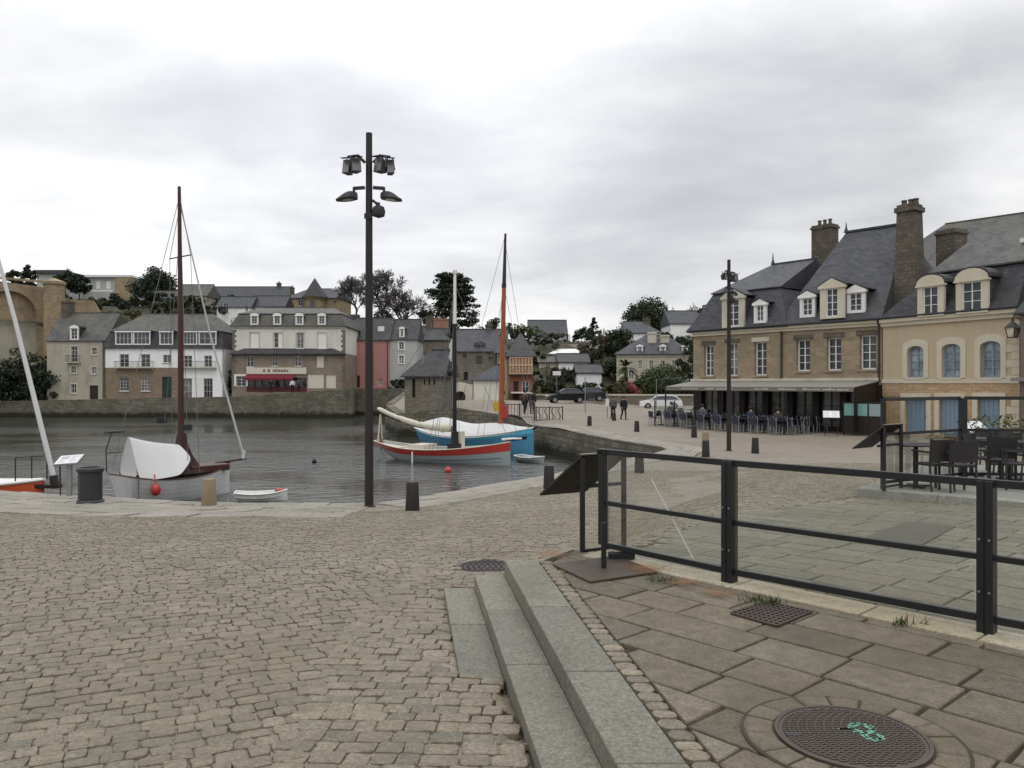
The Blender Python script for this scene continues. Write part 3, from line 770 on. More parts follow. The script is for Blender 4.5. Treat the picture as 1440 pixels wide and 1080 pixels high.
    def chimney(s, u, w, z0, z1, wx, wy, parent, mat=None, pots=2, pot=None):
        mb = MB().box(u-wx/2,w-wy/2,z0,u+wx/2,w+wy/2,z1-.25)
        mb.box(u-wx/2-.07,w-wy/2-.07,z1-.25,u+wx/2+.07,w+wy/2+.07,z1-.13).box(u-wx/2-.01,w-wy/2-.01,z1-.13,u+wx/2+.01,w+wy/2+.01,z1)
        o = mb.build('chimney', mat or M['chim'], parent)
        for k in range(pots):
            x = u+(k-(pots-1)/2)*wx*.8/max(1, pots)
            MB().lathe((x,w,z1),[(.12,0),(.1,.28),(.13,.3),(.13,.36)],8).build('chimney_pot', pot or M['chim'], o)
        return o
    def dormer(s, u, zb, zt, wd, wf, back, mat=None, top='arch', wm=None, nx=2, ny=3, fw=.05, roofmat=None, cheek=None, jamb=.16):
        """dormer front at depth wf, window inside; top = arch / gable / shed"""
        mat = mat or M['white']; hw = wd/2; o = thing_part('dormer', s.root)
        j = jamb; zs = zt-(.35*wd if top != 'shed' else .1)
        mb = MB(); y0, y1 = wf, wf+back
        mb.box(u-hw,y0,zb,u-hw+j,y0+.16,zs).box(u+hw-j,y0,zb,u+hw,y0+.16,zs).box(u-hw+j,y0+.01,zb,u+hw-j,y0+.15,zb+.1)
        if top == 'arch':
            n = 9; arc = [(u-hw-.05,zs)]+[(u-(hw+.05)*math.cos(PI*k/n), zs+.03+(zt-zs-.03)*math.sin(PI*k/n)) for k in range(n+1)]+[(u+hw+.05,zs)]
        elif top == 'gable': arc = [(u-hw-.09,zs),(u-hw-.09,zs+.07),(u,zt),(u+hw+.09,zs+.07),(u+hw+.09,zs)]
        else: arc = [(u-hw-.05,zs),(u-hw-.05,zt),(u+hw+.05,zt),(u+hw+.05,zs)]
        mb.slab(arc, y0-.05, y0+.16); mb.box(u-hw-.08,y0-.08,zs-.07,u+hw+.08,y0+.14,zs-.002)
        f = mb.build('dormer_front', mat, s.root)
        f.name = 'dormer'
        ck = MB()
        for sx in (-1, 1):
            x = u+sx*(hw-.05); ck.add([(x-.04,y0+.165,zb),(x+.04,y0+.165,zb),(x+.04,y0+.165,zs),(x-.04,y0+.165,zs),(x-.04,y1,zs-.02),(x+.04,y1,zs-.02)],[(0,1,2,3),(3,2,5,4),(0,3,4),(1,5,2),(0,4,5,1)])
        ck.build('dormer_cheek', cheek or M['darkslate'], f)
        big = [(u+(x-u)*1.06, z+.05) for x, z in arc]
        if top == 'shed': pts = [(u-hw-.1,zt+.003),(u-hw-.1,zt+.07),(u+hw+.1,zt+.07),(u+hw+.1,zt+.003)]
        else: pts = [p for p in arc[1:-1]]; pts = [(u+(x-u)*1.03,z+.004) for x, z in pts]+[(u+(x-u)*1.09,z+.07) for x, z in reversed(pts)]
        rb = MB(); n = len(pts)
        rb.slab(pts, y0-.03, y1+.2); rb.build('dormer_roof', roofmat or M['darkslate'], f)
        a, b, c, d = u-hw+j, zb+.1, u+hw-j, zs-.07; w = MB(); y = y0+.05
        w.box(a,y,b,a+fw,y+.05,d).box(c-fw,y,b,c,y+.05,d).box(a+fw,y,b,c-fw,y+.05,b+fw).box(a+fw,y,d-fw,c-fw,y+.05,d)
        for k in range(1, nx): x = a+(c-a)*k/nx; w.box(x-fw*.42,y+.004,b+fw,x+fw*.42,y+.046,d-fw)
        for k in range(1, ny): z = b+(d-b)*k/ny; w.box(a+fw,y+.008,z-fw*.25,c-fw,y+.042,z+fw*.25)
        w.build('window', wm or M['frame'], f); MB().box(a+.005,y+.052,b+.005,c-.005,y+.08,d-.005).build('pane', M['glass'], f)
        return f
    def band(s, z0, z1, mat, name='cornice', out=.12, u0=0., u1=None, w0=0.):
        u1 = s.L if u1 is None else u1
        mb = MB().box(u0-.02,w0-out*.5,z0,u1+.02,w0-.002,(z0+z1)/2).box(u0-.03,w0-out,(z0+z1)/2,u1+.03,w0-.002,z1)
        return mb.build(name, mat, s.root)
    def pipe(s, u, z0, z1, w=-.09, r=.05, mat=None):
        return MB().tube((u,w,z0),(u,w,z1),r,n=8).build('drainpipe', mat or M['darkmetal'], s.root)
    def gutter(s, z, u0=None, u1=None, w=-.28, mat=None):
        return MB().tube((-.2 if u0 is None else u0,w,z),(s.L+.2 if u1 is None else u1,w,z),.07,n=8).build('gutter', mat or M['darkmetal'], s.root)
    def balcony(s, u0, u1, z, out=.6, h=.85, flowers=0):
        o = MB().box(u0,-out,z-.1,u1,-.002,z).box(u0+.1,-out*.6,z-.3,u0+.22,-.002,z-.102).box(u1-.22,-out*.6,z-.3,u1-.1,-.002,z-.102).build('balcony', M['palestone'], s.root)
        mb = MB().bar((u0,-out+.03,z+h),(u1,-out+.03,z+h),.05).bar((u0,-out+.03,z+.06),(u1,-out+.03,z+.06),.03)
        n = int((u1-u0)/.16)
        for k in range(n+1): x = lerp(u0+.02, u1-.02, k/n); mb.bar((x,-out+.03,z),(x,-out+.03,z+h),.02)
        for x in (u0+.02, u1-.02): mb.bar((x,-out+.03,z+h),(x,-.01,z+h),.04); mb.bar((x,-out/2,z),(x,-out/2,z+h),.02)
        mb.build('balcony_railing', M['darkmetal'], o)
        return o
def thing_part(name, parent): return None
# ------------------------------------------------------------------ waterfront houses on the far bank
YF = 105
h = House('harbour_house', 'tall narrow grey rendered house with one white dormer at left end of far quay', 66, YF, 147, YF, 8, 562)
e = h.z(479); rg = h.z(440, 100, 4)
wins = [(100,487,109,509),(129.5,489,136,499),(100,515,107,525),(129,516,136,526),(100,540,107.5,553)]
H = [h.rect(r) for r in wins]; dr = h.rect((126,542,138,562)); dr = (dr[0],0,dr[2],dr[3])
h.wall(M['render'], e, H+[dr], gable=rg-.15)
for k, r in enumerate(H): h.window(r, 2, 4 if k == 0 else 2, surround=M['palestone'], sill=M['palestone'])
h.panel(dr, M['darkwood'])
rf = h.roof(M['oldslate'], e, rg, 'gable', .2)
h.dormer(*(lambda r: ((r[0]+r[2])/2, r[1], r[3], r[2]-r[0]))(h.rect((99,457,111,478))), -.12, 2.4, top='arch')
u, z = h.uv(67, 424, 4); h.chimney(.55, 4, rg-1.5, z, .9, 1.7, rf, pots=2)
r = H[0]; h.balcony(r[0]-.45, r[2]+.45, r[1]-.02, .5)
h.pipe(h.L-.15, 0, e)

h = House('harbour_house', 'long house with white upper floor over bare stone ground floor and strip dormers', 146.5, YF-.3, 315, YF-.3, 9, 560.5)
e = h.z(489); b1 = h.z(466); rg = h.z(441.5, 235, 4.5); mid = h.z(517)
up = [(168,498,181,516),(198,498,211,516),(229,499,241,510),(258,500,270,516),(287,500,298,516)]
lo = [(168,531,181,550),(198,531,211,550)]
Hu = [h.rect(r) for r in up]; Hl = [h.rect(r) for r in lo]
dg = h.rect((228,530,242,560)); dg = (dg[0],0,dg[2],dg[3]); w1 = h.rect((256,532,270,559)); w2 = h.rect((286,532,299,559))
w1 = (w1[0],.05,w1[2],w1[3]); w2 = (w2[0],.05,w2[2],w2[3]); ux = h.uv(250, 530)[0]
h.wall(M['whiterender'], e, Hu, z0=mid, name='upper_wall')
h.wall(M['rubble'], mid, Hl+[dg], u1=ux, name='stone_wall')
h.wall(M['whiterender'], mid, [w1, w2], u0=ux, name='wall')
for r in Hu: h.window(r, 2, 3, sill=M['palestone'])
for r in Hl: h.window(r, 3, 4, sill=M['palestone'])
for r in (w1, w2): h.window(r, 3, 3)
for x0, x1 in ((271.5,284),): 
    r = h.rect((x0,531,x1,559)); h.panel((r[0],.05,r[2],r[3]), M['white'], 'shutter', w=-.06, boards=5)
h.panel(dg, M['greendoor'], boards=4)
for x0, x1 in ((163,217),(254,305)):
    a = h.uv(x0, 517)[0]; b = h.uv(x1, 517)[0]; h.balcony(a, b, mid+.02, .55, .8)
rf = h.roof(M['darkslate'], e, rg, 'hip', .25, ins=(3.4,3.0), brk=(b1,.55), side_oh=.1)
rf.data.materials.append(M['oldslate'])
for p in rf.data.polygons:
    if p.center.z > b1+.15: p.material_index = 1
for x0, x1, n in ((163,187,4),(188,212,4),(225,244,3),(258,278,4),(280,305,3)):
    r = h.rect((x0,465.5,x1,485)); h.dormer((r[0]+r[2])/2, r[1], r[3], r[2]-r[0], -.2, 1.5, top='shed', nx=n, ny=2, jamb=.1)
h.pipe(.1, 0, e); h.pipe(h.L-.1, 0, e)

h = House('harbour_hotel', 'big ivory hotel with four arched dormers, stone lower floors and red shopfront', 327, YF-1, 485, YF-1, 10, 551, cat='hotel')
e = h.z(458.5); rg = h.z(433, 405, 5); z1 = h.z(497); z2 = h.z(490)
up = [(352,468,364,489),(385,468,397,489),(417,468,427,490),(447,468,459,490)]
mi = [(348,501,357,516),(383,501,391,515),(415,501,424,515)]
Hu = [h.rect(r) for r in up]; Hm = [h.rect(r) for r in mi]
cw = h.rect((446,501,456,517)); lw = h.rect((333,529,347,543))
g1 = h.rect((433,526,456,546)); g2 = h.rect((459,527,473,546)); sh = h.rect((348,531,432,553)); sh = (sh[0],0,sh[2],sh[3])
h.wall(M['hotelrender'], e, Hu, z0=z1, name='upper_wall')
h.wall(masonry('striped_stone', (.20,.155,.12), (.26,.21,.165), (.16,.135,.1), .7, .34, .02, .03, stain=(.28,.25,.20)), z1, Hm+[cw, lw, g1, g2, sh], w0=-.25, D=10.2, name='stone_wall')
for k, r in enumerate(Hu):
    h.window(r, 2, 3, surround=M['palestone'], sill=M['palestone'])
    if k in (0, 3): h.panel((r[0]+.02,r[1],r[2]-.02,r[3]), M['white'], 'shutter', w=.06, boards=2)
    if k == 1: h.panel((r[0]+(r[2]-r[0])*.55,r[1],r[2],r[3]), M['white'], 'shutter', w=.06, boards=1)
for r in Hm: h.window(r, 2, 2, w0=-.25, sill=M['palestone'])
h.panel(cw, M['offwhite'], 'shutter', w=-.2, boards=2)
h.window(lw, 2, 3, w0=-.25, surround=M['white'], sw=.25)
for r in (g1, g2): h.panel(r, M['offwhite'], 'garage_door', w=-.15, boards=4)
# lean-to slate strip between the floors
MB().add([(-.3,-.75,z1-.05),(h.L+.3,-.75,z1-.05),(h.L-1.5,-.01,z2),(1.5,-.01,z2),(-.3,-.75,z1-.15),(h.L+.3,-.75,z1-.15),(h.L+.3,-.01,z1-.15),(-.3,-.01,z1-.15)],
         [(0,1,2,3),(4,7,6,5),(0,4,5,1),(1,5,6,2),(3,7,4,0),(2,6,7,3)]).build('lean_to_roof', M['darkslate'], h.root)
rf = h.roof(M['oldslate'], e, rg, 'hip', .3, ins=(2.6,2.6), brk=(h.z(441),.6))
h.band(e-.35, e-.1, M['palestone'], out=.2)
for x in (358.5,390.5,421.7,453): 
    r = h.rect((x-5.6,440,x+5.6,457)); h.dormer((r[0]+r[2])/2, r[1]+.02, r[3], r[2]-r[0], -.24, 2.2, top='arch')
for x, sx in ((0,1),(h.L,-1)):                          # quoins
    mb = MB(); zz = .2; k = 0
    while zz < e-.6:
        w0 = -.25 if zz < z1-.4 else 0; L = .5 if k % 2 else .3
        mb.box(min(x-sx*.02, x+sx*L), w0-.03, zz, max(x-sx*.02, x+sx*L), w0+.3, zz+.3); zz += .33; k += 1
    mb.build('quoin', M['greystone'], h.root)
# shopfront: fascia, awning, glazing bars, dim inside
r = h.rect((348,517,432,526)); MB().box(r[0],-.45,r[1],r[2],-.255,r[3]).build('fascia_board', M['offwhite'], h.root)
mb = MB(); rr = random.Random(5); x = r[0]+2.2
while x < r[2]-2.5:
    w = rr.uniform(.12,.3); mb.box(x,-.47,r[1]+.25,x+w,-.452,r[1]+.25+rr.uniform(.25,.4)); x += w+rr.choice((.08,.08,.35))
mb.build('worn_lettering', M['greystone'], h.root)
a = h.rect((348,526,416,533)); MB().add([(a[0],-.26,a[3]),(a[2],-.26,a[3]),(a[2],-1.3,a[1]+.1),(a[0],-1.3,a[1]+.1),(a[2],-1.3,a[1]-.15),(a[0],-1.3,a[1]-.15)],[(0,1,2,3),(3,2,4,5)]).build('awning', M['awningred'], h.root)
mb = MB(); n = 8
for k in range(n+1): x = lerp(sh[0], sh[2], k/n); mb.box(x-.07,-.2,0,x+.07,-.05,sh[3])
for k in range(n): mb.box(lerp(sh[0], sh[2], k/n)+.07,-.16,0,lerp(sh[0], sh[2], (k+1)/n)-.07,-.1,.6)
so2 = mb.build('shopfront', M['redwood'], h.root); MB().box(sh[0],-.08,0,sh[2],-.05,sh[3]-.01).build('pane', M['glass'], so2)

h = House('pink_house', 'pink rendered house with dark slate roof behind the lamp post', 494, 112, 547, 112, 8, 545)
e = h.z(478); rg = h.z(447, 520, 4); W = [h.rect(r) for r in ((494.5,502,498,515),(531,533,538,542))]; dr = h.rect((500,528,506,545)); dr=(dr[0],0,dr[2],dr[3])
h.wall(M['pink'], e, W+[dr], gable=rg-.1)
for r in W: h.window(r, 2, 2)
h.panel(dr, M['darkwood']); rf = h.roof(M['darkslate'], e, rg, 'gable', .2); h.pipe(h.L-.2, 0, e)
MB().box(1.9,-.01,.3,3.2,-.004,e-.4).build('faded_wall_patch', plain('faded_red_patch', (.40,.135,.12), .9, .12), h.root)
MB().box(h.L-1.8,1.4,e+1.3,h.L-.9,1.55,e+2.0).build('skylight', M['paper'], h.root)
h = House('grey_house', 'pale grey rendered house with arched dormer joined to pink house', 547.5, 112.4, 586, 112.4, 8, 545)
e = h.z(477.5); rg = h.z(449, 565, 4); W = [h.rect(r) for r in ((561,481,568,491.5),(561,500,568,511))]
h.wall(M['greyhouse'], e, W, gable=rg-.1)
for r in W: h.window(r, 2, 3, surround=M['white'], sill=M['white'])
h.roof(M['darkslate'], e, rg, 'gable', .2); r = h.rect((561,459,568.5,474)); h.dormer((r[0]+r[2])/2, r[1], r[3], r[2]-r[0], .3, 2.2, top='arch')
r = h.rect((556,523,575,545)); mb = MB()

h = House('stone_cottage', 'old low stone house with loopholes and steep slate roof by the boats', 569, 67.4, 622, 66.8, 4.4, 592, sink=1.2)
e = h.z(529); u, rg = h.uv(612, 492, 2.2)
W = [h.rect(r) for r in ((579.5,533,584,559),(596,533,598,541),(602.5,533,605,541),(609.5,533,612,541))]
h.wall(M['greystone'], e, W, reveal=.35); MB().add([(h.L-.3,0,e),(h.L-.3,4.4,e),(h.L-.3,2.2,rg-.1),(h.L,0,e),(h.L,4.4,e),(h.L,2.2,rg-.1)],[(0,1,2),(3,5,4),(0,2,5,3),(1,4,5,2)]).build('gable_wall', M['greystone'], h.root)
mb = MB()
for r in W: mb.box(r[0],.3,r[1],r[2],.34,r[3])
mb.build('loophole_shutter', M['darkwood'], h.root)
rf = h.roof(M['darkslate'], e, rg, 'gable', .3, ins=(1.7,0))
MB().tube((h.L*.42,.8,e+1.0),(h.L*.42,.8,e+1.9),.06).build('flue_pipe', M['steel'], rf)

h = House('slate_roofed_house', 'long stone house with wide slate roof seen through the rigging', 640, 88, 712, 88, 8, 566)
e = h.z(494); rg = h.z(463, 680, 4); W = [h.rect(r) for r in ((670,501,678,512),(687,502,693,505),(651,498,656,503),(652,523,658,535))]
h.wall(M['greystone'], e, W, gable=rg-.1)
for r in W: h.window(r, 2, 2, M['darkwood'])
rf = h.roof(M['slate'], e, rg, 'gable', .2); h.chimney(h.L*.64, 4, rg-.8, rg+.55, .8, .6, rf, M['chim'], 2)
r = h.rect((668,480,680,494)); h.dormer((r[0]+r[2])/2, r[1], r[3], r[2]-r[0], .5, 2.5, M['chim'], top='gable', wm=M['darkwood'])
h = House('white_outhouse', 'low white walled outhouse with pale slate roof below the stone house', 666, 80, 706, 80, 5, 570)
e = h.z(534); h.wall(M['hotelrender'], e, []); h.roof(M['slate'], e, h.z(513, 690, 2.5), 'hip', .25, ins=(2.2,0)); h.wall(M['greystone'], h.z(564), [], name='plinth', w0=-.12, D=5.2)
h = House('arched_wall', 'pale rendered arched doorway wall behind the black and white mast', 630, 78, 664, 78, .8, 586, cat='wall')
mb = MB(); e = h.z(537); n = 10; a, b, c = h.L*.28, h.L*.72, 2.0
pts = [(0,-.6),(0,e-.3),(h.L*.5,e),(h.L,e-.3),(h.L,-.6),(b,-.6),(b,c)]+[((a+b)/2+(b-a)/2*math.cos(PI*k/n), c+(b-a)/2*math.sin(PI*k/n)) for k in range(1, n)]+[(a,c),(a,-.6)]
mb.slab(pts, 0, .8); mb.build('wall', M['palestone'], h.root); MB().box(a+.05,.45,-.4,b-.05,.52,c+(b-a)*.4).build('door', M['darkwood'], h.root)

# half-timbered house, orange-red
h = House('timbered_house', 'orange half-timbered house with jettied floor and dark hipped roof', 716, 86, 749, 86, 7, 568)
e = h.z(501); rg = h.z(468, 730, 3.5); z1 = h.z(526)
tim = plain('orange_red_infill', (.36,.175,.11), .85, .15, 2.)
h.wall(tim, e, [], z0=z1, w0=-.35, D=7.35, name='upper_wall'); dr = h.rect((722,536,729,568)); dr=(dr[0],0,dr[2],dr[3]); wd = h.rect((734,536,744,552))
h.wall(plain('brown_red_front', (.24,.10,.065), .8, .2), z1, [dr, wd]); h.panel(dr, M['darkwood']); h.window(wd, 2, 2)
mb = MB(); y0, y1 = -.43, -.352
for k in range(8): x = lerp(.08, h.L-.08, k/7); mb.box(x-.06,y0,z1+.08,x+.06,y1,e-.05)
for z in (z1+.02, (z1+e)/2, e-.1): mb.box(0,y0-.01,z-.08,h.L,y1,z+.08)
for k in (0, 2, 4, 6): x0, x1 = lerp(.08,h.L-.08,k/7), lerp(.08,h.L-.08,(k+1)/7); mb.bar((x0,y0+.035,z1),(x1,y0+.035,(z1+e)/2),.1,.05)
mb.build('timber_frame', plain('cream_timber', (.52,.38,.27), .8, .2), h.root)
h.roof(M['darkslate'], e, rg, 'hip', .45, ins=(1.2,1.2)); MB().box(-.1,-.5,z1-.14,h.L+.1,-.1,z1-.02).build('jetty_beam', M['darkwood'], h.root)
MB().box(.2,-1.3,h.z(553),h.L-.2,-.02,h.z(551)).build('awning', M['paper'], h.root)
h = House('timbered_house', 'narrow yellow and green fronted house tucked behind the orange mast', 697, 87, 714, 87, 7, 567)
e = h.z(496); W = [h.rect((700,500,709,523))]; h.wall(plain('pale_yellow_front', (.55,.45,.24), .85, .15), e, W); h.window(W[0], 1, 4, M['greendoor'], glass=plain('cream_blind', (.6,.5,.3), .7, .1)); 
h.roof(M['slate'], e, h.z(470, 705, 3.5), 'hip', .2, ins=(.9,.9)); MB().box(-.02,-.06,1,.16,-.002,e).build('green_corner_post', M['greendoor'], h.root)

# roofs and chimneys stacked behind
def backhouse(label, px0, px1, Y, base, eave, ridge, wmat, rmat, kind='gable', ins=(0,0), D=7, wins=(), ch=(), name='town_house', skew=0, doors=(), side_oh=None):
    h = House(name, label, px0, Y, px1, Y+skew, D, base, sink=4)
    e = h.z(eave); rg = h.z(ridge, (px0+px1)/2, D/2); W = [h.rect(r) for r in wins]
    h.wall(wmat, e, W, gable=None if ins[0] or ins[1] or kind == 'hip' else rg-.08)
    for r in W: h.window(r, 2, 3, w=.1, sill=M['palestone'])
    rf = h.roof(rmat, e, rg, kind, .22, ins=ins, side_oh=side_oh)
    for px, py0, wx, n in ch:
        u, z = h.uv(px, py0, D/2); h.chimney(u, D/2, rg-1.6, z, wx, .7, rf, M['chim'], n)
    return h
backhouse('dark roofed house with two brick chimneys under the cedar', 590, 632, 122, 520, 478, 462, M['greystone'], M['darkslate'], 'gable', (2,2), 6)
b = backhouse('brick house with broad red chimney stacks below the cedar', 590, 628, 130, 500, 470, 458, M['brick'], M['darkslate'])
b.chimney(b.L*.3, 3, 0, b.z(443), 1.3, .9, b.root, M['chim'], 2); b.chimney(b.L*.72, 3, 0, b.z(446), 2.6, .9, b.root, M['brick'], 3)
b = backhouse('narrow grey gabled house right of the hotel', 483, 496, 113, 547, 470, 447, M['greyhouse'], M['darkslate'], wins=((486,485,490,498),))
b.chimney(b.L*.5, 4, 0, b.z(439), 1.6, 1.0, b.root, M['chim'], 0)

# ------------------------------------------------------------------ up the hill
h = House('flat_roofed_villa', 'modern flat roofed villa with three white panels on the hilltop', 112, 185, 185, 185, 10, 416, sink=5)
e = h.z(390); W = [h.rect((120+k*14.2,394,127+k*14.2,406)) for k in range(3)]
h.wall(M['greyhouse'], e, W, name='wall')
for r in W: h.window(r, 1, 1, glass=M['white'])
MB().box(-.6,-.7,e,h.L+.3,10,e+.5).build('roof', M['paper'], h.root); MB().box(h.L-3.5,-.6,-5,h.L+.2,-.02,e-.1).build('stone_wing', M['fort'], h.root)
MB().box(0,-1.6,h.z(411),h.L-3.6,-1.5,h.z(409)).build('balcony_railing', M['white'], h.root)
h = House('flat_roofed_villa', 'low flat roof terrace above the rampart tower', 52, 175, 88, 175, 8, 402, sink=5)
h.wall(M['greyhouse'], h.z(385), []); MB().box(-.5,-.5,h.z(385),h.L+.5,8,h.z(380)).build('roof', M['slate'], h.root)
backhouse('low house with lichened slate roof halfway up hill', 196, 243, 150, 440, 432, 409, M['render'], M['oldslate'], D=8)
b = backhouse('tall grey rendered gable block above the white house', 247, 290, 148, 446, 416, 400, M['render'], M['oldslate'], D=7, wins=((255,424,260,432),))
h = House('chapel', 'long slate roofed chapel building on the hill with low white wing', 286, 165, 402, 165, 9, 450, sink=5)
e = h.z(425); rg = h.z(403, 345, 4.5); h.wall(M['greystone'], e, [], gable=rg-.1); rf = h.roof(M['slate'], e, rg, 'gable', .2); h.chimney(h.L*.84, 4.5, rg-1, rg+.8, .8, .8, rf, pots=1)
b = backhouse('white walled cottage with slate roof above the hotel', 305, 352, 140, 450, 432, 417, M['whiterender'], M['slate'], D=6, wins=((314,427,321,439),(345,430,349,438)))
backhouse('slate roofed shed joined to white cottage on hill', 352, 400, 142, 450, 431, 416, M['hotelrender'], M['slate'], D=6)
# turret house
h = House('turret_house', 'stone house with pointed slate turret roof on hill above the hotel', 402, 150, 480, 150, 9, 440, sink=4)
e = h.z(419); rg = h.z(406, 440, 4.5); h.wall(M['fort'], e, [h.rect((419,420,426,430))], gable=None); h.window(h.rect((419,420,426,430)), 2, 2)
rf = h.roof(M['slate'], e, rg, 'hip', .25, ins=(3.2,0)); u = h.uv(443, 416)[0]
mb = MB().lathe((u,-.2,-4), [(1.95,0),(1.95,4+e-.4),(2.2,4+e-.35),(2.2,4+e)], 8); mb.build('turret', M['fort'], h.root)
MB().lathe((u,-.2,e), [(2.55,0),(1.5,1.5),(.02,h.z(391)-e)], 8).build('turret_roof', M['darkslate'], h.root)
for px, py, w_ in ((411,404,.7),(472,406,1.4)): a, z = h.uv(px, py, 4.5); h.chimney(a, 4.5, e-.5, z, w_, .8, rf, M['chim'] if w_ < 1 else M['palestone'], 1)
MB().box(u-.4,-2.2,e-2.2,u+.4,-2.1,e-.7).build('window', M['glass'], h.root)

# rampart on the left
h = House('rampart_wall', 'high ochre stone rampart with a blind arch at far left', -70, 108, 74, 118, 3, 562, cat='wall', sink=2)
e = h.z(398, 20); mb = MB(); c = h.uv(14, 500)[0]; r = abs(h.uv(52, 500)[0]-c); zt = h.z(409, 14); n = 18; zsp = zt-r*.95
def wallarch(y, out):
    pts = [(0,-2),(0,e+.4),(h.L,e-.3),(h.L,-2),(c+r,-2)]+[(c+r*math.cos(PI*k/n), zsp+r*.95*math.sin(PI*k/n)) for k in range(n+1)]+[(c-r,-2)]
    return pts
mb.slab(wallarch(0,0), 0, .7); mb.box(0,.705,-2,h.L,3,e-.2); mb.box(-.2,-.15,e+.4,h.L,.2,e+.7)
mb.build('wall', M['fort'], h.root)
MB().box(c-r,.3,-2,c+r,.69,h.z(452, 14)).build('lower_wall', M['render'], h.root)
MB().box(c-r-2,-.25,h.z(453, 14),c+r+2,-.002,h.z(450, 14)).build('string_course', M['greystone'], h.root)
h = House('rampart_tower', 'round topped ochre stone pier beside the blind arch', 55, 114, 82, 114, 3, 562, cat='tower', sink=2)
z = h.z(389, 68); r = h.L/2; MB().lathe((r,r,-2), [(r*1.02,0),(r,2+z-1.5),(r*1.0,2+z-1.1),(r*1.12,2+z-1.0),(r*1.12,2+z-.6),(r*.95,2+z-.5),(.05,2+z)], 18).build('wall', M['fort'], h.root)
h = House('rampart_wall', 'lower ochre stretch of rampart above the grey house roof', 82, 120, 140, 122, 2, 470, cat='wall', sink=6)
MB().slab([(0,-6),(0,h.z(420)),(h.L*.84,h.z(421)),(h.L,h.z(436)),(h.L,-6)], 0, 2).build('wall', M['fort'], h.root)

# ------------------------------------------------------------------ slope in the middle distance
b = backhouse('grey roofed house with white gable alone on the ridge', 744, 797, 132, 480, 470, 450, M['greyhouse'], M['slate'], D=7, wins=((751,466,756,471),(761,465,766,471),(783,465,789,471)))
MB().slab([(b.L+.23,b.z(480)),(b.L+.23,b.z(470)),(b.L+.6,b.z(470)),(b.L+.6,b.z(480))], 0, 7).build('white_gable', M['whiterender'], b.root)
h = House('retaining_wall', 'long grey retaining wall across the slope below ridge house', 748, 122, 880, 119, 1, 512, cat='wall', sink=4)
MB().slab([(0,-4),(0,h.z(483)),(h.L*.3,h.z(484)),(h.L,h.z(484)),(h.L,-4)], 0, 1).build('wall', M['render'], h.root)
MB().box(0,-.05,h.z(484),h.L,1.05,h.z(481)).build('coping', M['greystone'], h.root)
backhouse('long low white house with dark roof on the slope', 786, 828, 104, 536, 509, 497, M['whiterender'], M['darkslate'], D=6, ch=((826,504,.6,1),))
backhouse('white house with sloping black roof near the road', 812, 846, 98, 540, 524, 512, M['whiterender'], M['darkslate'], D=6)
backhouse('small pale cottage with grey roof and one window', 758, 784, 106, 545, 509, 501, M['render'], M['oldslate'], D=5, wins=((767,511,774,520),))
backhouse('tall pale house peeking over low roofs with white band', 774, 822, 112, 520, 497, 491, M['render'], M['whiterender'], 'hip', (1,1), 5)
b = backhouse('white gabled villa with steep grey roof below the round trees', 880, 930, 122, 500, 468, 452, M['whiterender'], M['slate'], 'hip', (0.1,2.5), 8, wins=((886,470,891,477),), ch=((909,448,1.1,1),))
h = House('manor_house', 'cream manor house with three dormers and hipped slate roof beyond the road', 867, 100, 974, 98, 9, 540, cat='house')
e = h.z(498); rg = h.z(472, 920, 4.5)
W = [h.rect(r) for r in ((876,507,881,518),(897,507,903,519),(913,507,919,519),(929,507,935,519),(884,521,891,533),(945,507,951,519))]
h.wall(plain('manor_cream_render', (.50,.47,.36), .85, .1, 1., stain=(.36,.33,.24)), e, W)
for r in W: h.window(r, 2, 3, w=.1, surround=M['palestone'])
rf = h.roof(M['slate'], e, rg, 'hip', .3, ins=(3.2,3.2)); h.band(e-.4, e-.1, M['palestone'])
for x in (899.5,932,963): r = h.rect((x-4.5,483.5,x+4.5,496)); h.dormer((r[0]+r[2])/2, r[1], r[3], r[2]-r[0], .4, 2.4, top='gable')
for x, t in ((917,467),(935,471)): u, z = h.uv(x, t, 3); h.chimney(u, 3, rg-2.2, z, 1.1, .9, rf, M['palestone'], 0)
u, z = h.uv(963.5, 515); mb = MB(); n = 20                # round wreath on the wall
for k in range(n): a0, a1 = 2*PI*k/n, 2*PI*(k+1)/n; mb.tube((u+.42*math.cos(a0),-.1,z+.42*math.sin(a0)),(u+.42*math.cos(a1),-.1,z+.42*math.sin(a1)),.13,n=6)
tag(mb.build('wreath', M['leaf']), 'large dark green ring wreath on cream manor wall', 'wreath', loc=h.root.location, rz=h.root.rotation_euler.z)
backhouse('plain white block with slate roof between trees and restaurant', 943, 1010, 125, 478, 455, 437, M['whiterender'], M['slate'], D=8, ch=((984,436,.9,1),))
# wall along the road
h = House('road_wall', 'low mossy stone wall along the far side of the road', 748, 88, 985, 84, .6, 574, cat='wall', sink=1)
MB().box(0,0,-1,h.L,.6,h.z(556)).build('wall', M['greystone'], h.root); MB().box(-.05,-.06,h.z(556),h.L+.05,.66,h.z(554)).build('coping', M['palestone'], h.root)
# ------------------------------------------------------------------ restaurant (tan stone) on the right
B1A, B1B, B2B = (11.8, 51.8), (19.5, 42.0), (22.9, 35.5)
h = House('stone_restaurant', 'long tan stone restaurant with slate mansard roof and taupe terrace awning', 975, 51.8, 1240.6, 42, 9, 598, cat='restaurant', foot=.15, sink=1)
e = h.z(449, 1240); zg1 = h.z(536, 1240)
wins = [(990,485,1003,529),(1023,482,1037,529),(1061,480,1078,528),(1120,477,1139,522),(1162.5,474,1183,521),(1209,470.5,1232,519.5)]
H = [h.rect(r) for r in wins]
H = [(a,max(b, zg1+.35),c,d) for a,b,c,d in H]
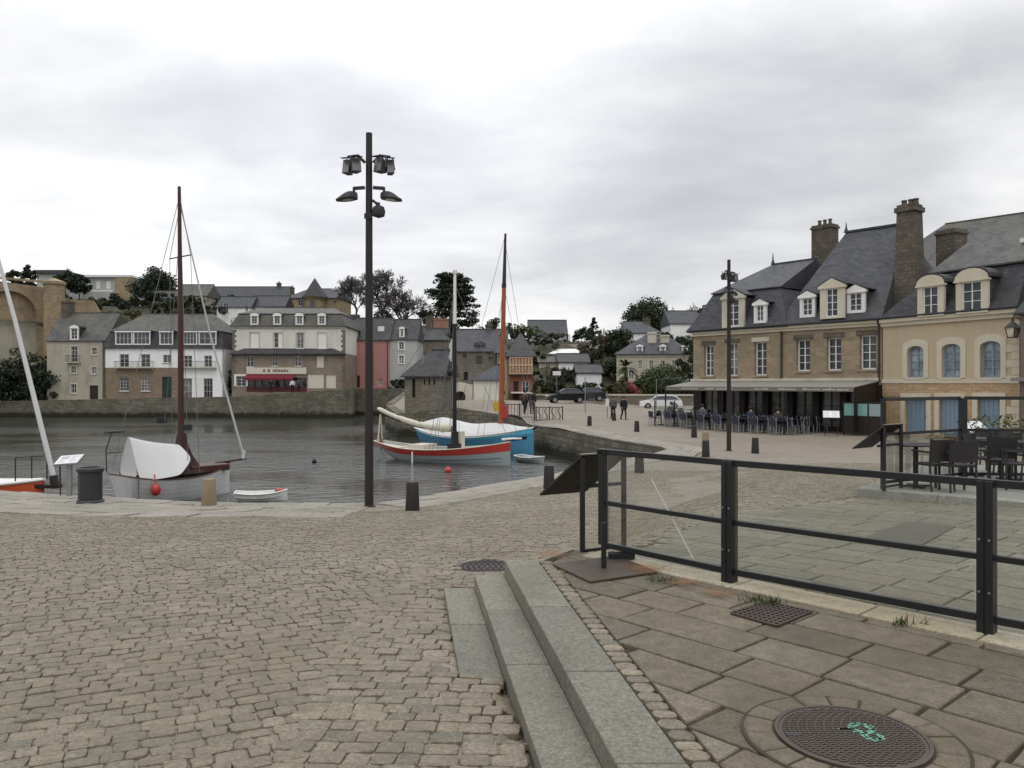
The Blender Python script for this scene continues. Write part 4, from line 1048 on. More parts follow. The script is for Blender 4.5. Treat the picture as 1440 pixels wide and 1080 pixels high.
# ground floor openings behind the awning
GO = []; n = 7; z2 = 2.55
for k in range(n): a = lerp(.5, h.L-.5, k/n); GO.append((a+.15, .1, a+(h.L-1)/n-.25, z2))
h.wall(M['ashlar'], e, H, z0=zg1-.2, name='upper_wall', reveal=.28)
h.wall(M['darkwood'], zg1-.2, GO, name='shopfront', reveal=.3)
for r in H: h.window(r, 2, 4, w=.2, fw=.075, sill=M['ashlar'])
for k, r in enumerate(H):                               # flat stone lintels and keystones
    MB().box(r[0]-.18,-.05,r[3]+.002,r[2]+.18,-.002,r[3]+.26).build('lintel', M['palestone' if k == 2 else 'chim'], h.root)
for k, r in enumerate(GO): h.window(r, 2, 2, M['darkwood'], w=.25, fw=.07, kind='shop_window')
h.band(e-.34, e-.02, M['cream'], out=.22); h.gutter(e+.02)
ux = h.uv(1100, 500)[0]; h.pipe(ux, zg1+.1, e-.3, r=.055)
MB().path([(h.L-.12,-.3,e),(h.L-.12,-.12,e-.35),(h.L-.12,-.1,zg1)], .05).build('drainpipe', M['darkmetal'], h.root)
# two roofs
u1 = h.uv(1098, 450)[0]; ua, za = h.uv(1087, 372, 4.3)
rf = h.roof(M['slate'], e, za, 'hip', .3, ins=(max(1.5, ua), .6), u1=u1+.3, brk=(h.z(406, 1100, .9)+.1, .9), D=8.6)
MB().lathe((ua,4.3,za), [(.16,0),(.1,.15),(.05,.3),(.02,.75)], 8).build('finial', M['darkmetal'], rf)
ub, zb = h.uv(1190, 327, 4.5); ue = h.uv(1268, 330, 4.5)[0]; ug = min(h.L+.4, h.uv(1256, 400, 1.35)[0])
E = e; mb = MB(); u0 = u1-.05
bzz = lerp(e, zb, .40); bi = 1.35
v = [(u0-.1,-.3,e),(h.L+.1,-.3,e),(h.L+.1,9.3,e),(u0-.1,9.3,e),(u0+.75,bi,bzz),(ug,bi,bzz),(max(ug, ue),9-bi,bzz),(u0+.75,9-bi,bzz),(ub,4.5,zb),(ue,4.5,zb-.05)]
mb.add(v, [(0,1,5,4),(1,2,6,5),(2,3,7,6),(3,0,4,7),(4,5,9,8),(5,6,9),(6,7,8,9),(7,4,8),(3,2,1,0)])
mb.bar((ub,4.5,zb+.03),(ue,4.5,zb+.0),.2,.12)
rf2 = mb.build('roof', M['slate'], h.root)
MB().lathe((ub,4.5,zb), [(.16,0),(.1,.15),(.05,.3),(.02,.6)], 8).build('finial', M['darkmetal'], rf2); SL = (bi+.3)/(bzz-e)
MB().add([(v[5][0]-2.2,v[5][1]+.9,bzz+.62),(h.L+.02,v[5][1]-.02,bzz+.06),(h.L+.02,4.5,zb+.06),(h.L-2.6,4.5,zb+.06)],[(0,1,2,3)]).build('lichened_slates', M['oldslate'], rf2) if False else None
uc, zc_ = h.uv(1160, 317, 6); c = h.chimney(uc, 6, e+.5, zc_, 1.35, .9, rf2, M['chim'], 3)
uc, zc_ = h.uv(1150, 318, 6); 
ud, zd = h.uv(1279, 290, 1.9); cm = MB()
def taper(mb, u, w, z0, z1, a0, a1, b0, b1): 
    mb.add([(u-a0,w-b0,z0),(u+a0,w-b0,z0),(u+a0,w+b0,z0),(u-a0,w+b0,z0),(u-a1,w-b1,z1),(u+a1,w-b1,z1),(u+a1,w+b1,z1),(u-a1,w+b1,z1)],[(3,2,1,0),(4,5,6,7),(0,1,5,4),(1,2,6,5),(2,3,7,6),(3,0,4,7)])
taper(cm, ud, 1.9, e-.2, zd-.35, .62, .47, .62, .46); cm.box(ud-.56,1.33,zd-.35,ud+.56,2.47,zd-.1).box(ud-.47,1.43,zd-.1,ud+.47,2.37,zd+.05)
cp = cm.build('chimney', M['chim'], rf2)
for k in (-.28, .08, .34): MB().lathe((ud+k,1.9,zd+.05), [(.16,0),(.13,.22),(.16,.25),(.16,.3)], 8).build('chimney_pot', M['chim'], cp)
# dormers
def dm(px0, py0, px1, py1, k, top, big=False, mat=None, back=2.2):
    wf = -.33
    if not big:
        for _ in range(4): wf = -.34+max(0, h.uv(px0, py1, wf)[1]-e)*k
    a, z0 = h.uv(px0, py1, wf); b, z1 = h.uv(px1, py0, wf)
    return h.dormer((a+b)/2, z0, z1, b-a, wf, back, mat or M['white'], top, nx=2, ny=3 if not big else 4, fw=.06, jamb=.17 if not big else .36)
dm(1060,420,1077,455,.35,'gable'); dm(1124.5,408,1146,447,SL,'gable'); dm(1190,399,1216,441,SL,'gable')
dm(1153,389,1187,449,-.04,'gable',True,M['cream'],3.0); dm(1015,404,1046,462,-.04,'gable',True,M['palestone'],2.6)
# awning with valance
ya = 2.6
za0, za1 = zg1+.02, h.z(544.5, 1240, -ya)
MB().add([(-.1,-.06,za0),(h.L-.15,-.06,za0),(h.L-.15,-ya,za1),(-.1,-ya,za1),(-.1,-.06,za0-.04),(h.L-.15,-.06,za0-.04),(h.L-.15,-ya,za1-.03),(-.1,-ya,za1-.03)],
         [(0,3,2,1),(4,5,6,7),(0,4,7,3),(1,2,6,5),(2,3,7,6),(0,1,5,4)]).build('awning', M['awning'], h.root)
aw = MB(); x = -.1
while x < h.L-.2:
    x1 = min(x+.9, h.L-.15); aw.add([(x,-ya-.005,za1+.0),(x1,-ya-.005,za1),(x1,-ya-.03,za1-.24),(x,-ya-.03,za1-.24)],[(0,1,2,3)]); x = x1
va = aw.build('awning_valance', plain('valance_cloth', (.17,.155,.14), .85, .15), h.root)
rr = random.Random(4)
for a, b in ((1.2,2.4),(3.0,3.6),(3.8,5.0),(6.5,7.4),(8.0,9.1),(9.5,10.4),(10.6,11.3),(11.45,12.0)):
    x = a; lt = MB()
    while x < b: w = rr.uniform(.06,.14); lt.box(x,-ya-.05,za1-.18,x+w,-ya-.04,za1-.18+rr.choice((.07,.09,.12))); x += w+.035
    lt.build('valance_lettering', plain('valance_print', (.5,.47,.44), .8, .1), va)
MB().box(-.12,-.14,za0+.01,h.L-.1,-.01,za0+.16).build('awning_cassette', M['palestone'], h.root)
MB().bar((-.1,-ya,za1),(-.1,-ya,0),.07).build('awning_post', M['black'], h.root); 
for k in (.33, .66, .985): MB().bar((h.L*k,-ya+.2,za1-.05),(h.L*k,-ya+.2,0),.07).build('awning_post', M['black'], h.root)
mb = MB().quad((h.L-.16,-.06,za0-.05),(h.L-.16,-ya,za1-.05),(h.L-.16,-ya,.1),(h.L-.16,-.06,.1)); mb.build('side_curtain', M['darkwood'], h.root)
for px, py, w_ in ((1233.5,550,-1.2),(1221,559,-1.8)):    # two lit bulbs under the awning end
    u, z = h.uv(px, py, w_); lb = MB().ball((min(u,h.L-.3),w_,z), .075, 8, 6)
    m_, nt_, b_ = nodes('lit_bulb'); b_.inputs['Emission Color'].default_value = (1,.93,.8,1); b_.inputs['Emission Strength'].default_value = 6
    o = lb.build('hanging_bulb', m_, h.root, smooth=True); MB().tube((min(u,h.L-.3),w_,z+.07),(min(u,h.L-.3),w_,za0-.3),.012,n=5).build('cable', M['black'], o)
REST = h

# ------------------------------------------------------------------ yellow house
h = House('yellow_house', 'yellow ochre house with blue doors, arched blue windows and two white dormers', 1241.5, 41.95, 1433, 35.6, 8.5, 608, foot=.1, sink=1)
e = h.z(448.5, 1243); 
wins = [(1276,486,1299,531),(1324.5,483,1351,531),(1378.5,479,1407.5,531)]
H = [h.rect(r) for r in wins]; zc2 = h.z(558, 1300)
dr = [h.rect(r) for r in ((1273,560,1303,610),(1321,560,1352,612),(1375,560,1407,616))]; dr = [(a,.1,c,d) for a,b,c,d in dr]
h.wall(M['ochre'], e, H, z0=zc2, name='upper_wall', reveal=.25)
h.wall(M['orangestone'], zc2-.0, dr, name='stone_wall', reveal=.25)
zz = h.z(536, 1300); MB().box(-.0,-.035,zc2+.02,h.L,-.002,zz-.1).build('bare_stone_band', M['orangestone'], h.root)
MB().box(-.02,-.07,zz-.1,h.L+.02,-.002,zz+.1).build('string_course', M['cream'], h.root)
for a,b,c,d in H:
    w = h.window((a,b,c,d), 2, 4, M['bluewin'], w=.18, fw=.085, sill=M['cream'], glass=glassy('curtained_glass', (.16,.19,.21), .15))
    n = 8; r = (c-a)/2; arc = [(a,d+.005)]+[((a+c)/2-r*math.cos(PI*k/n), d-.26+.26*math.sin(PI*k/n)) for k in range(n+1)]+[(c,d+.005)]
    MB().slab(arc, .01, .2).build('arched_head', M['cream'], w)
    sw = .26; out = [(a-sw,b-.02),(a-sw,d+.1)]+[((a+c)/2-(r+sw)*math.cos(PI*k/n), d+.02+.32*math.sin(PI*k/n)) for k in range(1, n)]+[(c+sw,d+.1),(c+sw,b-.02),(c+.002,b-.02),(c+.002,d-.24)]+[((a+c)/2+r*math.cos(PI*k/n), d-.24+.25*math.sin(PI*k/n)) for k in range(1, n)]+[(a-.002,d-.24),(a-.002,b-.02)]
    MB().slab(out, -.04, -.003).build('surround', M['cream'], w)
for r in dr:
    h.panel(r, M['bluedoor'], boards=5, w=.16); MB().box(r[0]-.25,-.05,.1,r[0]-.002,-.003,r[3]+.25).box(r[2]+.002,-.05,.1,r[2]+.25,-.003,r[3]+.25).box(r[0]-.002,-.05,r[3]+.002,r[2]+.002,-.003,r[3]+.25).build('door_surround', M['cream'], h.root)
h.band(e-.42, e-.02, M['cream'], out=.25); h.gutter(e+.02, -.05, h.L+.1)
mb = MB(); z = .2; k = 0                                # pale corner stones at the right
while z < e-.6:
    L = .55 if k % 2 else .32
    mb.box(h.L-L,-.03,z,h.L+.03,.4,z+.33); z += .35; k += 1
mb.build('quoin', M['cream'], h.root)
bz = h.z(372, 1420, .9); ur, zr_ = h.uv(1392, 326, 4.2)
mb = MB(); bi = .85; uL = h.uv(1312,368,.85)[0]
v = [(-.05,-.3,e),(h.L+.1,-.3,e),(h.L+.1,8.8,e),(-.05,8.8,e),(uL,bi,bz),(h.L-.1,bi,bz),(h.L-.1,8.5-bi,bz),(uL,8.5-bi,bz),(ur-1.0,4.2,zr_),(h.L+.0,4.2,zr_+.05)]
mb.add(v, [(0,1,5,4),(1,2,6,5),(2,3,7,6),(3,0,4,7),(3,2,1,0),(4,5,6,7)])
lo = mb.build('roof', M['darkslate'], h.root)
mb = MB(); a = .14
w8 = [(uL-a,bi-a,bz+.02),(h.L-.1+a,bi-a,bz+.02),(h.L-.1+a,8.5-bi+a,bz+.02),(uL-a,8.5-bi+a,bz+.02)]
mb.add(w8+[(p[0],p[1],p[2]+.08) for p in w8]+[(ur-.6,4.2,zr_),(h.L-.6,4.2,zr_)], [(3,2,1,0)]+[(k,(k+1)%4,4+(k+1)%4,4+k) for k in range(4)]+[(4,5,9,8),(5,6,9),(6,7,8,9),(7,4,8)])
mb.build('upper_roof', M['oldslate'], lo)
for r in ((1290,384,1327,446),(1344,374,1389,442)):
    a, z0 = h.uv(r[0], r[3], -.33); b, z1 = h.uv(r[2], r[1], -.33)
    h.dormer((a+b)/2, z0, z1, b-a, -.33, 2.6, M['cream'], 'arch', nx=2, ny=3, fw=.06, jamb=.3)
uc, zc_ = h.uv(1338, 324, 5.5); h.chimney(uc, 5.5, e+1, zc_, 1.1, 1.1, lo, M['chim'], 0)
MB().box(h.L-1.3,2.2,zr_-1.15,h.L-.6,2.35,zr_-.95).build('skylight', M['paper'], lo)
# wall lantern on its bracket
u, z = h.uv(1424, 465, -.55); ln = thing('wall_lantern', 'old square street lantern on an iron bracket at yellow house corner', 'street lamp', tuple(h.root.matrix_basis @ Vector((u,-.55,z))), h.root.rotation_euler.z)
MB().add([(-.13,-.13,-.28),(.13,-.13,-.28),(.13,.13,-.28),(-.13,.13,-.28),(-.2,-.2,.12),(.2,-.2,.12),(.2,.2,.12),(-.2,.2,.12)],[(3,2,1,0),(4,5,6,7),(0,1,5,4),(1,2,6,5),(2,3,7,6),(3,0,4,7)]).build('pane', glassy('lantern_glass', (.28,.25,.2), .2), ln)
mb = MB()
for sx, sy in ((-1,-1),(1,-1),(1,1),(-1,1)): mb.bar((sx*.135,sy*.135,-.3),(sx*.205,sy*.205,.12),.03)
mb.box(-.15,-.15,-.32,.15,.15,-.282); mb.build('frame', M['black'], ln)
MB().add([(-.25,-.25,.12),(.25,-.25,.12),(.25,.25,.12),(-.25,.25,.12),(0,0,.45)],[(3,2,1,0),(0,1,4),(1,2,4),(2,3,4),(3,0,4)]).tube((0,0,.4),(0,0,.56),.04).build('cap', M['black'], ln)
MB().path([(0,0,.55),(.05,.05,.68),(.2,.55-.02,.7)], .025).path([(.2,.53,.3),(.15,.3,.5),(.05,.1,.64)], .018).build('bracket', M['black'], ln)
YEL = h
# next house cut by the frame
h = House('brown_house', 'dark brown rendered house at right edge beyond lantern', 1435, 34.5, 1520, 31.5, 8, 622, foot=.1, sink=1)
e = h.z(440, 1436); r = h.rect((1447,480,1470,528)); d = h.rect((1442,560,1475,620)); d = (d[0],.1,d[2],d[3])
h.wall(plain('brown_render', (.19,.15,.12), .9, .15), e, [r, d]); h.window(r, 2, 4, sill=M['palestone']); h.panel(d, M['darkwood'])
h.roof(M['darkslate'], e, e+4.2, 'gable', .2); MB().box(0,-.5,h.z(536,1436),h.L,-.01,h.z(531,1436)).build('shop_awning', M['awning'], h.root)
# tall roofs behind
h = House('large_slate_house', 'big house behind with broad grey slate roof and tall sooty chimney', 1225, 66, 1620, 52, 12, 600, foot=0, sink=1)
e = h.z(380, 1300); h.wall(M['greystone'], e, [], name='wall')
u0, z0 = h.uv(1345, 322, 6); u1_, z1 = h.uv(1440, 300, 6)
rf = h.roof(M['oldslate'], e, (z0+z1)/2+.3, 'hip', .3, ins=(u0*.8, 0))
MB().tube((u0*.55,3,e+1),(u0*.55,3,h.z(308,1310,3)),.025).build('aerial_mast', M['darkmetal'], rf)
mb = MB(); zz = h.z(312,1310,3)
for k in range(5): mb.tube((u0*.55-.5+.05*k,3,zz-.28*k),(u0*.55+.5-.05*k,3,zz-.28*k),.015)
mb.build('aerial', M['darkmetal'], rf)
# ------------------------------------------------------------------ lamp posts with floodlights
def make_lamp(label, loc, rz):
    t = thing('street_lamp', label, 'street lamp', loc, rz, 'tall dark street lamps with floodlights on the quay')
    MB().tube((0,0,-.25),(0,0,8.18),.098,.07,16).tube((0,0,8.18),(0,0,8.2),.073,.066,16).build('pole', M['brownsteel'], t, smooth=True)
    MB().lathe((0,0,-.25), [(.14,0),(.14,.27),(.102,.285)], 16).build('base_collar', M['brownsteel'], t)
    for sx in (-1, 1):
        MB().path([(sx*.09,0,7.55),(sx*.24,-.02,7.7),(sx*.47,-.04,7.66)], .035, 8).build('floodlight_arm', M['darkmetal'], t)
        for k, (x, y, yaw, wd) in enumerate(((.29,-.10,.5,.21),(.46,.05,-.25,.16))):
            mt = Matrix.Translation((sx*x,y-.03,7.42)) @ Matrix.Rotation(-sx*yaw, 4, 'Z') @ Matrix.Rotation(math.radians(-12), 4, 'X')
            mb = MB(); w = wd/2
            pts = [(-w,-.12,-.16),(w,-.12,-.16),(w,-.12,.16),(-w,-.12,.16),(-w*.7,.12,-.1),(w*.7,.12,-.1),(w*.7,.12,.1),(-w*.7,.12,.1)]
            mb.add([mt @ Vector(p) for p in pts], [(0,1,2,3),(7,6,5,4),(0,4,5,1),(1,5,6,2),(2,6,7,3),(3,7,4,0)])
            mb.add([mt @ Vector(p) for p in [(-w,-.15,.165),(w,-.15,.165),(w*1.05,-.3,.12),(-w*1.05,-.3,.12)]], [(0,1,2,3)])
            for s2 in (-1, 1): mb.bar(mt @ Vector((s2*(w+.02),0,-.02)), mt @ Vector((s2*(w+.02)*.6,0,.24)), .03, .015)
            o = mb.build('floodlight', M['darkmetal'], t)
            MB().add([mt @ Vector(p) for p in [(-w*.9,-.124,-.14),(w*.9,-.124,-.14),(w*.9,-.124,.14),(-w*.9,-.124,.14)]], [(0,1,2,3)]).build('lens', glassy('floodlight_glass', (.09,.09,.09), .2), o)
        MB().bar((sx*.09,0,7.0),(sx*.34,-.01,6.98),.05,.07).bar((sx*.33,-.01,7.0),(sx*.33,-.01,6.86),.05).build('lamp_arm', M['darkmetal'], t)
        rings = []
        for k in range(9):
            q = k/8; x = .26+q*.46; hh = .02+.15*math.sin(PI*min(1, q*.75+.18))**.8*(1-q**3); ww = .03+.15*math.sin(PI*(q*.8+.12))
            rings.append([(sx*x, ww*math.cos(a), 6.78-.05*q+max(0, math.sin(a))*hh-(0 if math.sin(a) > 0 else .025)) for a in [2*PI*i/14 for i in range(14)]])
        o = MB().loft(rings).build('lamp_head', M['darkmetal'], t, smooth=True)
        MB().ball((sx*.5,0,6.74), .12, 10, 6, (1.3,.9,.25)).build('diffuser', glassy('lamp_diffuser', (.3,.3,.28), .3), o, smooth=True)
    MB().tube((.08,0,6.72),(.2,-.05,6.62),.03).tube((.2,-.05,6.66),(.2,-.05,6.5),.05).lathe((.22,-.06,6.36), [(.02,-.04),(.13,0),(.15,.1),(.12,.2),(.04,.24)], 14).build('dome_camera', M['darkmetal'], t, smooth=True)
    MB().box(-.09,-.095,6.3,.09,-.07,6.42).box(-.05,-.1,.9,.05,-.08,1.2).build('access_plate', M['brownsteel'], t)
    return t
LZ = gp(519, 712)
lamp = make_lamp('tall dark lamp post standing at the water edge in front of harbour', LZ, 0)
L2 = gp(1025, 633.5); l2 = dup(lamp, L2, .9, 'dark lamp post in front of the restaurant terrace, turned sideways'); l2.scale = (.945,)*3

# ------------------------------------------------------------------ bollards
def make_bollard(name, m, hh, r0, r1, square=True):
    mb = MB(); n = 4 if square else 14; k = 1.414 if square else 1
    rot = PI/4 if square else 0
    def ring(r, z): return [(r*k*math.cos(rot+2*PI*i/n), r*k*math.sin(rot+2*PI*i/n), z) for i in range(n)]
    mb.loft([ring(r0, -.2), ring(r0, .02), ring(r1, hh-.03), ring(r1*.9, hh)])
    return mb.build(name, m, bevel=.012, smooth=not square)
G_ = 'bollards along the quay and the square'
b0 = make_bollard('bollard', M['brownsteel'], .6, .15, .125, False)
tag(b0, 'dark round bollard on cobbles just right of the near lamp post', 'bollard', G_, gp(580, 718))
for px, py, lb in ((772,687,'dark bollard at the water edge left of the black display board'),(899,665,'bollard seen through glass railing near its far end'),
        (829,598.5,'dark bollard on the far bank beside the patterned barriers'),(895.5,607,'bollard on pale bank in front of the white car'),
        (976,615,'dark bollard near the slipway corner, left of the paired bollards'),(992.5,642,'front bollard of the pair left of the second lamp post'),
        (1062,637,'lone bollard right of the second lamp post'),(863.5,592,'small bollard at the feet of the walkers')):
    dup(b0, gp(px, py), RN.uniform(0, 3), lb)
st = make_bollard('stone_bollard', plain('worn_brown_stone', (.26,.2,.13), .9, .25, 5., stain=(.14,.11,.07), sscale=2.), .61, .165, .135, False)
tag(st, 'worn stone bollard in front of the white sailing boat', 'bollard', G_, gp(294, 712))
dup(st, gp(992, 627), 1, 'pale stone bollard half hidden behind the bollard left of second lamp')

# ------------------------------------------------------------------ litter bin
t = thing('litter_bin', 'black fluted litter bin on the quay by the white boat', 'litter bin', gp(127, 708))
mb = MB(); n = 48
def fl(r, z): return [((r*(1 if k % 4 < 2 else .965))*math.cos(2*PI*k/n), (r*(1 if k % 4 < 2 else .965))*math.sin(2*PI*k/n), z) for k in range(n)]
mb.loft([fl(.25,.08), fl(.245,.4), fl(.25,.74)]); mb.build('body', M['darkmetal'], t)
MB().lathe((0,0,0), [(.29,-.03),(.29,.05),(.26,.09),(.1,.095)], 24).build('base', M['darkmetal'], t)
MB().lathe((0,0,0), [(.25,.70),(.285,.735),(.285,.79),(.25,.82),(.21,.82),(.2,.76),(.02,.755)], 24).build('rim', M['darkmetal'], t, smooth=True)
# ------------------------------------------------------------------ white information board
t = thing('information_board', 'tilted white information board on a grey post beside the bin', 'information board', gp(97.5, 698))
MB().box(-.06,-.03,-.1,.06,.03,.82).build('post', M['steel'], t); MB().tube((-.27,.1,0),(-.24,.02,.85),.018).build('side_pole', M['darkmetal'], t)
mt = Matrix.Translation((.0,0,.87)) @ Matrix.Rotation(math.radians(28), 4, 'X') @ Matrix.Rotation(math.radians(-5), 4, 'Y')
def bx(mb, x0,y0,z0,x1,y1,z1, mt):
    n = len(mb.v); mb.box(x0,y0,z0,x1,y1,z1); mb.v[n:] = [tuple(mt @ Vector(v)) for v in mb.v[n:]]; return mb
bd = bx(MB(), -.3,-.2,-.02,.3,.2,.02, mt).build('board', M['steel'], t); bx(MB(), -.28,-.18,.022,.28,.18,.026, mt).build('printed_sheet', M['paper'], bd)
mb = MB(); rr = random.Random(2)
bx(mb, -.22,.02,.027,-.02,.14,.029, mt)
for k in range(6): bx(mb, .03,.12-k*.045,.027,.03+rr.uniform(.12,.22),.135-k*.045,.029, mt)
for k in range(3): bx(mb, -.22,-.04-k*.04,.027,-.22+rr.uniform(.1,.2),-.028-k*.04,.029, mt)
mb.build('faded_print', plain('faded_print', (.45,.46,.47), .5, .2), bd)

# ------------------------------------------------------------------ glass railing on the platform
posts = [Vector((.87,7.6)), Vector((1.78,6.52)), Vector((3.1,5.2)), Vector((4.45,3.85))]
t = thing('glass_railing', 'black steel railing with glass panels and three rails on slab platform', 'railing', (posts[0].x, posts[0].y, PLATZ))
def L(p, z): return Vector((p.x-posts[0].x, p.y-posts[0].y, z))
for k, p in enumerate(posts):
    a = math.atan2(FD.y, FD.x); w = .035 if k == 0 else .05
    mb = MB(); c, s = math.cos(a), math.sin(a)
    for off, ww, d in ((0, w, .035),) if k == 0 else ((-.026,.0225,.05),(.026,.0225,.05),(0,.03,.042)):
        q = [(off-ww,-d),(off+ww,-d),(off+ww,d),(off-ww,d)]
        o = L(p, 0); mb.prism([(o.x+x*c-y*s, o.y+x*s+y*c) for x, y in q], (.1 if k == 0 else .0)+(-.02 if ww == .03 else 0), 1.0)
    po = mb.build('post', M['black'], t, bevel=.004)
    if k:
        mb = MB()
        for z in (.28,.62):
            for x in (-.03,.03): mb.tube((L(p,0).x+x*c+.052*s, L(p,0).y+x*s-.052*c, z), (L(p,0).x+x*c+.06*s, L(p,0).y+x*s-.06*c, z), .008, n=8)
        mb.build('bolt', M['steel'], po)
for z, nm, hh in ((.985,'top_rail',.05),(.5,'middle_rail',.04),(.10,'bottom_rail',.05)):
    mb = MB()
    for k in range(3):
        d = (posts[k+1]-posts[k]).normalized(); a = L(posts[k]+d*(.036 if k == 0 else .055), z); b = L(posts[k+1]-d*.055, z)
        mb.bar(a, b, .045, hh)
    if nm == 'top_rail':
        for k in range(4): d = FD*.056; mb.bar(L(posts[k]-d, .985+.0), L(posts[k]+d, .985), .07, .052)
    mb.build(nm, M['black'], t, bevel=.003)
def railing_glass():
    m = bpy.data.materials.new('greenish_safety_glass'); m.use_nodes = True; nt = m.node_tree; nt.nodes.clear()
    out = nt.nodes.new('ShaderNodeOutputMaterial'); tr = nt.nodes.new('ShaderNodeBsdfTransparent'); gl = nt.nodes.new('ShaderNodeBsdfGlossy'); df = nt.nodes.new('ShaderNodeBsdfDiffuse')
    tr.inputs[0].default_value = (.95,.967,.95,1); gl.inputs['Roughness'].default_value = .03; df.inputs[0].default_value = (.42,.45,.40,1)
    fr = nt.nodes.new('ShaderNodeFresnel'); fr.inputs[0].default_value = 1.45
    v = ncoord(nt); d = ramp(nt, noi(nt, v, 2.5, 6, .7), [(.4,.0),(.75,.03)])
    m1 = nt.nodes.new('ShaderNodeMixShader'); lk(nt, d, m1.inputs[0]); lk(nt, tr.outputs[0], m1.inputs[1]); lk(nt, df.outputs[0], m1.inputs[2])
    m2 = nt.nodes.new('ShaderNodeMixShader'); hf = nd(nt, 'ShaderNodeMath', operation='MULTIPLY'); lk(nt, fr.outputs[0], hf.inputs[0]); hf.inputs[1].default_value = .5; lk(nt, hf.outputs[0], m2.inputs[0]); lk(nt, m1.outputs[0], m2.inputs[1]); lk(nt, gl.outputs[0], m2.inputs[2]); lk(nt, m2.outputs[0], out.inputs[0])
    return m
RG = railing_glass()
for k in range(3):
    d = (posts[k+1]-posts[k]).normalized(); a, b = posts[k]+d*.06, posts[k+1]-d*.075; nn = Vector((-d.y, d.x))*.004
    mb = MB().prism([tuple(L(p, 0).xy) for p in (a-nn, b-nn, b+nn, a+nn)], .13, .955); gpn = mb.build('glass_panel', RG, t)
    if k == 0:
        mb = MB(); p = a.lerp(b, .42); q = a.lerp(b, .78); nn2 = -nn*1.6
        mb.bar(L(p+nn2, .78), L(q+nn2, .14), .014, .002, up=(nn.x,nn.y,0)); mb.build('scratch', plain('scratched_glass', (.6,.6,.55), .6, .2), gpn)
# bracket and steel plate at the end of the railing
pc = [gp(*p) if False else None for p in ()]
def plat(px, py, z=PLATZ): d = (CZ-z)*F/(py-540); return ((px-720)/F*d, d)
q = [plat(777,796), plat(868,784), plat(925,807), plat(830,821)]
pt = thing('steel_base_plate', 'rusty flat steel plate with stub post under the railing end', 'steel plate', (q[0][0], q[0][1], PLATZ))
MB().prism([(x-q[0][0], y-q[0][1]) for x, y in q], .004, .022).build('plate', M['rustplate'], pt, bevel=.003)
s_ = plat(849, 802); MB().box(s_[0]-q[0][0]-.022,s_[1]-q[0][1]-.022,.0225,s_[0]-q[0][0]+.022,s_[1]-q[0][1]+.022,.42).build('stub_post', M['black'], pt, bevel=.004)
def rust_mat():
    m = bpy.data.materials.new('rust_stain'); m.use_nodes = True; nt = m.node_tree; b = nt.nodes['Principled BSDF']; b.inputs['Base Color'].default_value = (.25,.115,.045,1); b.inputs['Roughness'].default_value = .9
    t_ = nt.nodes.new('ShaderNodeTexCoord'); gr = nt.nodes.new('ShaderNodeTexGradient'); gr.gradient_type = 'SPHERICAL'; mp_ = nt.nodes.new('ShaderNodeMapping'); mp_.inputs['Location'].default_value = (-1,-1,0); mp_.inputs['Scale'].default_value = (2,2,0)
    lk(nt, t_.outputs['Generated'], mp_.inputs[0]); lk(nt, mp_.outputs[0], gr.inputs[0]); n_ = noi(nt, t_.outputs['Object'], 9, 6, .7)
    mu = nd(nt, 'ShaderNodeMath', operation='MULTIPLY'); lk(nt, gr.outputs['Fac'], mu.inputs[0]); lk(nt, n_, mu.inputs[1]); lk(nt, ramp(nt, mu.outputs[0], [(.06,0),(.5,.6)]), b.inputs['Alpha']); return m
RM_ = rust_mat()
for (a_, b_), rx, ry, zz in ((plat(776,781),.26,.19,.012),(plat(905,803),.34,.17,.026),(plat(960,822),.28,.12,.026),(plat(1010,838),.24,.1,.026)):
    n_ = 24; ang = math.atan2(FD.y, FD.x); MB().add([(a_-q[0][0]+rx*math.cos(k*2*PI/n_)*math.cos(ang)-ry*math.sin(k*2*PI/n_)*math.sin(ang), b_-q[0][1]+rx*math.cos(k*2*PI/n_)*math.sin(ang)+ry*math.sin(k*2*PI/n_)*math.cos(ang), zz) for k in range(n_)], [tuple(range(n_))]).build('rust_stain', RM_, pt)
q2 = plat(872, 788); MB().box(q2[0]-q[0][0]-.11,q2[1]-q[0][1]-.05,.0225,q2[0]-q[0][0]+.13,q2[1]-q[0][1]+.05,.07).build('fixing_block', M['black'], pt)

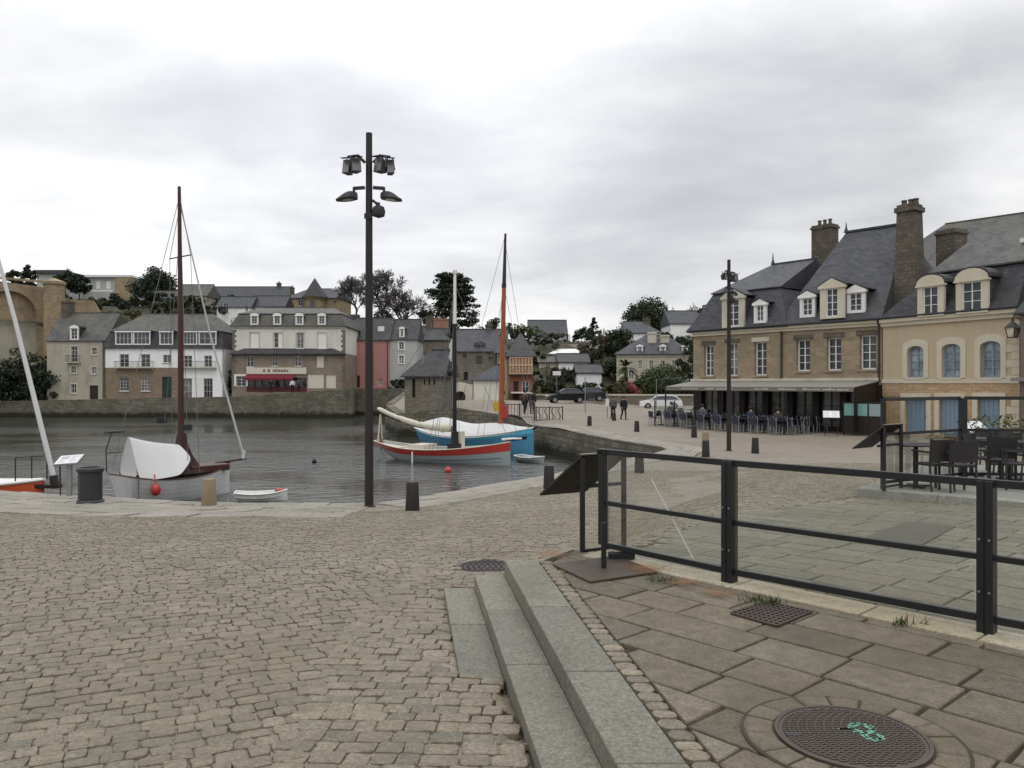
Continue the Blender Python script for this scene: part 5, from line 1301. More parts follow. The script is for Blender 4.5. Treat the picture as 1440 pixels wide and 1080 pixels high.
# ------------------------------------------------------------------ black display boards (tilted, seen from behind)
def make_lectern(label, A, B, z, high, low, away, shift=0.0, ext=.03, z2=None):
    """legs at A and B; board's upper edge over the legs, lower edge on the far side"""
    A, B = Vector(A), Vector(B); d = (B-A).normalized(); n = Vector((-d.y, d.x)); n = n if n.y > 0 else -n
    t = thing('display_board', label, 'information board', (A.x, A.y, z), 0, 'black tilted display boards on steel legs')
    def W(u, v, zz): p = d*u+n*v; return Vector((p.x, p.y, zz))
    Lg = (B-A).length
    for u in (0, Lg): MB().bar(W(u,0,0 if u == 0 or z2 is None else z2-z), W(u,0,high-.02), .05, .05).build('leg', M['black'], t, bevel=.004)
    MB().bar(W(.026,0,.06), W(Lg-.026,0,.06), .03).build('foot_rail', M['black'], t); MB().bar(W(.026,.12,high*.68), W(Lg-.026,.0,high*.70), .035).build('brace', M['black'], t)
    a, b = W(-ext,-.03,high), W(Lg+ext,-.03,high); c, e_ = W(Lg+ext-shift,away,low), W(-ext-shift,away,low)
    nn = (b-a).cross(e_-a).normalized()*.02
    if nn.z < 0: nn = -nn
    bd = MB().add([a,b,c,e_,a+nn,b+nn,c+nn,e_+nn],[(3,2,1,0),(4,5,6,7),(0,1,5,4),(1,2,6,5),(2,3,7,6),(3,0,4,7)]).build('board', M['brownsteel'], t)
    MB().bar(a+nn*1.3, b+nn*1.3, .06, .012).build('top_edge', plain('grey_board_edge', (.16,.155,.14), .5, .15), bd)
    a2, b2, c2, e2 = [p+nn*1.1 for p in (a.lerp(c,.06), b.lerp(e_,.06), c.lerp(a,.06), e_.lerp(b,.06))]
    MB().add([a2,b2,c2,e2,a2+nn*.2,b2+nn*.2,c2+nn*.2,e2+nn*.2],[(0,1,2,3),(4,5,6,7),(0,1,5,4),(1,2,6,5),(2,3,7,6),(3,0,4,7)]).build('printed_sheet', M['paper'], bd)
    return t
A_ = plat(819, 782, PLATZ-.05); B_ = plat(877, 774, PLATZ-.05)
make_lectern('black tilted display board on two legs at the near railing end', A_, B_, PLATZ-.06, .985, .56, .45, .17)

# ------------------------------------------------------------------ covers, grates, weeds
def disc(mb, c, r, z, th=.01, n=40): mb.lathe((c[0],c[1],z), [(r,-th),(r,0),(.01,0)], n)
mb = MB(); disc(mb, MAN2, .49, PLATZ+.006, .03); struct(mb.build('manhole_bed_path', M['joint']))
t = thing('manhole_cover', 'rusty patterned round manhole cover with green paint mark in slab platform', 'manhole cover', (MAN2[0], MAN2[1], PLATZ+.008))
mb = MB(); disc(mb, (0,0), .318, .008); mb.build('lid', M['rustplate'], t)
mb = MB()
for j in range(-15, 16):                                # wavy ribs across the lid
    y = j*.0195; w = math.sqrt(max(0, .3**2-y*y)); n = int(w*2/.02)
    if n < 2: continue
    for k in range(n):
        x = -w+2*w*(k+.5)/n; s2 = 1 if k % 2 else -1
        mb.bar((x-.011,y-.005*s2,.010),(x+.011,y+.005*s2,.010),.007,.006)
mb.build('rib_pattern', plain('worn_rib_steel', (.085,.067,.053), .4, .25, 9., bstr=0), t)
MB().loft([[((.318+d)*math.cos(a), (.318+d)*math.sin(a), z) for a in [2*PI*k/40 for k in range(40)]] for d, z in ((.002,-.005),(.002,.011),(.018,.011),(.018,-.005))], cap=False).build('frame_ring', M['rustplate'], t)
MB().box(-.30,-.015,.0085,-.23,.012,.0145).build('lift_slot', M['black'], t)
mb = MB(); rr = random.Random(8)
for k in range(60):
    a = rr.uniform(0, 6.3); x, y = .075+.045*math.cos(a)+rr.uniform(-.012,.012), .06+.05*math.sin(a)+rr.uniform(-.012,.012); mb.box(x-.009,y-.004,.0135,x+.009,y+.004,.0146)
for k in range(45):
    a = rr.uniform(0, 6.3); x, y = .085+.034*math.cos(a)+rr.uniform(-.01,.01), -.025+.035*math.sin(a)+rr.uniform(-.01,.01); mb.box(x-.009,y-.004,.0135,x+.009,y+.004,.0146)
for k in range(12): x = .0+k*.006-.03; mb.box(x-.008,.055-.003,.0135,x+.008,.06,.0146)
mb.build('paint_mark', plain('pale_green_spray', (.18,.42,.30), .7, .15), t)
mb = MB(); a = 0                                        # ring of stones round the lid
while a < 2*PI-.05:
    da = min(RN.uniform(.28,.5), 2*PI-a); g = .012
    pts = [(r*math.cos(x), r*math.sin(x)) for r, x in ((.345,a+g),(.475,a+g*.8),(.48,a+da/2),(.475,a+da-g*.8),(.345,a+da-g),(.345,a+da/2))]
    slab_poly(mb, [(x+MAN2[0], y+MAN2[1]) for x, y in pts], lambda x, y: PLATZ+.014, .01, .03); a += da
struct(mb.build('manhole_stone_path', M['slabs'], recalc=False))
t = thing('manhole_cover', 'small dark round cover in the cobbles behind the steps', 'manhole cover', (MAN1[0], MAN1[1], zg(*MAN1)-.004))
MB().lathe((0,0,0), [(.33,-.02),(.33,.006),(.01,.006)], 32).build('lid', M['rustplate'], t)
mb = MB()
for j in range(-7, 8):
    y = j*.042; w = math.sqrt(max(0,.31**2-y*y)); n = int(w*2/.06)
    for k in range(n): x = -w+2*w*(k+.5)/n; mb.box(x-.02,y-.012,.0065,x+.02,y+.012,.013)
mb.build('stud_pattern', M['brownsteel'], t)
def grate(label, corners, z, m, n=9):
    c = [Vector(p) for p in corners]; o = c[0]; t = thing('drain_grate', label, 'drain grate', (o.x, o.y, z))
    q = [(p.x-o.x, p.y-o.y) for p in c]; MB().prism(q, -.02, .003).build('tray', M['black'], t)
    mb = MB(); c = [Vector(p) for p in q]
    for k in range(n+1): mb.bar((*c[0].lerp(c[1],k/n),.008), (*c[3].lerp(c[2],k/n),.008), .018, .012)
    for k in range(n+1): mb.bar((*c[0].lerp(c[3],k/n),.0085), (*c[1].lerp(c[2],k/n),.0085), .012, .012)
    mb.build('bars', m, t)
grate('rusty square drain grate set in slabs under the railing', [plat(1028,864), plat(1078,848), plat(1142,862), plat(1093,882)], PLATZ+.002, M['rustplate'])
c = [gp(1203,762), gp(1277,734), gp(1345,741), gp(1283,775)]; cz0 = max(p.z for p in c)+.012
t = tag(MB().add([(p.x,p.y,p.z+.012) for p in c]+[(p.x,p.y,p.z-.05) for p in c],[(0,1,2,3),(0,4,5,1),(1,5,6,2),(2,6,7,3),(3,7,4,0)]).build('access_cover', plain('dark_textured_cover', (.10,.092,.075), .8, .3, 14., bstr=.5)), 'dark rectangular access cover in the pale slabs beyond the railing', 'access cover')
# stains of rust on the kerb
def tuft(loc, label, n=40, r=.1, hh=.08):
    mb = MB()
    for k in range(n):
        a = RN.uniform(0, 6.3); d = RN.uniform(0, r); x, y = d*math.cos(a)*1.6, d*math.sin(a)*.6; l = RN.uniform(.4,1)*hh; b = RN.uniform(0, 6.3); w = .006
        mb.add([(x-w*math.cos(b),y-w*math.sin(b),0),(x+w*math.cos(b),y+w*math.sin(b),0),(x+RN.uniform(-.05,.05),y+RN.uniform(-.05,.05),l)],[(0,1,2)])
    return tag(mb.build('weed_tuft', M['leafmid'], recalc=False), label, 'weed', 'weed tufts along the kerb', loc)
for px, py, lb in ((930,817,'green weed tuft at the kerb near the rusty steel plate'),(1083,849,'weed tuft above the square drain grate'),(1272,878,'weed tuft at kerb just before third railing post'),(1062,845,'tiny weed tuft left of the drain grate tuft')):
    x, y = plat(px, py, PLATZ+.012); tuft((x, y, PLATZ+.01), lb)
# ------------------------------------------------------------------ boats: x to the bow, waterline at z=0
class Hull:
    def __init__(s, L, B, mid, bow, stern, keel=-.35, rake=.9, tw=.35, full=2.2, bx=.42):
        s.L, s.B, s.mid, s.bow, s.stern, s.keel, s.rake, s.tw, s.full, s.bx = L, B, mid, bow, stern, keel, rake, tw, full, bx
    def b(s, t):
        if t > s.bx: return max(.015, s.B/2*(1-((t-s.bx)/(1-s.bx))**s.full))
        return s.B/2*lerp(s.tw, 1, math.sin(PI/2*t/s.bx))
    def sh(s, t): return s.mid+(s.bow*((t-.4)/.6)**2 if t > .4 else s.stern*((.4-t)/.4)**2)
    def pt(s, t, q):                                    # q -1..1 round the section, 0 = keel
        a = abs(q); h = a**1.7; y = s.b(t)*math.copysign(min(1, a**.55*1.0), q) if q else 0
        kz = s.keel+(.55*(1-t/.25)**1.5*s.rake if t < .25 else 0)
        z = kz+(s.sh(t)-kz)*h
        return Vector((t*s.L+s.rake*(1-h)*max(0, 1-t*2.2)**1.5, y*(.92+.08*h), z))
    def skin(s, name, m, parent, q0=0, out=0, n=22, k=8):
        """outer shell from q0 up to the sheer on both sides"""
        o = None
        mb = MB(); rows = []
        qs = [-1+(1-q0)*i/k for i in range(k+1)]+[q0+(1-q0)*i/k for i in range(k+1)] if q0 else [-1+2*i/(2*k) for i in range(2*k+1)]
        for i in range(n+1):
            t = i/n; r = []
            for q in qs:
                p = s.pt(t, q)
                if out: p += Vector((0, math.copysign(out, q), 0))
                r.append(p)
            rows.append(r)
        if q0:
            for sl in (slice(0, k+1), slice(k+1, 2*k+2)): mb.loft([r[sl] for r in rows], close=False)
            a = [rows[0][j] for j in range(k+1)]+[rows[0][j] for j in range(k+1, 2*k+2)]
            mb.add(a, [tuple(range(len(a)))])
        else:
            mb.loft(rows, close=False); mb.add(rows[0], [tuple(range(len(rows[0])))])
        return mb.build(name, m, parent, smooth=True)
    def deck(s, name, m, parent, drop=.12, n=22):
        mb = MB(); L_, R_ = [], []
        for i in range(n+1):
            t = lerp(.01, .985, i/n); a = s.pt(t, 1); b = s.b(t)*.96; L_.append(Vector((a.x, b, a.z-drop))); R_.append(Vector((a.x, -b, a.z-drop)))
        mb.loft([[l, Vector((l.x, 0, l.z+.04)), r] for l, r in zip(L_, R_)], close=False); return mb.build(name, m, parent, smooth=True)
    def rail(s, name, m, parent, r=.03, dz=.0, n=26):
        mb = MB()
        for sg in (-1, 1): mb.path([s.pt(i/n, sg)+Vector((0,0,dz)) for i in range(n+1)], r, 6)
        mb.path([s.pt(0, -1)+Vector((0,0,dz)), s.pt(0, 1)+Vector((0,0,dz))], r, 6)
        return mb.build(name, m, parent, smooth=True)
def boat(name, label, stern, bow, group='boats moored in the harbour', cat='boat'):
    a, b = Vector(stern), Vector(bow); d = b-a
    return thing(name, label, cat, (a.x, a.y, WZ), math.atan2(d.y, d.x), group), d.length
def lines(mb, pts, r=.012):
    for p, q in pts: mb.tube(p, q, r, n=5, cap=False)
    return mb

# red and grey gaff boat
t, L_ = boat('sailing_boat', 'grey hulled gaff boat with red sheer band and furled cream sail', (-7.75,46), (-.08,42))
hu = Hull(L_, 2.5, .72, .52, .32, rake=1.0, tw=.3)
hu.skin('hull', M['hullgrey'], t); hu.skin('sheer_band', M['redpaint'], t, q0=.82, out=.014); hu.deck('deck', M['offwhite'], t, .14)
hu.rail('gunwale', M['offwhite'], t, .03, .01)
mb = MB()
for sg in (-1, 1):
    mb.path([hu.pt(i/20, sg*.66)+Vector((0,sg*.01,0)) for i in range(9, 20)], .012, 5)
    for q in (.30,.42,.54): mb.path([hu.pt(i/24, sg*q)+Vector((0,sg*.003,0)) for i in range(3, 24)], .006, 4)
mb.build('strake_line', M['darkmetal'], t)
m0 = 4.9+.3
MB().tube((m0,0,.5),(m0,0,7.6),.12,.10,12).build('lower_mast', M['black'], t, smooth=True)
MB().tube((m0,0,7.6),(m0+.02,0,10.6),.105,.07,12).lathe((m0+.02,0,10.3), [(.09,0),(.12,.1),(.12,.25),(.05,.3)], 10).build('upper_mast', M['white'], t, smooth=True)
bm = [(m0-.2,0,1.75),(m0-1.4,.02,1.78),(m0-2.7,.05,1.95),(m0-4.2,.1,2.35),(m0-5.3,.12,2.75)]
MB().path(bm, [.07]*5, 8).build('boom', M['maroon'], t, smooth=True)
rr = random.Random(3); pts = []; rs = []
for i in range(28):
    q = i/27; k = min(3, int(q*4)); f_ = q*4-k; p = Vector(bm[k]).lerp(Vector(bm[k+1]), f_)+Vector((0,0,.13+rr.uniform(-.025,.025))); pts.append(p); rs.append((.24 if q < .25 else .2-.09*q)*rr.uniform(.9,1.1)*(.6 if i in (0, 27) else 1))
MB().path(pts, rs, 10).build('furled_sail', M['sail'], t, smooth=True)
MB().tube((m0-5.1,-.12,1.0),(m0-5.1,.1,2.55),.04).tube((m0-5.1,.3,1.0),(m0-5.1,.14,2.55),.035).build('boom_crutch', M['palestone'], t)
MB().box(m0-.35,-.2,.72,m0+.35,.2,1.05).tube((m0,0,1.0),(m0,0,1.7),.22,.2,10).build('mast_case', M['black'], t)
MB().box(m0-.1,.12,.8,m0+.35,.5,1.7).build('canvas_bag', M['sail'], t)
lb = lines(MB(), [((m0,0,9.6),(m0-.9,1.2,.7)),((m0,0,9.6),(m0-.4,1.2,.7)),((m0,0,9.6),(m0-.9,-1.2,.7)),((m0,0,9.6),(m0-.4,-1.2,.7)),((m0,0,7.6),(m0-.65,1.2,.7)),((m0,0,7.6),(m0-.65,-1.2,.7)),
   ((m0,0,9.8),(L_+.55,0,1.45)),((m0,0,7.6),(L_-.1,0,1.4)),((m0-5.2,.12,2.75),(m0,0,9.4)),((m0-.3,.1,1.9),(m0-.1,0,9)),((m0-.25,-.1,1.9),(m0-.08,0,7.5))]); lb.build('rigging', M['rope'], t)
MB().path([(L_-.5,0,1.36),(L_+.15,.02,1.42),(L_+.65,.03,1.44)], [.06,.06,.045], 8).build('bowsprit', M['white'], t, smooth=True)
MB().path([(.15,0,1.05),(.9,.15,1.3),(1.5,.25,1.5)], [.03,.03,.02]).build('tiller', M['darkwood'], t)
MB().add([(.05,-.03,1.0),(.35,-.03,.3),(.75,-.03,-.3),(.2,-.03,-.3),(.05,.03,1.0),(.35,.03,.3),(.75,.03,-.3),(.2,.03,-.3)],[(0,1,2,3),(7,6,5,4),(0,4,5,1),(1,5,6,2),(2,6,7,3),(3,7,4,0)]).build('rudder', M['hullgrey'], t)
MB().box(2.6,-.7,.65,3.6,.7,.95).box(1.6,-.6,.6,1.9,.6,.75).build('cockpit_bench', M['offwhite'], t)
for x in (3.3,): MB().tube((x,-hu.b(x/L_)-.06,-.1),(x,-hu.b(x/L_)-.06,.62),.045).build('fender', M['white'], t)

# blue boat with white cover
t, L_ = boat('sailing_boat', 'sky blue boat with white tarpaulin cover and tall orange mast', (-5.9,53), (1.32,48.1))
hu = Hull(L_, 3.0, 1.05, .62, .4, rake=.5, tw=.6, full=2.6)
hu.skin('hull', M['blueboat'], t); hu.rail('gunwale', M['white'], t, .05, .0); hu.skin('top_strake', plain('pale_blue_paint', (.10,.42,.60), .4, .12), t, q0=.9, out=.02); hu.deck('deck', M['offwhite'], t, .1)
for sg in (-1, 1):
    mb = MB(); a = [hu.pt(q, sg*.86) for q in (.83,.90,.96)]; b = [hu.pt(q, sg*.80) for q in (.83,.90,.96)]
    mb.loft([[p+Vector((0,sg*.025,0)), q+Vector((0,sg*.025,0))] for p, q in zip(a, b)], close=False); mb.build('name_board', M['carblack'], t)
mx_ = L_*.755; rows = []
for i in range(13):
    q = i/12; x = lerp(.3, L_-.35, q); hb = hu.b(x/L_)*1.03; sz = hu.sh(x/L_); rz_ = sz+(1.0+.18*math.sin(q*9))*(1 if q < .6 else max(.12, 1-((q-.6)/.4)**1.2))*(.55+.45*min(1, q*6))
    rows.append([Vector((x,-hb,sz-.12)),Vector((x,-hb*.98,sz+.12)),Vector((x,-hb*.5,lerp(sz,rz_,.55))),Vector((x,0,rz_)),Vector((x,hb*.5,lerp(sz,rz_,.55))),Vector((x,hb*.98,sz+.12)),Vector((x,hb,sz-.12))])
MB().loft(rows, close=False).build('tarpaulin_cover', M['cover'], t, smooth=True).modifiers.new('soft', 'SUBSURF').render_levels = 2
lean = .30
MB().tube((mx_-.3,0,1.6),(mx_-.05,0,10.4),.17,.13,12).build('lower_mast', M['orange'], t, smooth=True)
MB().tube((mx_-.05,0,10.4),(mx_+.05,0,13.6),.125,.07,12).tube((mx_-.07,0,10.25),(mx_-.05,0,10.5),.15).build('upper_mast', M['darkmetal'], t, smooth=True)
MB().box(mx_-.75,-.14,2.6,mx_-.35,.06,3.2).build('boom_jaws', M['yellow'], t)
MB().box(mx_-.14,-.16,2.2,mx_+.14,.16,3.0).build('mast_case', M['redpaint'], t)
lines(MB(), [((mx_-.05,0,10.3),(mx_-1.1,1.35,1.2)),((mx_-.05,0,10.3),(mx_-.6,1.4,1.2)),((mx_-.05,0,10.3),(mx_-1.1,-1.35,1.2)),((mx_-.05,0,10.3),(mx_-.6,-1.4,1.2)),((mx_,0,13.2),(L_+.1,0,1.7)),((mx_,0,13.4),(mx_-3.6,0,2.4)),((mx_-.05,0,10.3),(L_,0,1.7)),((mx_-.1,.1,9),(mx_-.5,.3,2.4)),((mx_-.08,-.1,9.5),(mx_+.3,-.3,2.2)),((mx_-.05,0,10.3),(mx_-.9,.2,2.6))]).build('rigging', M['rope'], t)
MB().tube((L_-.1,0,1.55),(L_+.25,0,1.75),.08).build('bow_fitting', M['darkmetal'], t)
# thin pole with furled flag and a black mooring ball seen beside the stone cottage
# white boat with tent
t, L_ = boat('sailing_boat', 'white sailing boat with tent cover and maroon mast by the bin', (-13.95,28.3), (-11.25,31.7))
hu = Hull(L_, 2.1, .84, .34, .22, rake=.25, tw=.78, full=2.3, bx=.45)
hu.skin('hull', M['hullwhite'], t); pk = MB()
for sg in (-1, 1):
    for q in (.35,.48,.6,.71,.81,.91): pk.path([hu.pt(i/24, sg*q)+Vector((0,sg*.002,0)) for i in range(1, 25)], .005, 4)
pk.build('plank_seams', plain('seam_grey', (.38,.38,.36), .6, .2), t); hu.rail('gunwale', M['maroon'], t, .024, .0); hu.deck('deck', M['sail'], t, .08)
x0 = 2.3
MB().path([(x0,0,.4),(x0,0,6),(x0-.06,0,11.75)], [.115,.105,.06], 12).build('mast', M['maroon'], t, smooth=True)
MB().tube((x0-.03,-.75,9.1),(x0-.03,.75,9.1),.025).build('spreader', M['maroon'], t)
rows = []
for i in range(9):
    q = i/8; x = lerp(.32, x0-.12, q); rz_ = lerp(2.42, 2.05, q)-.06*math.sin(q*PI); hb = hu.b(x/L_ if x > 0 else 0)*1.08*(1-.25*max(0, q-.6))*(.86+.14*min(1, q*3)); bz_ = lerp(.86, 1.05, q)+(.0 if q < .75 else .5*(q-.75)*4)
    rows.append([Vector((x,-hb,bz_)),Vector((x-.0,-hb*.62,lerp(bz_,rz_,.45))),Vector((x,-hb*.15,rz_-.05)),Vector((x,0,rz_)),Vector((x,hb*.15,rz_-.05)),Vector((x,hb*.62,lerp(bz_,rz_,.45))),Vector((x,hb,bz_))])
MB().loft(rows, close=False).add(rows[0], [tuple(range(7))]).build('tent_cover', M['cover'], t, smooth=True).modifiers.new('soft', 'SUBSURF').render_levels = 2
mb = MB(); rings = []
for z, r in ((.95,.75),(1.15,.6),(1.6,.34),(2.0,.2),(2.45,.13)): rings.append([Vector((x0+.05+r*1.15*math.cos(a)*(1+.12*math.sin(5*a)), r*math.sin(a)*(1+.12*math.sin(5*a)), z)) for a in [2*PI*k/20 for k in range(20)]])
mb.loft(rings).build('sail_bag', M['brownsail'], t, smooth=True)
MB().box(x0+.1,-.6,.95,x0+1.7,.6,1.2).build('coach_roof', M['maroon'], t, bevel=.04)
MB().tube((L_-.6,0,1.2),(L_+.75,0,1.28),.045).build('bowsprit', M['maroon'], t)
MB().path([(L_+.65,0,1.35),(L_*.5+x0*.5+.2,0,6.2),(x0,0,11.0)], [.05,.036,.02], 8).tube((L_+.62,0,1.28),(L_+.65,0,1.62),.07).build('furled_jib', M['cover'], t, smooth=True)
lines(MB(), [((x0,0,10.6),(x0-.25,.98,1.0)),((x0,0,10.6),(x0-.25,-.98,1.0)),((x0-.03,.75,9.1),(x0,0,11.2)),((x0-.03,-.75,9.1),(x0,0,11.2)),((x0-.03,.75,9.1),(x0+.2,.98,1.0)),((x0-.03,-.75,9.1),(x0+.2,-.98,1.0)),((x0-.05,0,11.4),(-.25,0,1.3)),((x0+.05,.1,8),(x0+.3,.3,1.2))], .011).build('rigging', M['rope'], t)
for y, x, z in ((.95,x0-.25,2.9),(-.95,x0-.3,2.7)): MB().box(x-.2,y-.03,z-.11,x+.2,y+.03,z+.11).build('shroud_board', M['darkmetal'], t)
MB().path([(-.1,.75,1.1),(-.15,.7,1.9),(-.1,.35,2.6)], .02).path([(-.1,.8,1.8),(.5,.95,1.8)], .02).box(-.3,.2,2.55,.25,.5,2.62).build('stern_rail', M['darkmetal'], t)
px_, py_ = .75, -hu.b(.2)-.14
MB().ball((px_,py_,.55), .17, 12, 8, (1,1,1.25)).tube((px_,py_,.75),(px_,py_+.1,1.1),.02).build('fender', M['redpaint'], t, smooth=True)
MB().tube((.25,-hu.b(.05)-.02,.1),(.25,-hu.b(.05)-.02,1.0),.02).build('mooring_line', M['rope'], t)

# orange boat at the left edge
t, L_ = boat('sailing_boat', 'orange boat with white deck and leaning furled jib at left edge', (-19.6,24.6), (-13.75,23.4))
hu = Hull(L_, 2.3, 1.28, .22, .12, rake=.3, tw=.7)
hu.skin('hull', plain('orange_red_hull', (.52,.10,.035), .4, .15), t); hu.rail('gunwale', M['white'], t, .05); hu.deck('deck', M['white'], t, -.02)
MB().box(1.6,-.6,1.3,3.6,.6,1.58).build('coach_roof', M['white'], t, bevel=.06)
MB().tube((3.0,0,1.4),(2.95,0,12.5),.09,.06,10).build('mast', M['white'], t, smooth=True)
MB().path([(L_+.35,0,1.5),(L_-1.0,0,6.2),(3.05,0,12.2)], [.075,.06,.03], 8).build('furled_jib', M['cover'], t, smooth=True); MB().tube((L_+.4,0,1.25),(L_+.32,0,1.62),.12).build('furler_drum', M['black'], t)
MB().tube((L_-.7,-.3,1.45),(L_-.7,-.3,2.15),.02).tube((L_-.7,-.3,2.15),(L_+.1,0,2.2),.02).tube((L_-.7,.3,1.45),(L_-.7,.3,2.15),.02).tube((L_-.7,.3,2.15),(L_+.1,0,2.2),.02).tube((L_+.1,0,2.2),(L_+.1,0,1.5),.02).build('pulpit', M['darkmetal'], t)
lines(MB(), [((2.95,0,12.3),(2.6,1.1,1.3)),((2.95,0,12.3),(2.6,-1.1,1.3)),((2.95,0,12.4),(0,0,1.4))]).build('rigging', M['rope'], t)
MB().box(L_-.5,-.14,1.25,L_+.5,.14,1.36).build('bowsprit', M['darkwood'], t)

# dinghies and floats
def dinghy(label, st, bw, m, B, red=False):
    t, L_ = boat('dinghy', label, st, bw, 'small dinghies in the harbour'); hu = Hull(L_, B, .28, .1, .06, keel=-.12, rake=.1, tw=.75, full=2.6)
    hu.skin('hull', m, t); hu.rail('gunwale', M['white'], t, .025); hu.deck('bottom', m, t, .15)
    for x in (.3, .62): MB().box(L_*x-.09,-hu.b(x)*.95,.2,L_*x+.09,hu.b(x)*.95,.235).build('thwart', M['offwhite'], t)
    if red: MB().ball((L_*.85,0,.34), .12, 10, 6, (1.5,1,.8)).build('red_float', M['redpaint'], t, smooth=True)
dinghy('tiny white dinghy with a red float beside the stone bollard', (-10.15,29.2), (-8.35,29.6), M['hullwhite'], .9, True)
dinghy('grey dinghy tied beside the bow of the blue boat', (.35,44.5), (1.75,43.2), M['hullgrey'], 1.0)
def buoy(label, px, py, r, m):
    d = (CZ-WZ)*F/(py-540); MB_ = MB().ball((0,0,r*.55), r, 14, 10).tube((0,0,r*1.4),(0,0,r*1.75),r*.16)
    return tag(MB_.build('mooring_buoy', m, smooth=True), label, 'buoy', 'mooring buoys', ((px-720)/F*d, d, WZ))
buoy('red mooring buoy floating in front of the grey and red boat', 630, 664, .17, plain('faded_red_buoy', (.5,.06,.06), .5, .15))
buoy('small dark mooring buoy far out between the lamp and white boat', 442, 651, .13, M['rubber'])
RM = REST.root.matrix_basis
def rw(u, w): p = RM @ Vector((u, w, 0)); return Vector((p.x, p.y, zg(p.x, p.y)))
# ------------------------------------------------------------------ cars
def make_car(label, loc, rz, paint, L_=4.0, hh=1.45, van=False):
    t = thing('parked_car' if not van else 'parked_van', label, 'car' if not van else 'van', loc, rz, 'vehicles along the far road')
    if van: prof = [(-.5,.35),(-.5,.62),(-.46,1.25),(-.40,1.84),(-.3,1.9),(.2,1.9),(.27,1.82),(.40,1.15),(.47,.98),(.5,.7),(.5,.35)]
    else: prof = [(-.5,.32),(-.5,.62),(-.485,.88),(-.44,1.0),(-.36,1.34),(-.25,hh),(.02,hh),(.10,hh-.06),(.27,.93),(.42,.82),(.485,.68),(.5,.5),(.5,.32)]
    rings = []
    W_ = .84 if not van else .9
    for q, s in ((-1,.0),(-.97,.93),(-.8,1),(.8,1),(.97,.93),(1,0)):
        if s == 0: continue
        rings.append([Vector((x*L_*(1 if abs(q) < .9 else .985), q*W_*(1 if z < .95 else 1-.17*(z-.95)/(hh-.95)), z*(1 if abs(q) < .9 else .985))) for x, z in prof])
    MB().loft(rings).build('body', paint, t, smooth=True)
    zt = (hh if not van else 1.86)-.09; zb = .93 if not van else 1.15
    for sg in (-1, 1):
        def S(x, z): return (x*L_, sg*(W_*(1-.17*max(0, z-.95)/((hh)-.95))+.006), z)
        if van: q = [S(.12,zb),(S(.37,zb)),S(.27,zt-.1),S(.12,zt-.1)]
        else: q = [S(-.42,zb+.04),S(.235,zb+.02),S(.09,zt-.02),S(-.02,zt),S(-.25,zt),S(-.34,zt-.1)]
        MB().add(q, [tuple(range(len(q)))]).build('side_window', M['glass'], t)
    f0, f1 = ((.285,zb-.02),(.105,zt)) if not van else ((.405,zb+.02),(.285,zt-.05))
    MB().add([(f0[0]*L_+.012,-W_*.82,f0[1]),(f0[0]*L_+.012,W_*.82,f0[1]),(f1[0]*L_+.012,W_*.7,f1[1]),(f1[0]*L_+.012,-W_*.7,f1[1])],[(0,1,2,3)]).build('windscreen', M['glass'], t)
    if not van: MB().add([(-.445*L_-.012,-W_*.78,1.03),(-.445*L_-.012,W_*.78,1.03),(-.37*L_-.012,W_*.68,zt-.04),(-.37*L_-.012,-W_*.68,zt-.04)],[(3,2,1,0)]).build('rear_window', M['glass'], t)
    for x in (-.31, .31):
        for sg in (-1, 1):
            w = MB().tube((x*L_,sg*(W_-.17),.31),(x*L_,sg*(W_+.012),.31),.31,n=20).build('wheel', M['rubber'], t, smooth=True)
            MB().tube((x*L_,sg*(W_+.006),.31),(x*L_,sg*(W_+.022),.31),.2,.18,n=14).build('rim', M['steel'], w)
    for sg in (-1, 1):
        MB().ball((.475*L_,sg*W_*.72,.70), .13, 8, 6, (.7,1.1,.7)).build('headlight', M['headlight'], t); MB().box(-.5*L_-.015,sg*W_*.78-.1,.75,-.47*L_,sg*W_*.78+.1,.95).build('tail_light', M['tail'], t)
        MB().box(.2*L_,sg*(W_+.02)-.05,.95,.23*L_,sg*(W_+.02)+.09,1.07).build('wing_mirror', paint, t)
    MB().box(.495*L_,-.26,.42,.5*L_+.02,.26,.52).build('number_plate', M['paper'], t); MB().box(-.5*L_-.02,-.26,.5,-.5*L_+.002,.26,.6).build('number_plate', M['paper'], t)
    return t
z = P(795,567,79).z; p = P(796,567,79); make_car('black hatchback driving along the far road by the wall', (p.x,p.y,zg(p.x,p.y)+.0), PI+.12, M['carblack'], 4.0)
p = P(929,575,80); make_car('white convertible car parked behind the walkers at terrace end', (p.x,p.y,zg(p.x,p.y)), PI-.1, M['carwhite'], 4.2, 1.4)
p = P(819,564,84); make_car('small black car half hidden behind the black hatchback', (p.x+.6,p.y,zg(p.x,p.y)+.1), PI, M['carblack'], 3.6)
p = P(944,548,92); make_car('white van parked on the rise beyond the road wall', (p.x,p.y,p.z-.4), PI+.1, M['carwhite'], 4.6, 1.9, True)
p = P(905,545,96); make_car('dark car parked by the hedge under the manor house', (p.x,p.y,p.z-.6), PI, M['carblack'], 3.9)

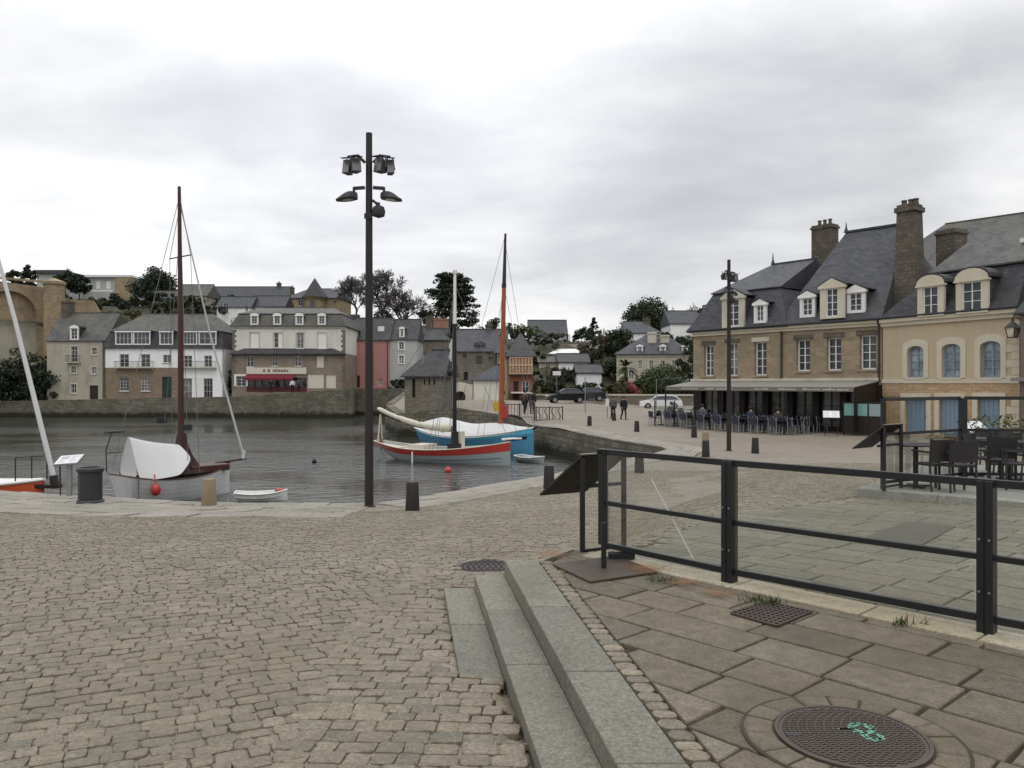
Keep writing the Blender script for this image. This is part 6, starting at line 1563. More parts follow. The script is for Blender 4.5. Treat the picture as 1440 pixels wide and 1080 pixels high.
# ------------------------------------------------------------------ people
def person(label, loc, face, coat, legs, stride=.0, arms=.1, h=1.72, hair=True, group='people walking on the quay', seat=False):
    k = h/1.72; J = {}
    fx = lambda x, y, z: Vector((x*k, y*k, z*k))
    s2 = stride
    J = dict(pel=fx(0,0,.93), wai=fx(0,.01,1.1), che=fx(0,0,1.32), nec=fx(0,.0,1.48), hd0=fx(0,-.02,1.56), hd1=fx(0,-.03,1.64),
        hl=fx(.095,0,.90), kl=fx(.1,-.28*s2-.02,.49), al=fx(.1,-.38*s2+.06,.09), fl=fx(.11,-.38*s2-.1,.045),
        hr=fx(-.095,0,.90), kr=fx(-.1,.12*s2-.04,.49), ar=fx(-.1,.5*s2+.05,.10+.05*s2), fr=fx(-.11,.5*s2-.1,.045),
        sl=fx(.19,.0,1.40), el=fx(.25+arms*.3,.12*s2+.03,1.13), wl=fx(.23+arms*.2,.05*s2-.1,.90), ml=fx(.22+arms*.15,-.13,.82),
        sr=fx(-.19,.0,1.40), er=fx(-.25-arms*.3,-.12*s2+.03,1.13), wr=fx(-.23-arms*.2,-.22*s2-.1,.90), mr=fx(-.22-arms*.15,-.26*s2-.12,.82))
    R_ = dict(pel=.145, wai=.13, che=.15, nec=.055, hd0=.085, hd1=.092, hl=.09, kl=.058, al=.042, fl=.04, hr=.09, kr=.058, ar=.042, fr=.04, sl=.07, el=.05, wl=.035, ml=.036, sr=.07, er=.05, wr=.035, mr=.036)
    if seat:
        J.update(kl=fx(.12,-.42,.9-.02), al=fx(.12,-.44,.45), fl=fx(.12,-.58,.42), kr=fx(-.12,-.42,.9-.02), ar=fx(-.12,-.44,.45), fr=fx(-.12,-.58,.42), wl=fx(.15,-.25,1.08), ml=fx(.1,-.33,1.08), wr=fx(-.15,-.25,1.08), mr=fx(-.1,-.33,1.08))
    E = [('pel','wai'),('wai','che'),('che','nec'),('nec','hd0'),('hd0','hd1'),('pel','hl'),('hl','kl'),('kl','al'),('al','fl'),('pel','hr'),('hr','kr'),('kr','ar'),('ar','fr'),('che','sl'),('sl','el'),('el','wl'),('wl','ml'),('che','sr'),('sr','er'),('er','wr'),('wr','mr')]
    def skin(name, keys, infl, m, parent=None, sub=2):
        ks = list(keys); me = bpy.data.meshes.new(name); me.from_pydata([J[q] for q in ks], [(ks.index(a), ks.index(b)) for a, b in E if a in ks and b in ks], [])
        o = bpy.data.objects.new(name, me); COL.objects.link(o); me.materials.append(m)
        o.modifiers.new('skin', 'SKIN'); sv = me.skin_vertices[0].data
        for q, v in zip(ks, sv): v.radius = ((R_[q]+infl)*k*(1.25 if q in ('che','pel','wai') else 1), (R_[q]+infl)*k*(.85 if q in ('che','pel','wai') else 1)); v.use_root = False
        sv[0].use_root = True
        md = o.modifiers.new('sub', 'SUBSURF'); md.levels = md.render_levels = sub
        if parent: o.parent = parent
        return o
    body = skin('person', J.keys(), 0, M['skin']); tag(body, label, 'person', group, loc, face)
    skin('coat', ['che','wai','pel','nec','sl','el','wl','sr','er','wr'], .022, coat, body)
    skin('trousers', ['pel','hl','kl','al','hr','kr','ar'], .016, legs, body)
    for a, b in (('al','fl'),('ar','fr')): MB().path([J[a]+Vector((0,.05,-.04)), J[a]+Vector((0,-.02,-.035)), J[b]+Vector((0,-.06,-.005))], [.045*k,.06*k,.045*k], 8).build('shoe', M['rubber'], body, smooth=True)
    hc = J['hd1']+Vector((0,.015,.025)); mb = MB().ball(hc, .118*k, 12, 8, (.92,1.02,1.0)); mb.f = [f for f in mb.f if sum(mb.v[i][2] for i in f)/len(f) > hc.z-.02*k or sum(mb.v[i][1] for i in f)/len(f) > hc.y+.02*k]
    mb.build('hair', M['hair'], body, smooth=True)
    f0 = J['hd0']+Vector((0,-.085*k,.04*k)); MB().ball(f0+Vector((0,-.005,0)), .016*k, 6, 4, (.8,1.2,1.3)).build('nose', M['skin'], body)
    return body
def at(px, py, y0=30): return gp(px, py, y0)
v = at(877,590); person('walker in black coat and trousers crossing the far quay', v, .3, M['clothdark'], M['clothdark'], .5)
v = at(862,589); person('walker in grey coat just left of the one in black', v, .2, M['clothgrey'], M['clothdark'], .2)
p = P(748,578,57); person('person in dark coat standing at the quay by the awning', (p.x,p.y,zg(p.x,p.y)), 2.9, M['clothdark'], M['clothbrown'], .15)
p = P(738,576,57.5); person('person in brown jacket left of the one at the quay', (p.x,p.y,zg(p.x,p.y)), 2.6, M['clothbrown'], M['clothdark'], .3)
p = P(697,562,72); person('person in navy by the blue boat mast on the road', (p.x+.6,p.y,zg(p.x,p.y)), 2.0, M['clothblue'], M['clothdark'], .3)
for px, Y, lb, c in ((413,103.0,'person in white shirt outside the red shopfront',M['clothwhite']),(383,103.1,'person in dark clothes under the red awning',M['clothdark']),(422,103,'person in brown beside the white shirted one',M['clothbrown'])):
    x = (px-720)/F*Y; person(lb, (x, Y-.6, zg(x, Y-.6)), .2, c, M['clothdark'], .1, group='people outside the red shopfront')

# ------------------------------------------------------------------ barriers, signs by the bridge
def barrier(label, A, B, kind=0):
    A, B = Vector(A), Vector(B); d = B-A; t = thing('barrier', label, 'barrier', (A.x,A.y,zg(A.x,A.y)), math.atan2(d.y,d.x), 'metal barriers along the far bank'); L_ = d.length
    MB().bar((0,0,1.0),(L_,0,1.0),.05).bar((0,0,.15),(L_,0,.15),.04).build('rail', M['darkmetal'], t)
    mb = MB(); n = int(L_/.22)
    for k in range(1, n): mb.bar((L_*k/n,0,.15),(L_*k/n,0,1.0),.03)
    if kind:
        for k in range(1, n, 2): x = L_*k/n; mb.path([(x+.11*math.sin(a*2.1),0,.2+.75*a/3) for a in (0,.5,1,1.5,2,2.5,3)], .03, 5)
    mb.build('balusters', M['darkmetal'], t)
    for k in (0, .5, 1): MB().bar((L_*k,0,-.05),(L_*k,0,1.08),.07).build('post', M['darkmetal'], t)
a = gp(754,594,40); b = gp(791,593,40); barrier('patterned dark metal barrier at far bank corner', (a.x,a.y), (b.x,b.y), 1)
a = gp(722,592,40); barrier('plain barrier continuing left from the patterned one', (a.x-.6,a.y+.5), ((754-720)/F*gp(754,594,40).y-.1, gp(754,594,40).y+.05))
def sign(label, px, Y, ztop, kind):
    x = (px-720)/F*Y; t = thing('road_sign', label, 'road sign', (x,Y,zg(x,Y)), 0, 'road signs and poles by the bridge'); MB().tube((0,0,-.2),(0,0,ztop),.04,n=8).build('pole', M['steel'], t)
    if kind == 1: MB().tube((0,-.05,ztop-.35),(0,-.07,ztop-.35),.3,n=20).build('sign_disc', M['paper'], t)
    if kind == 2: MB().box(-.45,-.06,ztop-.5,.45,-.04,ztop-.05).build('sign_plate', M['paper'], t)
    if kind == 3: MB().box(-.14,-.06,.9,.14,-.04,1.5).build('sign_plate', M['paper'], t)
sign('thin grey sign pole behind the patterned barriers', 823, 66, 3.0, 0); sign('pole with white plate near the walkers', 854, 63, 2.1, 3); sign('tall pale pole by the road left of the black hatchback', 783, 88, 3.2, 2)
t = thing('signal_pole', 'thin pale pole with furled flag and black ball beside the stone cottage', 'pole', (-4.95,66.1,zg(-4.95,66.1))); MB().tube((0,0,-.2),(0,0,5.9),.035,n=8).build('pole', M['steel'], t)
MB().path([(-.02,-.06,5.8),(-.12,-.08,5.2),(-.05,-.06,4.7),(-.18,-.07,4.3),(-.1,-.06,3.9)], [.05,.16,.12,.15,.05], 8).build('furled_flag', M['cover'], t, smooth=True); MB().ball((-.1,-.1,3.0), .33, 12, 8).build('ball', M['rubber'], t, smooth=True)
sign('thin pole standing beside the white car', 923, 78, 3.0, 0)

# ------------------------------------------------------------------ chairs and tables
def cafe_chair(small):
    """woven bistro chair: returns root with parts, seat height 0.45, facing -y"""
    t = thing('cafe_chair', '', 'chair')
    fr, wv = (M['greychair'], M['bluechair']) if small else (M['rattan'], M['rattan'])
    MB().box(-.22,-.22,.42,.22,.2,.455).build('seat', wv, t, bevel=.01)
    rows = [[Vector((x, .2+.05*(z-.45)/.4-.05*(1-(x/.21)**2)*0+.03*(1-(x/.22)**2), z)) for x in (-.215,-.11,0,.11,.215)] for z in (.5,.62,.74,.86)]
    mb = MB().loft(rows, close=False); mb2 = [[v+Vector((0,.022,0)) for v in r] for r in rows]; mb.loft(mb2, close=False)
    mb.add(rows[-1]+mb2[-1], [(k,k+1,k+6,k+5) for k in range(4)]); mb.build('backrest', wv, t)
    for sx in (-1, 1):
        MB().bar((sx*.2,-.2,0),(sx*.2,-.2,.64 if not small else .43),.032).build('leg', fr, t); MB().path([(sx*.21,.25,0),(sx*.205,.2,.44),(sx*.215,.26,.88)], .019, 6).build('leg', fr, t)
        if not small: MB().box(sx*.225-.022,-.22,.64,sx*.225+.022,.23,.668).build('armrest', fr, t)
    return t
def cafe_table(m, top):
    t = thing('cafe_table', '', 'table'); MB().box(-.34,-.34,.71,.34,.34,.735).build('tabletop', top, t, bevel=.008)
    MB().tube((0,0,.02),(0,0,.71),.04).build('column', m, t); MB().bar((-.27,0,.015),(.27,0,.015),.06,.03).bar((0,-.27,.015),(0,.27,.015),.06,.03).build('foot', m, t)
    return t
# near terrace
TA = Vector((5.9, 13.62)); TB = Vector((9.8, 10.15)); td = (TB-TA).normalized(); tn = Vector((-td.y, td.x)); TZ = .92
poly = [TA, TB, TB+tn*8, TA+tn*4.5+Vector((.4,1.0))]
terr = MB().prism([tuple(p) for p in poly], .3, TZ-.012).build('terrace_floor', plain('terrace_grey_paving', (.24,.235,.21), .85, .2, 4., stain=(.17,.16,.14)))
struct(terr)
mb = MB(); s = 0; Lk = (TB-TA).length
while s < Lk:
    e_ = min(s+1.25, Lk); q = [TA+td*(s+.006)-tn*.02, TA+td*(e_-.006)-tn*.02, TA+td*(e_-.006)+tn*.3, TA+td*(s+.006)+tn*.3]; mb.prism([tuple(p) for p in q], .3, TZ+.004); s = e_
struct(mb.build('terrace_kerb', island('grey_kerb_granite', [(.27,.265,.24), (.31,.3,.27), (.25,.25,.225)], .8, .2, 20., stain=(.18,.18,.14)), bevel=.012))
ch = cafe_chair(False); tb = cafe_table(M['black'], M['rattan']); fc = ft = True
GC, GT = 'dark woven chairs on the near terrace', 'dark cafe tables on the near terrace'
def tpx(px, py, z=TZ): d = (CZ-z)*F/(py-540); return Vector(((px-720)/F*d, d, z))
for px, py, rz, lb in ((1312,689,PI+.15,'dark woven chair with its back to the railing, leftmost on terrace'),(1346,691,PI-.1,'dark woven chair second from the left on near terrace'),(1383,678,.6,'dark woven chair half behind the thick windbreak post'),
        (1409,682,2.6,'dark woven chair in the cluster left of frame edge'),(1432,688,-2.0,'dark woven chair at the right frame edge'),(1424,668,.2,'dark woven chair behind the edge cluster'),(1396,664,2.2,'dark woven chair at back beside potted plant'),(1446,672,1.5,'dark woven chair cut by the frame')):
    o = tpx(px, py)
    if fc: ch.location = o; ch.rotation_euler.z = rz; ch['label'] = lb; ch['group'] = GC; fc = False
    else: dup(ch, o, rz, lb, GC)
for px, py, lb in ((1288,684,'small dark table beside the black display board'),(1366,668,'dark table behind the windbreak post'),(1420,676,'dark table among the chairs at frame edge')):
    o = tpx(px, py)
    if ft: tb.location = o; tb['label'] = lb; tb['group'] = GT; ft = False
    else: dup(tb, o, .3, lb, GT)
A_ = tpx(1243,690); B_ = tpx(1267,686)
make_lectern('black tilted display board at the corner of the near terrace', A_.xy, B_.xy, TZ, 1.08, .68, .42, .2)
# windbreak
W0, W1, W2 = tpx(1241,688), Vector((8.35,14.75,TZ)), Vector((10.6,14.5,TZ))
t = thing('terrace_windbreak', 'black framed glass windbreak round the near terrace with thick posts', 'windbreak', W0)
for p, w in ((W0,.05),(W1,.11),(W2,.09)): q = p-W0; MB().box(q.x-w/2,q.y-w/2,0,q.x+w/2,q.y+w/2,1.52).build('post', M['black'], t)
for z, nm, hh in ((1.52,'top_rail',.06),(.93,'middle_rail',.05),(.12,'bottom_rail',.05)):
    mb = MB()
    for a, b in ((W0,W1),(W1,W2)): a, b = a-W0, b-W0; mb.bar((a.x+.03,a.y,z),(b.x-.06,b.y,z),.045,hh)
    mb.build(nm, M['black'], t)
for a, b in ((W0,W1),(W1,W2)): a, b = a-W0, b-W0; MB().bar((a.x+.06,a.y,.53),(b.x-.08,b.y,.53),.008,.74).build('glass_panel', RG, t)
# plants, menus and small things at the yellow house
def planter(label, loc, s=1.):
    t = thing('potted_plant', label, 'potted plant', loc); MB().lathe((0,0,0), [(.24,0),(.32,.45),(.34,.5),(.28,.5),(.26,.44),(.02,.43)], 16).build('pot', M['darkmetal'], t, smooth=True)
    mb = MB()
    for k in range(520):
        a, r, z = RN.uniform(0,6.3), RN.uniform(0,1)**.6*.62*s, RN.uniform(.5,1.15)*s; p = Vector((r*math.cos(a), r*math.sin(a), z-.25*r*r)); u = Vector((RN.uniform(-1,1),RN.uniform(-1,1),RN.uniform(-.3,1))).normalized()*.11; v = u.cross(Vector((RN.uniform(-1,1),RN.uniform(-1,1),RN.uniform(-1,1)))).normalized()*.022
        mb.add([p-v, p+v, p+u+v*.3, p+u-v*.3], [(0,1,2,3)])
    mb.build('foliage', M['leafmid'], t, recalc=False)
planter('bushy potted plant on terrace in front of the blue door', (12.5,20.5,zg(12.5,20.5)), 1.25)
def menu(label, loc, rz):
    t = thing('menu_board', label, 'menu board', loc, rz, 'white menu boards on stands')
    for sx in (-1, 1): MB().bar((sx*.3,.1,0),(sx*.27,0,1.0),.035).build('leg', M['darkmetal'], t)
    mt = Matrix.Translation((0,0,1.1)) @ Matrix.Rotation(math.radians(38), 4, 'X'); b = bx(MB(), -.42,-.3,-.02,.42,.3,.02, mt).build('board', M['darkmetal'], t); bx(MB(), -.38,-.26,.022,.38,.26,.026, mt).build('menu_sheet', M['paper'], b)
    mb = MB(); rr = random.Random(6)
    for c in range(2):
        for k in range(8): x = -.33+c*.36; bx(mb, x,.2-k*.055,.027,x+rr.uniform(.15,.3),.215-k*.055,.0285, mt)
    mb.build('faded_print', MATS['faded_print'], b)
o = rw(REST.uv(1169,607,-3.7)[0], -3.7); menu('white menu board on stand at the restaurant terrace end', o, -.35); o = gp(1371,624,8); menu('white menu board before the yellow house doors', (13.6,23.4,zg(13.6,23.4)), .3)
t = thing('fire_hydrant', 'small red hydrant post just left of thick windbreak post', 'hydrant', (12.3,22.0,zg(12.3,22.0))); MB().lathe((0,0,0), [(.13,0),(.13,.06),(.09,.08),(.09,.55),(.12,.6),(.12,.7),(.05,.78)], 14).build('body', M['redpaint'], t, smooth=True); MB().tube((-.15,0,.45),(.15,0,.45),.05).build('outlet', M['redpaint'], t)
# restaurant terrace: rows of pale framed chairs, tables
rz0 = REST.root.rotation_euler.z
c2 = cafe_chair(True); t2 = cafe_table(M['darkmetal'], M['darkwood']); first = [True, True]; rr = random.Random(9)
GC2, GT2 = 'pale framed chairs on the restaurant terrace', 'small tables on the restaurant terrace'
LB = {0:'pale framed dark woven chair in the front row of restaurant terrace', 1:'dark woven chair in the second row of restaurant terrace', 2:'dark woven chair at the back under restaurant awning'}
def putc(o, rz, lb):
    if first[0]: c2.location = o; c2.rotation_euler.z = rz; c2['label'] = lb; c2['group'] = GC2; first[0] = False
    else: dup(c2, o, rz, lb, GC2)
u = REST.uv(930,592,-4.3)[0]
while u < 9.6:
    for row, w in enumerate((-4.3, -2.9, -1.5)):
        if u < .2 and row == 2: continue
        o = rw(u, w)
        if first[1]: t2.location = o; t2.rotation_euler.z = rz0; t2['label'] = 'small dark table in the rows under restaurant awning'; t2['group'] = GT2; first[1] = False
        else: dup(t2, o, rz0, 'small dark table in the rows under restaurant awning', GT2)
        for du, dw, a in ((-.02,-.62,0),(.55,.02,-PI/2),(-.5,.05,PI/2)) if row == 0 else ((0,-.6,0),(.5,0,-PI/2)):
            putc(rw(u+du+rr.uniform(-.06,.06), w+dw+rr.uniform(-.06,.06)), rz0+PI+a+rr.uniform(-.25,.25), LB[row])
    u += 1.2
for u, w, a in ((9.3,-4.0,.2),(9.9,-3.6,2.0)): putc(rw(u, w), rz0+PI+a, 'pale chair standing apart beside the restaurant menu board')
# diners
for u, w, a, c, lb in ((1.0,-2.9,0,M['clothdark'],'diner in dark coat seated under the awning near its left end'),(6.2,-2.2,1.5,M['clothblue'],'diner in navy seated under the awning right of the lamp'),(3.2,-2.7,0,M['clothgrey'],'diner in grey seated in the middle of restaurant terrace'),(8.2,-2.6,0,M['clothbrown'],'diner in brown seated near the right end of terrace rows')):
    o = rw(u+.15, w-.62); person(lb, (o.x, o.y, o.z-.42), rz0+PI, c, M['clothdark'], seat=True, group='diners on the restaurant terrace')
# screens at the right end
t = thing('terrace_screen', 'black framed screen with pale green upper panels at restaurant corner', 'screen', rw(REST.uv(1187,600,-2.2)[0],-2.2), rz0)
for k, (x0, x1) in enumerate(((0,1.25),(1.33,2.1))):
    MB().box(x0,0,1.0,x1,.03,1.62).build('upper_panel', M['teal'] if k == 0 else plain('grey_green_screen', (.27,.36,.35), .25, .1), t); MB().box(x0,0,.1,x1,.03,.94).build('lower_panel', M['darkwood'], t)
for x in (-.04,1.29,2.14): MB().box(x-.035,-.02,0,x+.035,.05,1.75).build('post', M['black'], t)
MB().bar((-.04,.015,1.68),(2.14,.015,1.68),.05).bar((-.04,.015,.97),(2.14,.015,.97),.05).build('rail', M['black'], t)
t = thing('terrace_screen', 'glass screen standing at the left end of restaurant terrace', 'screen', rw(REST.uv(921,592,-4.9)[0],-4.9), rz0)
for x in (0,1.5,3.0): MB().box(x-.03,-.03,0,x+.03,.03,1.5).build('post', M['black'], t)
for x in (0,1.5): MB().box(x+.04,-.006,.15,x+1.46,.006,1.4).build('glass_panel', RG, t)
# ------------------------------------------------------------------ trees and shrubs
def leafq(mb, p, s, rr):
    u = Vector((rr.gauss(0,1), rr.gauss(0,1), rr.gauss(0,.7))).normalized(); v = u.cross(Vector((rr.gauss(0,1), rr.gauss(0,1), rr.gauss(0,1)))).normalized()
    a = s*rr.uniform(.6,1.3); b = a*rr.uniform(.35,.6)
    mb.add([p-u*a*.5, p-v*b*.5+u*a*.1, p+u*a*.5, p+v*b*.5-u*a*.1], [(0,1,2,3)])
def gz(x, y): return hz(x, y)-.25 if hill_rise(x, y) > .2 else zg(x, y)-.1
def limbs(mb, base, h, rr, n, spread, r0, up=.55):
    tips = []; mb.path([base, base+Vector((rr.uniform(-.1,.1)*h*.2, 0, h*.3)), base+Vector((rr.uniform(-.1,.1)*h*.3, 0, h*.62))], [r0, r0*.75, r0*.4], 7)
    for k in range(n):
        a = 2*PI*k/n+rr.uniform(-.5,.5); s = base+Vector((0,0,h*rr.uniform(.2,.5))); e = s+Vector((math.cos(a)*spread*rr.uniform(.5,.9), math.sin(a)*spread*rr.uniform(.5,.9), h*rr.uniform(.15,up)))
        mb.path([s, s.lerp(e,.5)+Vector((0,0,h*.05)), e], [r0*.4, r0*.26, r0*.1], 5); tips.append(e)
    return tips
def evergreen(label, px, top, Y, w, kind='dome', leaf='leaf', n=2600, ls=.5, group='evergreen trees and shrubs on the slope', seed=1, low=.18, name='evergreen_tree', flat=.8, zb=None):
    rr = random.Random(seed); x = (px-720)/F*Y; z0 = gz(x, Y) if zb is None else zb; h = P(px, top, Y).z-z0
    t = thing(name, label, 'tree' if 'tree' in name else 'shrub', (x, Y, z0), 0, group)
    tm = MB(); limbs(tm, Vector((0,0,-.4)), h, rr, 6, w*.4, max(.06, h*.022)); tm.build('trunk', M['bark'], t)
    mb = MB(); n = int(n*1.7); nc = max(12, int(n/(75 if kind != 'cone' else 22))); cl = []
    for k in range(nc):
        if kind == 'dome':
            a = rr.uniform(0, 6.3); q = rr.uniform(0,1); el = rr.uniform(-.35,1); rad = (.55+.45*rr.random()**.5)
            c = Vector((math.cos(a)*math.sqrt(max(0,1-el*el))*w*.46*rad, math.sin(a)*math.sqrt(max(0,1-el*el))*w*.46*rad, h*(low+(1-low)*.42)+el*h*(1-low)*.5*rad*(1 if el > 0 else .8)))
            r = w*rr.uniform(.12,.2)
        elif kind == 'cone':
            q = rr.random()**.8; a = rr.uniform(0,6.3); R0 = w*.5*(1-q)**.9*rr.uniform(.5,1.1); c = Vector((math.cos(a)*R0, math.sin(a)*R0, h*(low+(1-low)*q))); r = max(.25, w*.11*(1.2-q))
        elif kind == 'cedar':
            lay = rr.choice((.28,.40,.52,.62,.71,.8,.88,.95)); a = rr.uniform(0,6.3); R0 = w*.5*(1.12-lay)**.55*1.05*rr.random()**.55; c = Vector((math.cos(a)*R0, math.sin(a)*R0, h*lay+R0*.04*h/w)); r = w*rr.uniform(.09,.15)
        else:
            c = Vector((rr.uniform(-.5,.5)*w, rr.uniform(-.35,.35)*w, h*rr.uniform(.1,.85))); r = min(w,h)*rr.uniform(.12,.24)
        cl.append((c, r))
    for k in range(n):
        c, r = cl[k % nc]; d = Vector((rr.gauss(0,1), rr.gauss(0,1), rr.gauss(0,1))).normalized()*r*(rr.random()**.33)*(1.15 if rr.random() < .12 else 1)
        d.z *= (.35 if kind == 'cedar' else flat); leafq(mb, c+d, ls, rr)
    mb.build('crown', M[leaf], t, recalc=False); return t
def bare(label, px, top, Y, w, mat='twig', seed=1, depth=6, r0=None, thick=1., fork=(2,4), group='bare winter trees'):
    rr = random.Random(seed); x = (px-720)/F*Y; z0 = gz(x, Y); h = P(px, top, Y).z-z0
    t = thing('bare_tree', label, 'tree', (x, Y, z0), 0, group); tm, cm = MB(), MB(); r0 = r0 or h*.022
    def grow(p, d, L, r, lev):
        q = p+d*L; m = p.lerp(q,.5)+Vector((rr.gauss(0,1),rr.gauss(0,1),0))*L*.05
        (tm if lev < 2 else cm).path([p, m, q], [r, r*.85, r*.68], 6 if lev < 2 else 4 if lev < 4 else 3)
        if lev >= depth: return
        for k in range(rr.randint(*fork) if lev else 5):
            a = rr.uniform(0,6.3); tilt = rr.uniform(.25,.75)*(w/h*1.5)
            u = d.cross(Vector((math.cos(a), math.sin(a), .3))).normalized(); nd_ = (d+u*tilt+Vector((0,0,.12))).normalized()
            s = p.lerp(q, rr.uniform(.55,1.0)); grow(s, nd_, L*rr.uniform(.58,.8), max(r*rr.uniform(.5,.66), .022*thick), lev+1)
    grow(Vector((0,0,-.3)), Vector((rr.uniform(-.05,.05),0,1)).normalized(), h*.34, r0, 0)
    tm.build('trunk', M['bark'], t); cm.build('crown', M[mat], t, recalc=False); return t
evergreen('wide dark cedar with layered branches beside the white mast', 634, 384, 140, 11.5, 'cedar', 'leafblack', 5200, .6, seed=4)
evergreen('big dark domed evergreen above the white villa', 912, 419, 140, 9.0, 'dome', 'leaf', 4600, .5, seed=5, low=.1)
evergreen('broad dark domed evergreen on the hill above the white house', 217, 377, 158, 8.6, 'dome', 'leafblack', 3800, .55, seed=6, low=.08)
evergreen('dark tufted evergreen right of the rampart tower', 92, 378, 150, 4.2, 'dome', 'leafblack', 1500, .5, seed=7)
evergreen('dark tufted evergreen next to the villa balcony', 112, 384, 152, 4.0, 'dome', 'leafblack', 1500, .5, seed=8)
evergreen('spiky dark evergreen over the blind arch', 38, 371, 150, 3.4, 'dome', 'leafblack', 1100, .5, seed=9)
evergreen('spiky dark evergreen left of the one above the arch', 20, 376, 152, 3.0, 'dome', 'leafblack', 900, .5, seed=10)
evergreen('small conifer on the ridge between the two villas', 835, 447, 138, 3.6, 'cone', 'leafblack', 900, .4, seed=11, low=.05)
evergreen('flat topped dark pine left of the small ridge conifer', 822, 458, 136, 3.6, 'dome', 'leaf', 900, .4, seed=12)
evergreen('round dark holly tree left of the manor house', 871, 459, 108, 4.2, 'dome', 'leaf', 2300, .4, seed=13, low=.05)
evergreen('dark tree hiding between villa roof and cedar on ridge', 728, 465, 125, 2.6, 'dome', 'leafblack', 700, .4, seed=14)
evergreen('dark evergreen peeking over the restaurant roof end', 1003, 418, 95, 5.0, 'dome', 'leaf', 1800, .4, seed=15, low=.05)
evergreen('ivy covered tree at the right end of manor house', 968, 470, 92, 2.6, 'dome', 'leaf', 1100, .35, seed=16, low=.02)
bare('tall bare tree right of the near lamp pole', 566, 380, 138, 13.5, seed=3, thick=1.6, fork=(3,4))
bare('tallest bare tree directly behind the near lamp pole', 538, 363, 142, 13.0, seed=8, thick=1.6, fork=(3,4))
bare('slender pale bare tree left of the lamp pole', 502, 379, 146, 7.0, seed=12, thick=1.2, fork=(3,4))
bare('reddish bare tree left of the round holly', 846, 452, 110, 3.4, 'redtwig', seed=21, thick=.9, fork=(2,4))
bare('pale bare tree on the skyline beside the restaurant roof', 974, 424, 140, 5, seed=22)
bare('thin bare tree in front of the low white house', 792, 498, 95, 3.0, seed=23, depth=4, thick=.8)
bare('bare sapling beside the timbered house', 772, 508, 94, 2.4, seed=24, depth=4, thick=.8)
bare('leafless tree above the old brick chimneys', 606, 420, 146, 6.5, seed=25)
# palm
t = thing('palm_tree', 'short palm tree in front of the cream manor house', 'tree', ((880-720)/F*94, 94, gz((880-720)/F*94, 94)), 0); hp = P(880,516,94).z-t.location.z
MB().path([(0,0,-.3),(.1,0,hp*.5),(0,0,hp)], [.22,.18,.16], 8).build('trunk', M['bark'], t); mb = MB(); rr = random.Random(2)
for k in range(46):
    a = rr.uniform(0,6.3); e_ = rr.uniform(-.5,1.1); d = Vector((math.cos(a)*math.cos(e_), math.sin(a)*math.cos(e_), math.sin(e_))); s = d.cross(Vector((0,0,1))).normalized()
    for j in range(4):
        p = Vector((0,0,hp))+d*(.3+.3*j); q = p+d*.42; p.z -= .1*j*j*.35; q.z -= .1*(j+1)**2*.35; w = .2*(1-abs(j-1.2)/4); mb.add([p-s*w, p+s*w, q+s*w*.8, q-s*w*.8], [(0,1,2,3)])
mb.build('crown', M['leafmid'], t, recalc=False)
GS = 'shrubs and hedges'
def shrub(label, px, top, Y, w, leaf='leaf', n=800, ls=.35, seed=1, kind='bush', zb=None): return evergreen(label, px, top, Y, w, kind, leaf, n, ls, GS, seed, .02, 'shrub', zb=zb)
shrub('red flowering bush below the palm', 880, 536, 90, 2.6, 'leafred', 900, .32, 31)
shrub('big loose green bush in front of the manor windows', 930, 513, 92, 6.0, 'leafmid', 2400, .38, 32, 'dome')
shrub('clipped dark hedge beside the palm and dark car', 905, 528, 93, 5.5, 'leaf', 1900, .32, 33)
shrub('dark hedge at the foot of restaurant end wall', 958, 530, 88, 4.5, 'leaf', 1700, .32, 34)
shrub('dry bush under the reddish bare tree', 858, 535, 90, 4.5, 'leafolive', 1300, .35, 35)
shrub('dark scrub above road wall behind the black hatchback', 815, 537, 92, 8.0, 'leaf', 2300, .36, 36)
shrub('olive scrub beside the timbered house wall', 762, 536, 92, 4.0, 'leafolive', 1300, .35, 37)
shrub('dark garden shrub under the small pale cottage', 775, 530, 96, 3.5, 'leaf', 1000, .35, 38)
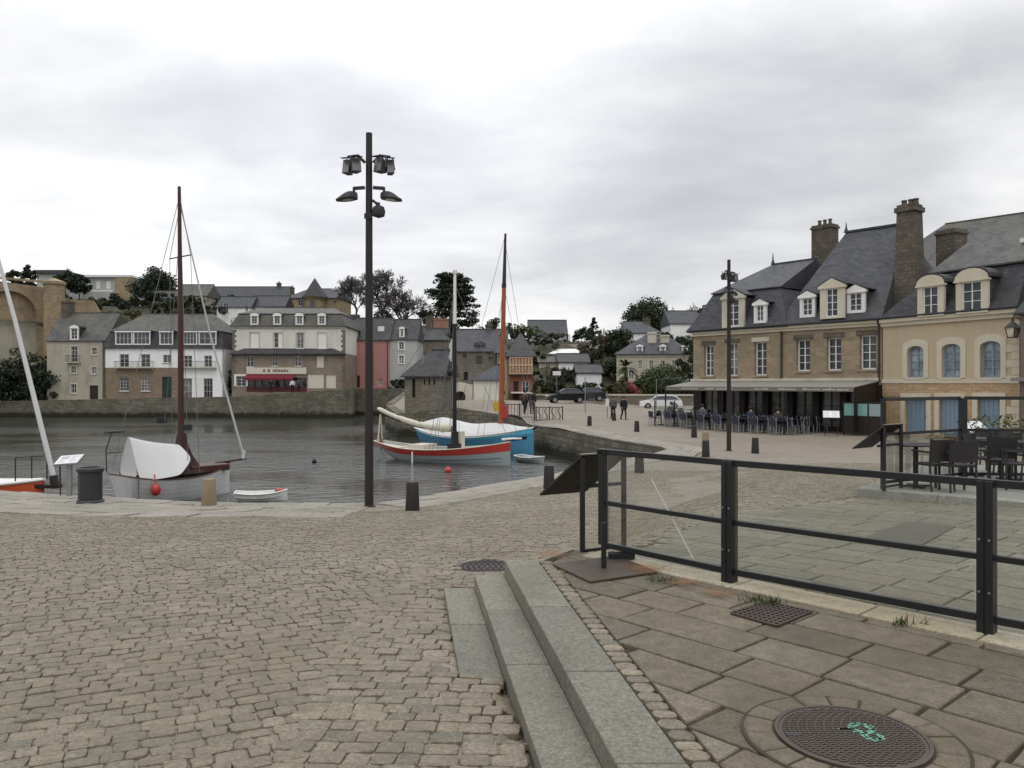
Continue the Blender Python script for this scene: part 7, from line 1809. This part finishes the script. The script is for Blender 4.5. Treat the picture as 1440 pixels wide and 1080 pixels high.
shrub('low dark bushes at the top of the retaining wall', 830, 478, 124, 6.0, 'leafblack', 1100, .4, 39)
shrub('yellowish shrub at the corner of ridge house', 791, 469, 128, 2.2, 'leafolive', 500, .35, 40)
shrub('ivy clump hanging on the retaining wall', 771, 487, 119, 2.2, 'leafblack', 500, .35, 41, zb=P(771,500,119).z)
shrub('dark bush mass at the foot of the rampart near the quay', 28, 505, 106.2, 9, 'leafblack', 3200, .5, 42)
shrub('dark bush at the corner of tall grey house', 62, 515, 105.5, 3.6, 'leafblack', 1500, .42, 43)
shrub('dark creeper growing up to the arch on the left', 44, 478, 107, 4.0, 'leaf', 1500, .45, 44)
shrub('dark undergrowth at left edge above the quay', -14, 520, 106, 7, 'leafblack', 2200, .5, 45)
shrub('ivy at the gap between white house and hotel', 320, 505, 107, 2.4, 'leafblack', 900, .4, 46)
shrub('green hedge row below the hilltop villa', 150, 419, 165, 11, 'leaf', 2200, .5, 47)
shrub('sloping dark hedge below hilltop villa, right part', 178, 424, 155, 8, 'leafblack', 1700, .5, 48)
shrub('potted greenery on the pink house terrace', 565, 533, 111, 3.2, 'leaf', 900, .35, 49)
rr = random.Random(77); k = 0; zones = [(95,330,432,136,150),(240,330,425,140,160),(330,480,428,128,150),(480,640,455,126,146),(640,745,478,118,140),(745,880,500,100,118),(860,1000,470,112,130)]
for i in range(96):
    a, b, ty, y0, y1 = zones[i % len(zones)]; px = rr.uniform(a, b); Y = rr.uniform(y0, y1); x = (px-720)/F*Y; z = gz(x, Y); hgt = rr.uniform(1.2, 3.4)
    kind = rr.choice(('leaf','leafblack','leafolive','leaf','leafmid'))
    lb = {'leaf':'dark green wild bush growing on the hillside behind the harbour','leafblack':'blackish wild bush growing on the hillside behind the harbour','leafolive':'dry olive scrub bush on the hillside behind the harbour','leafmid':'fresh green wild bush on the hillside behind the harbour'}[kind]
    evergreen(lb, px, 540-(z+hgt-CZ)*F/Y, Y, rr.uniform(2.5,5.5), rr.choice(('bush','dome')), kind, 420, .5, 'wild bushes on the hillside', 100+i, .02, 'shrub')
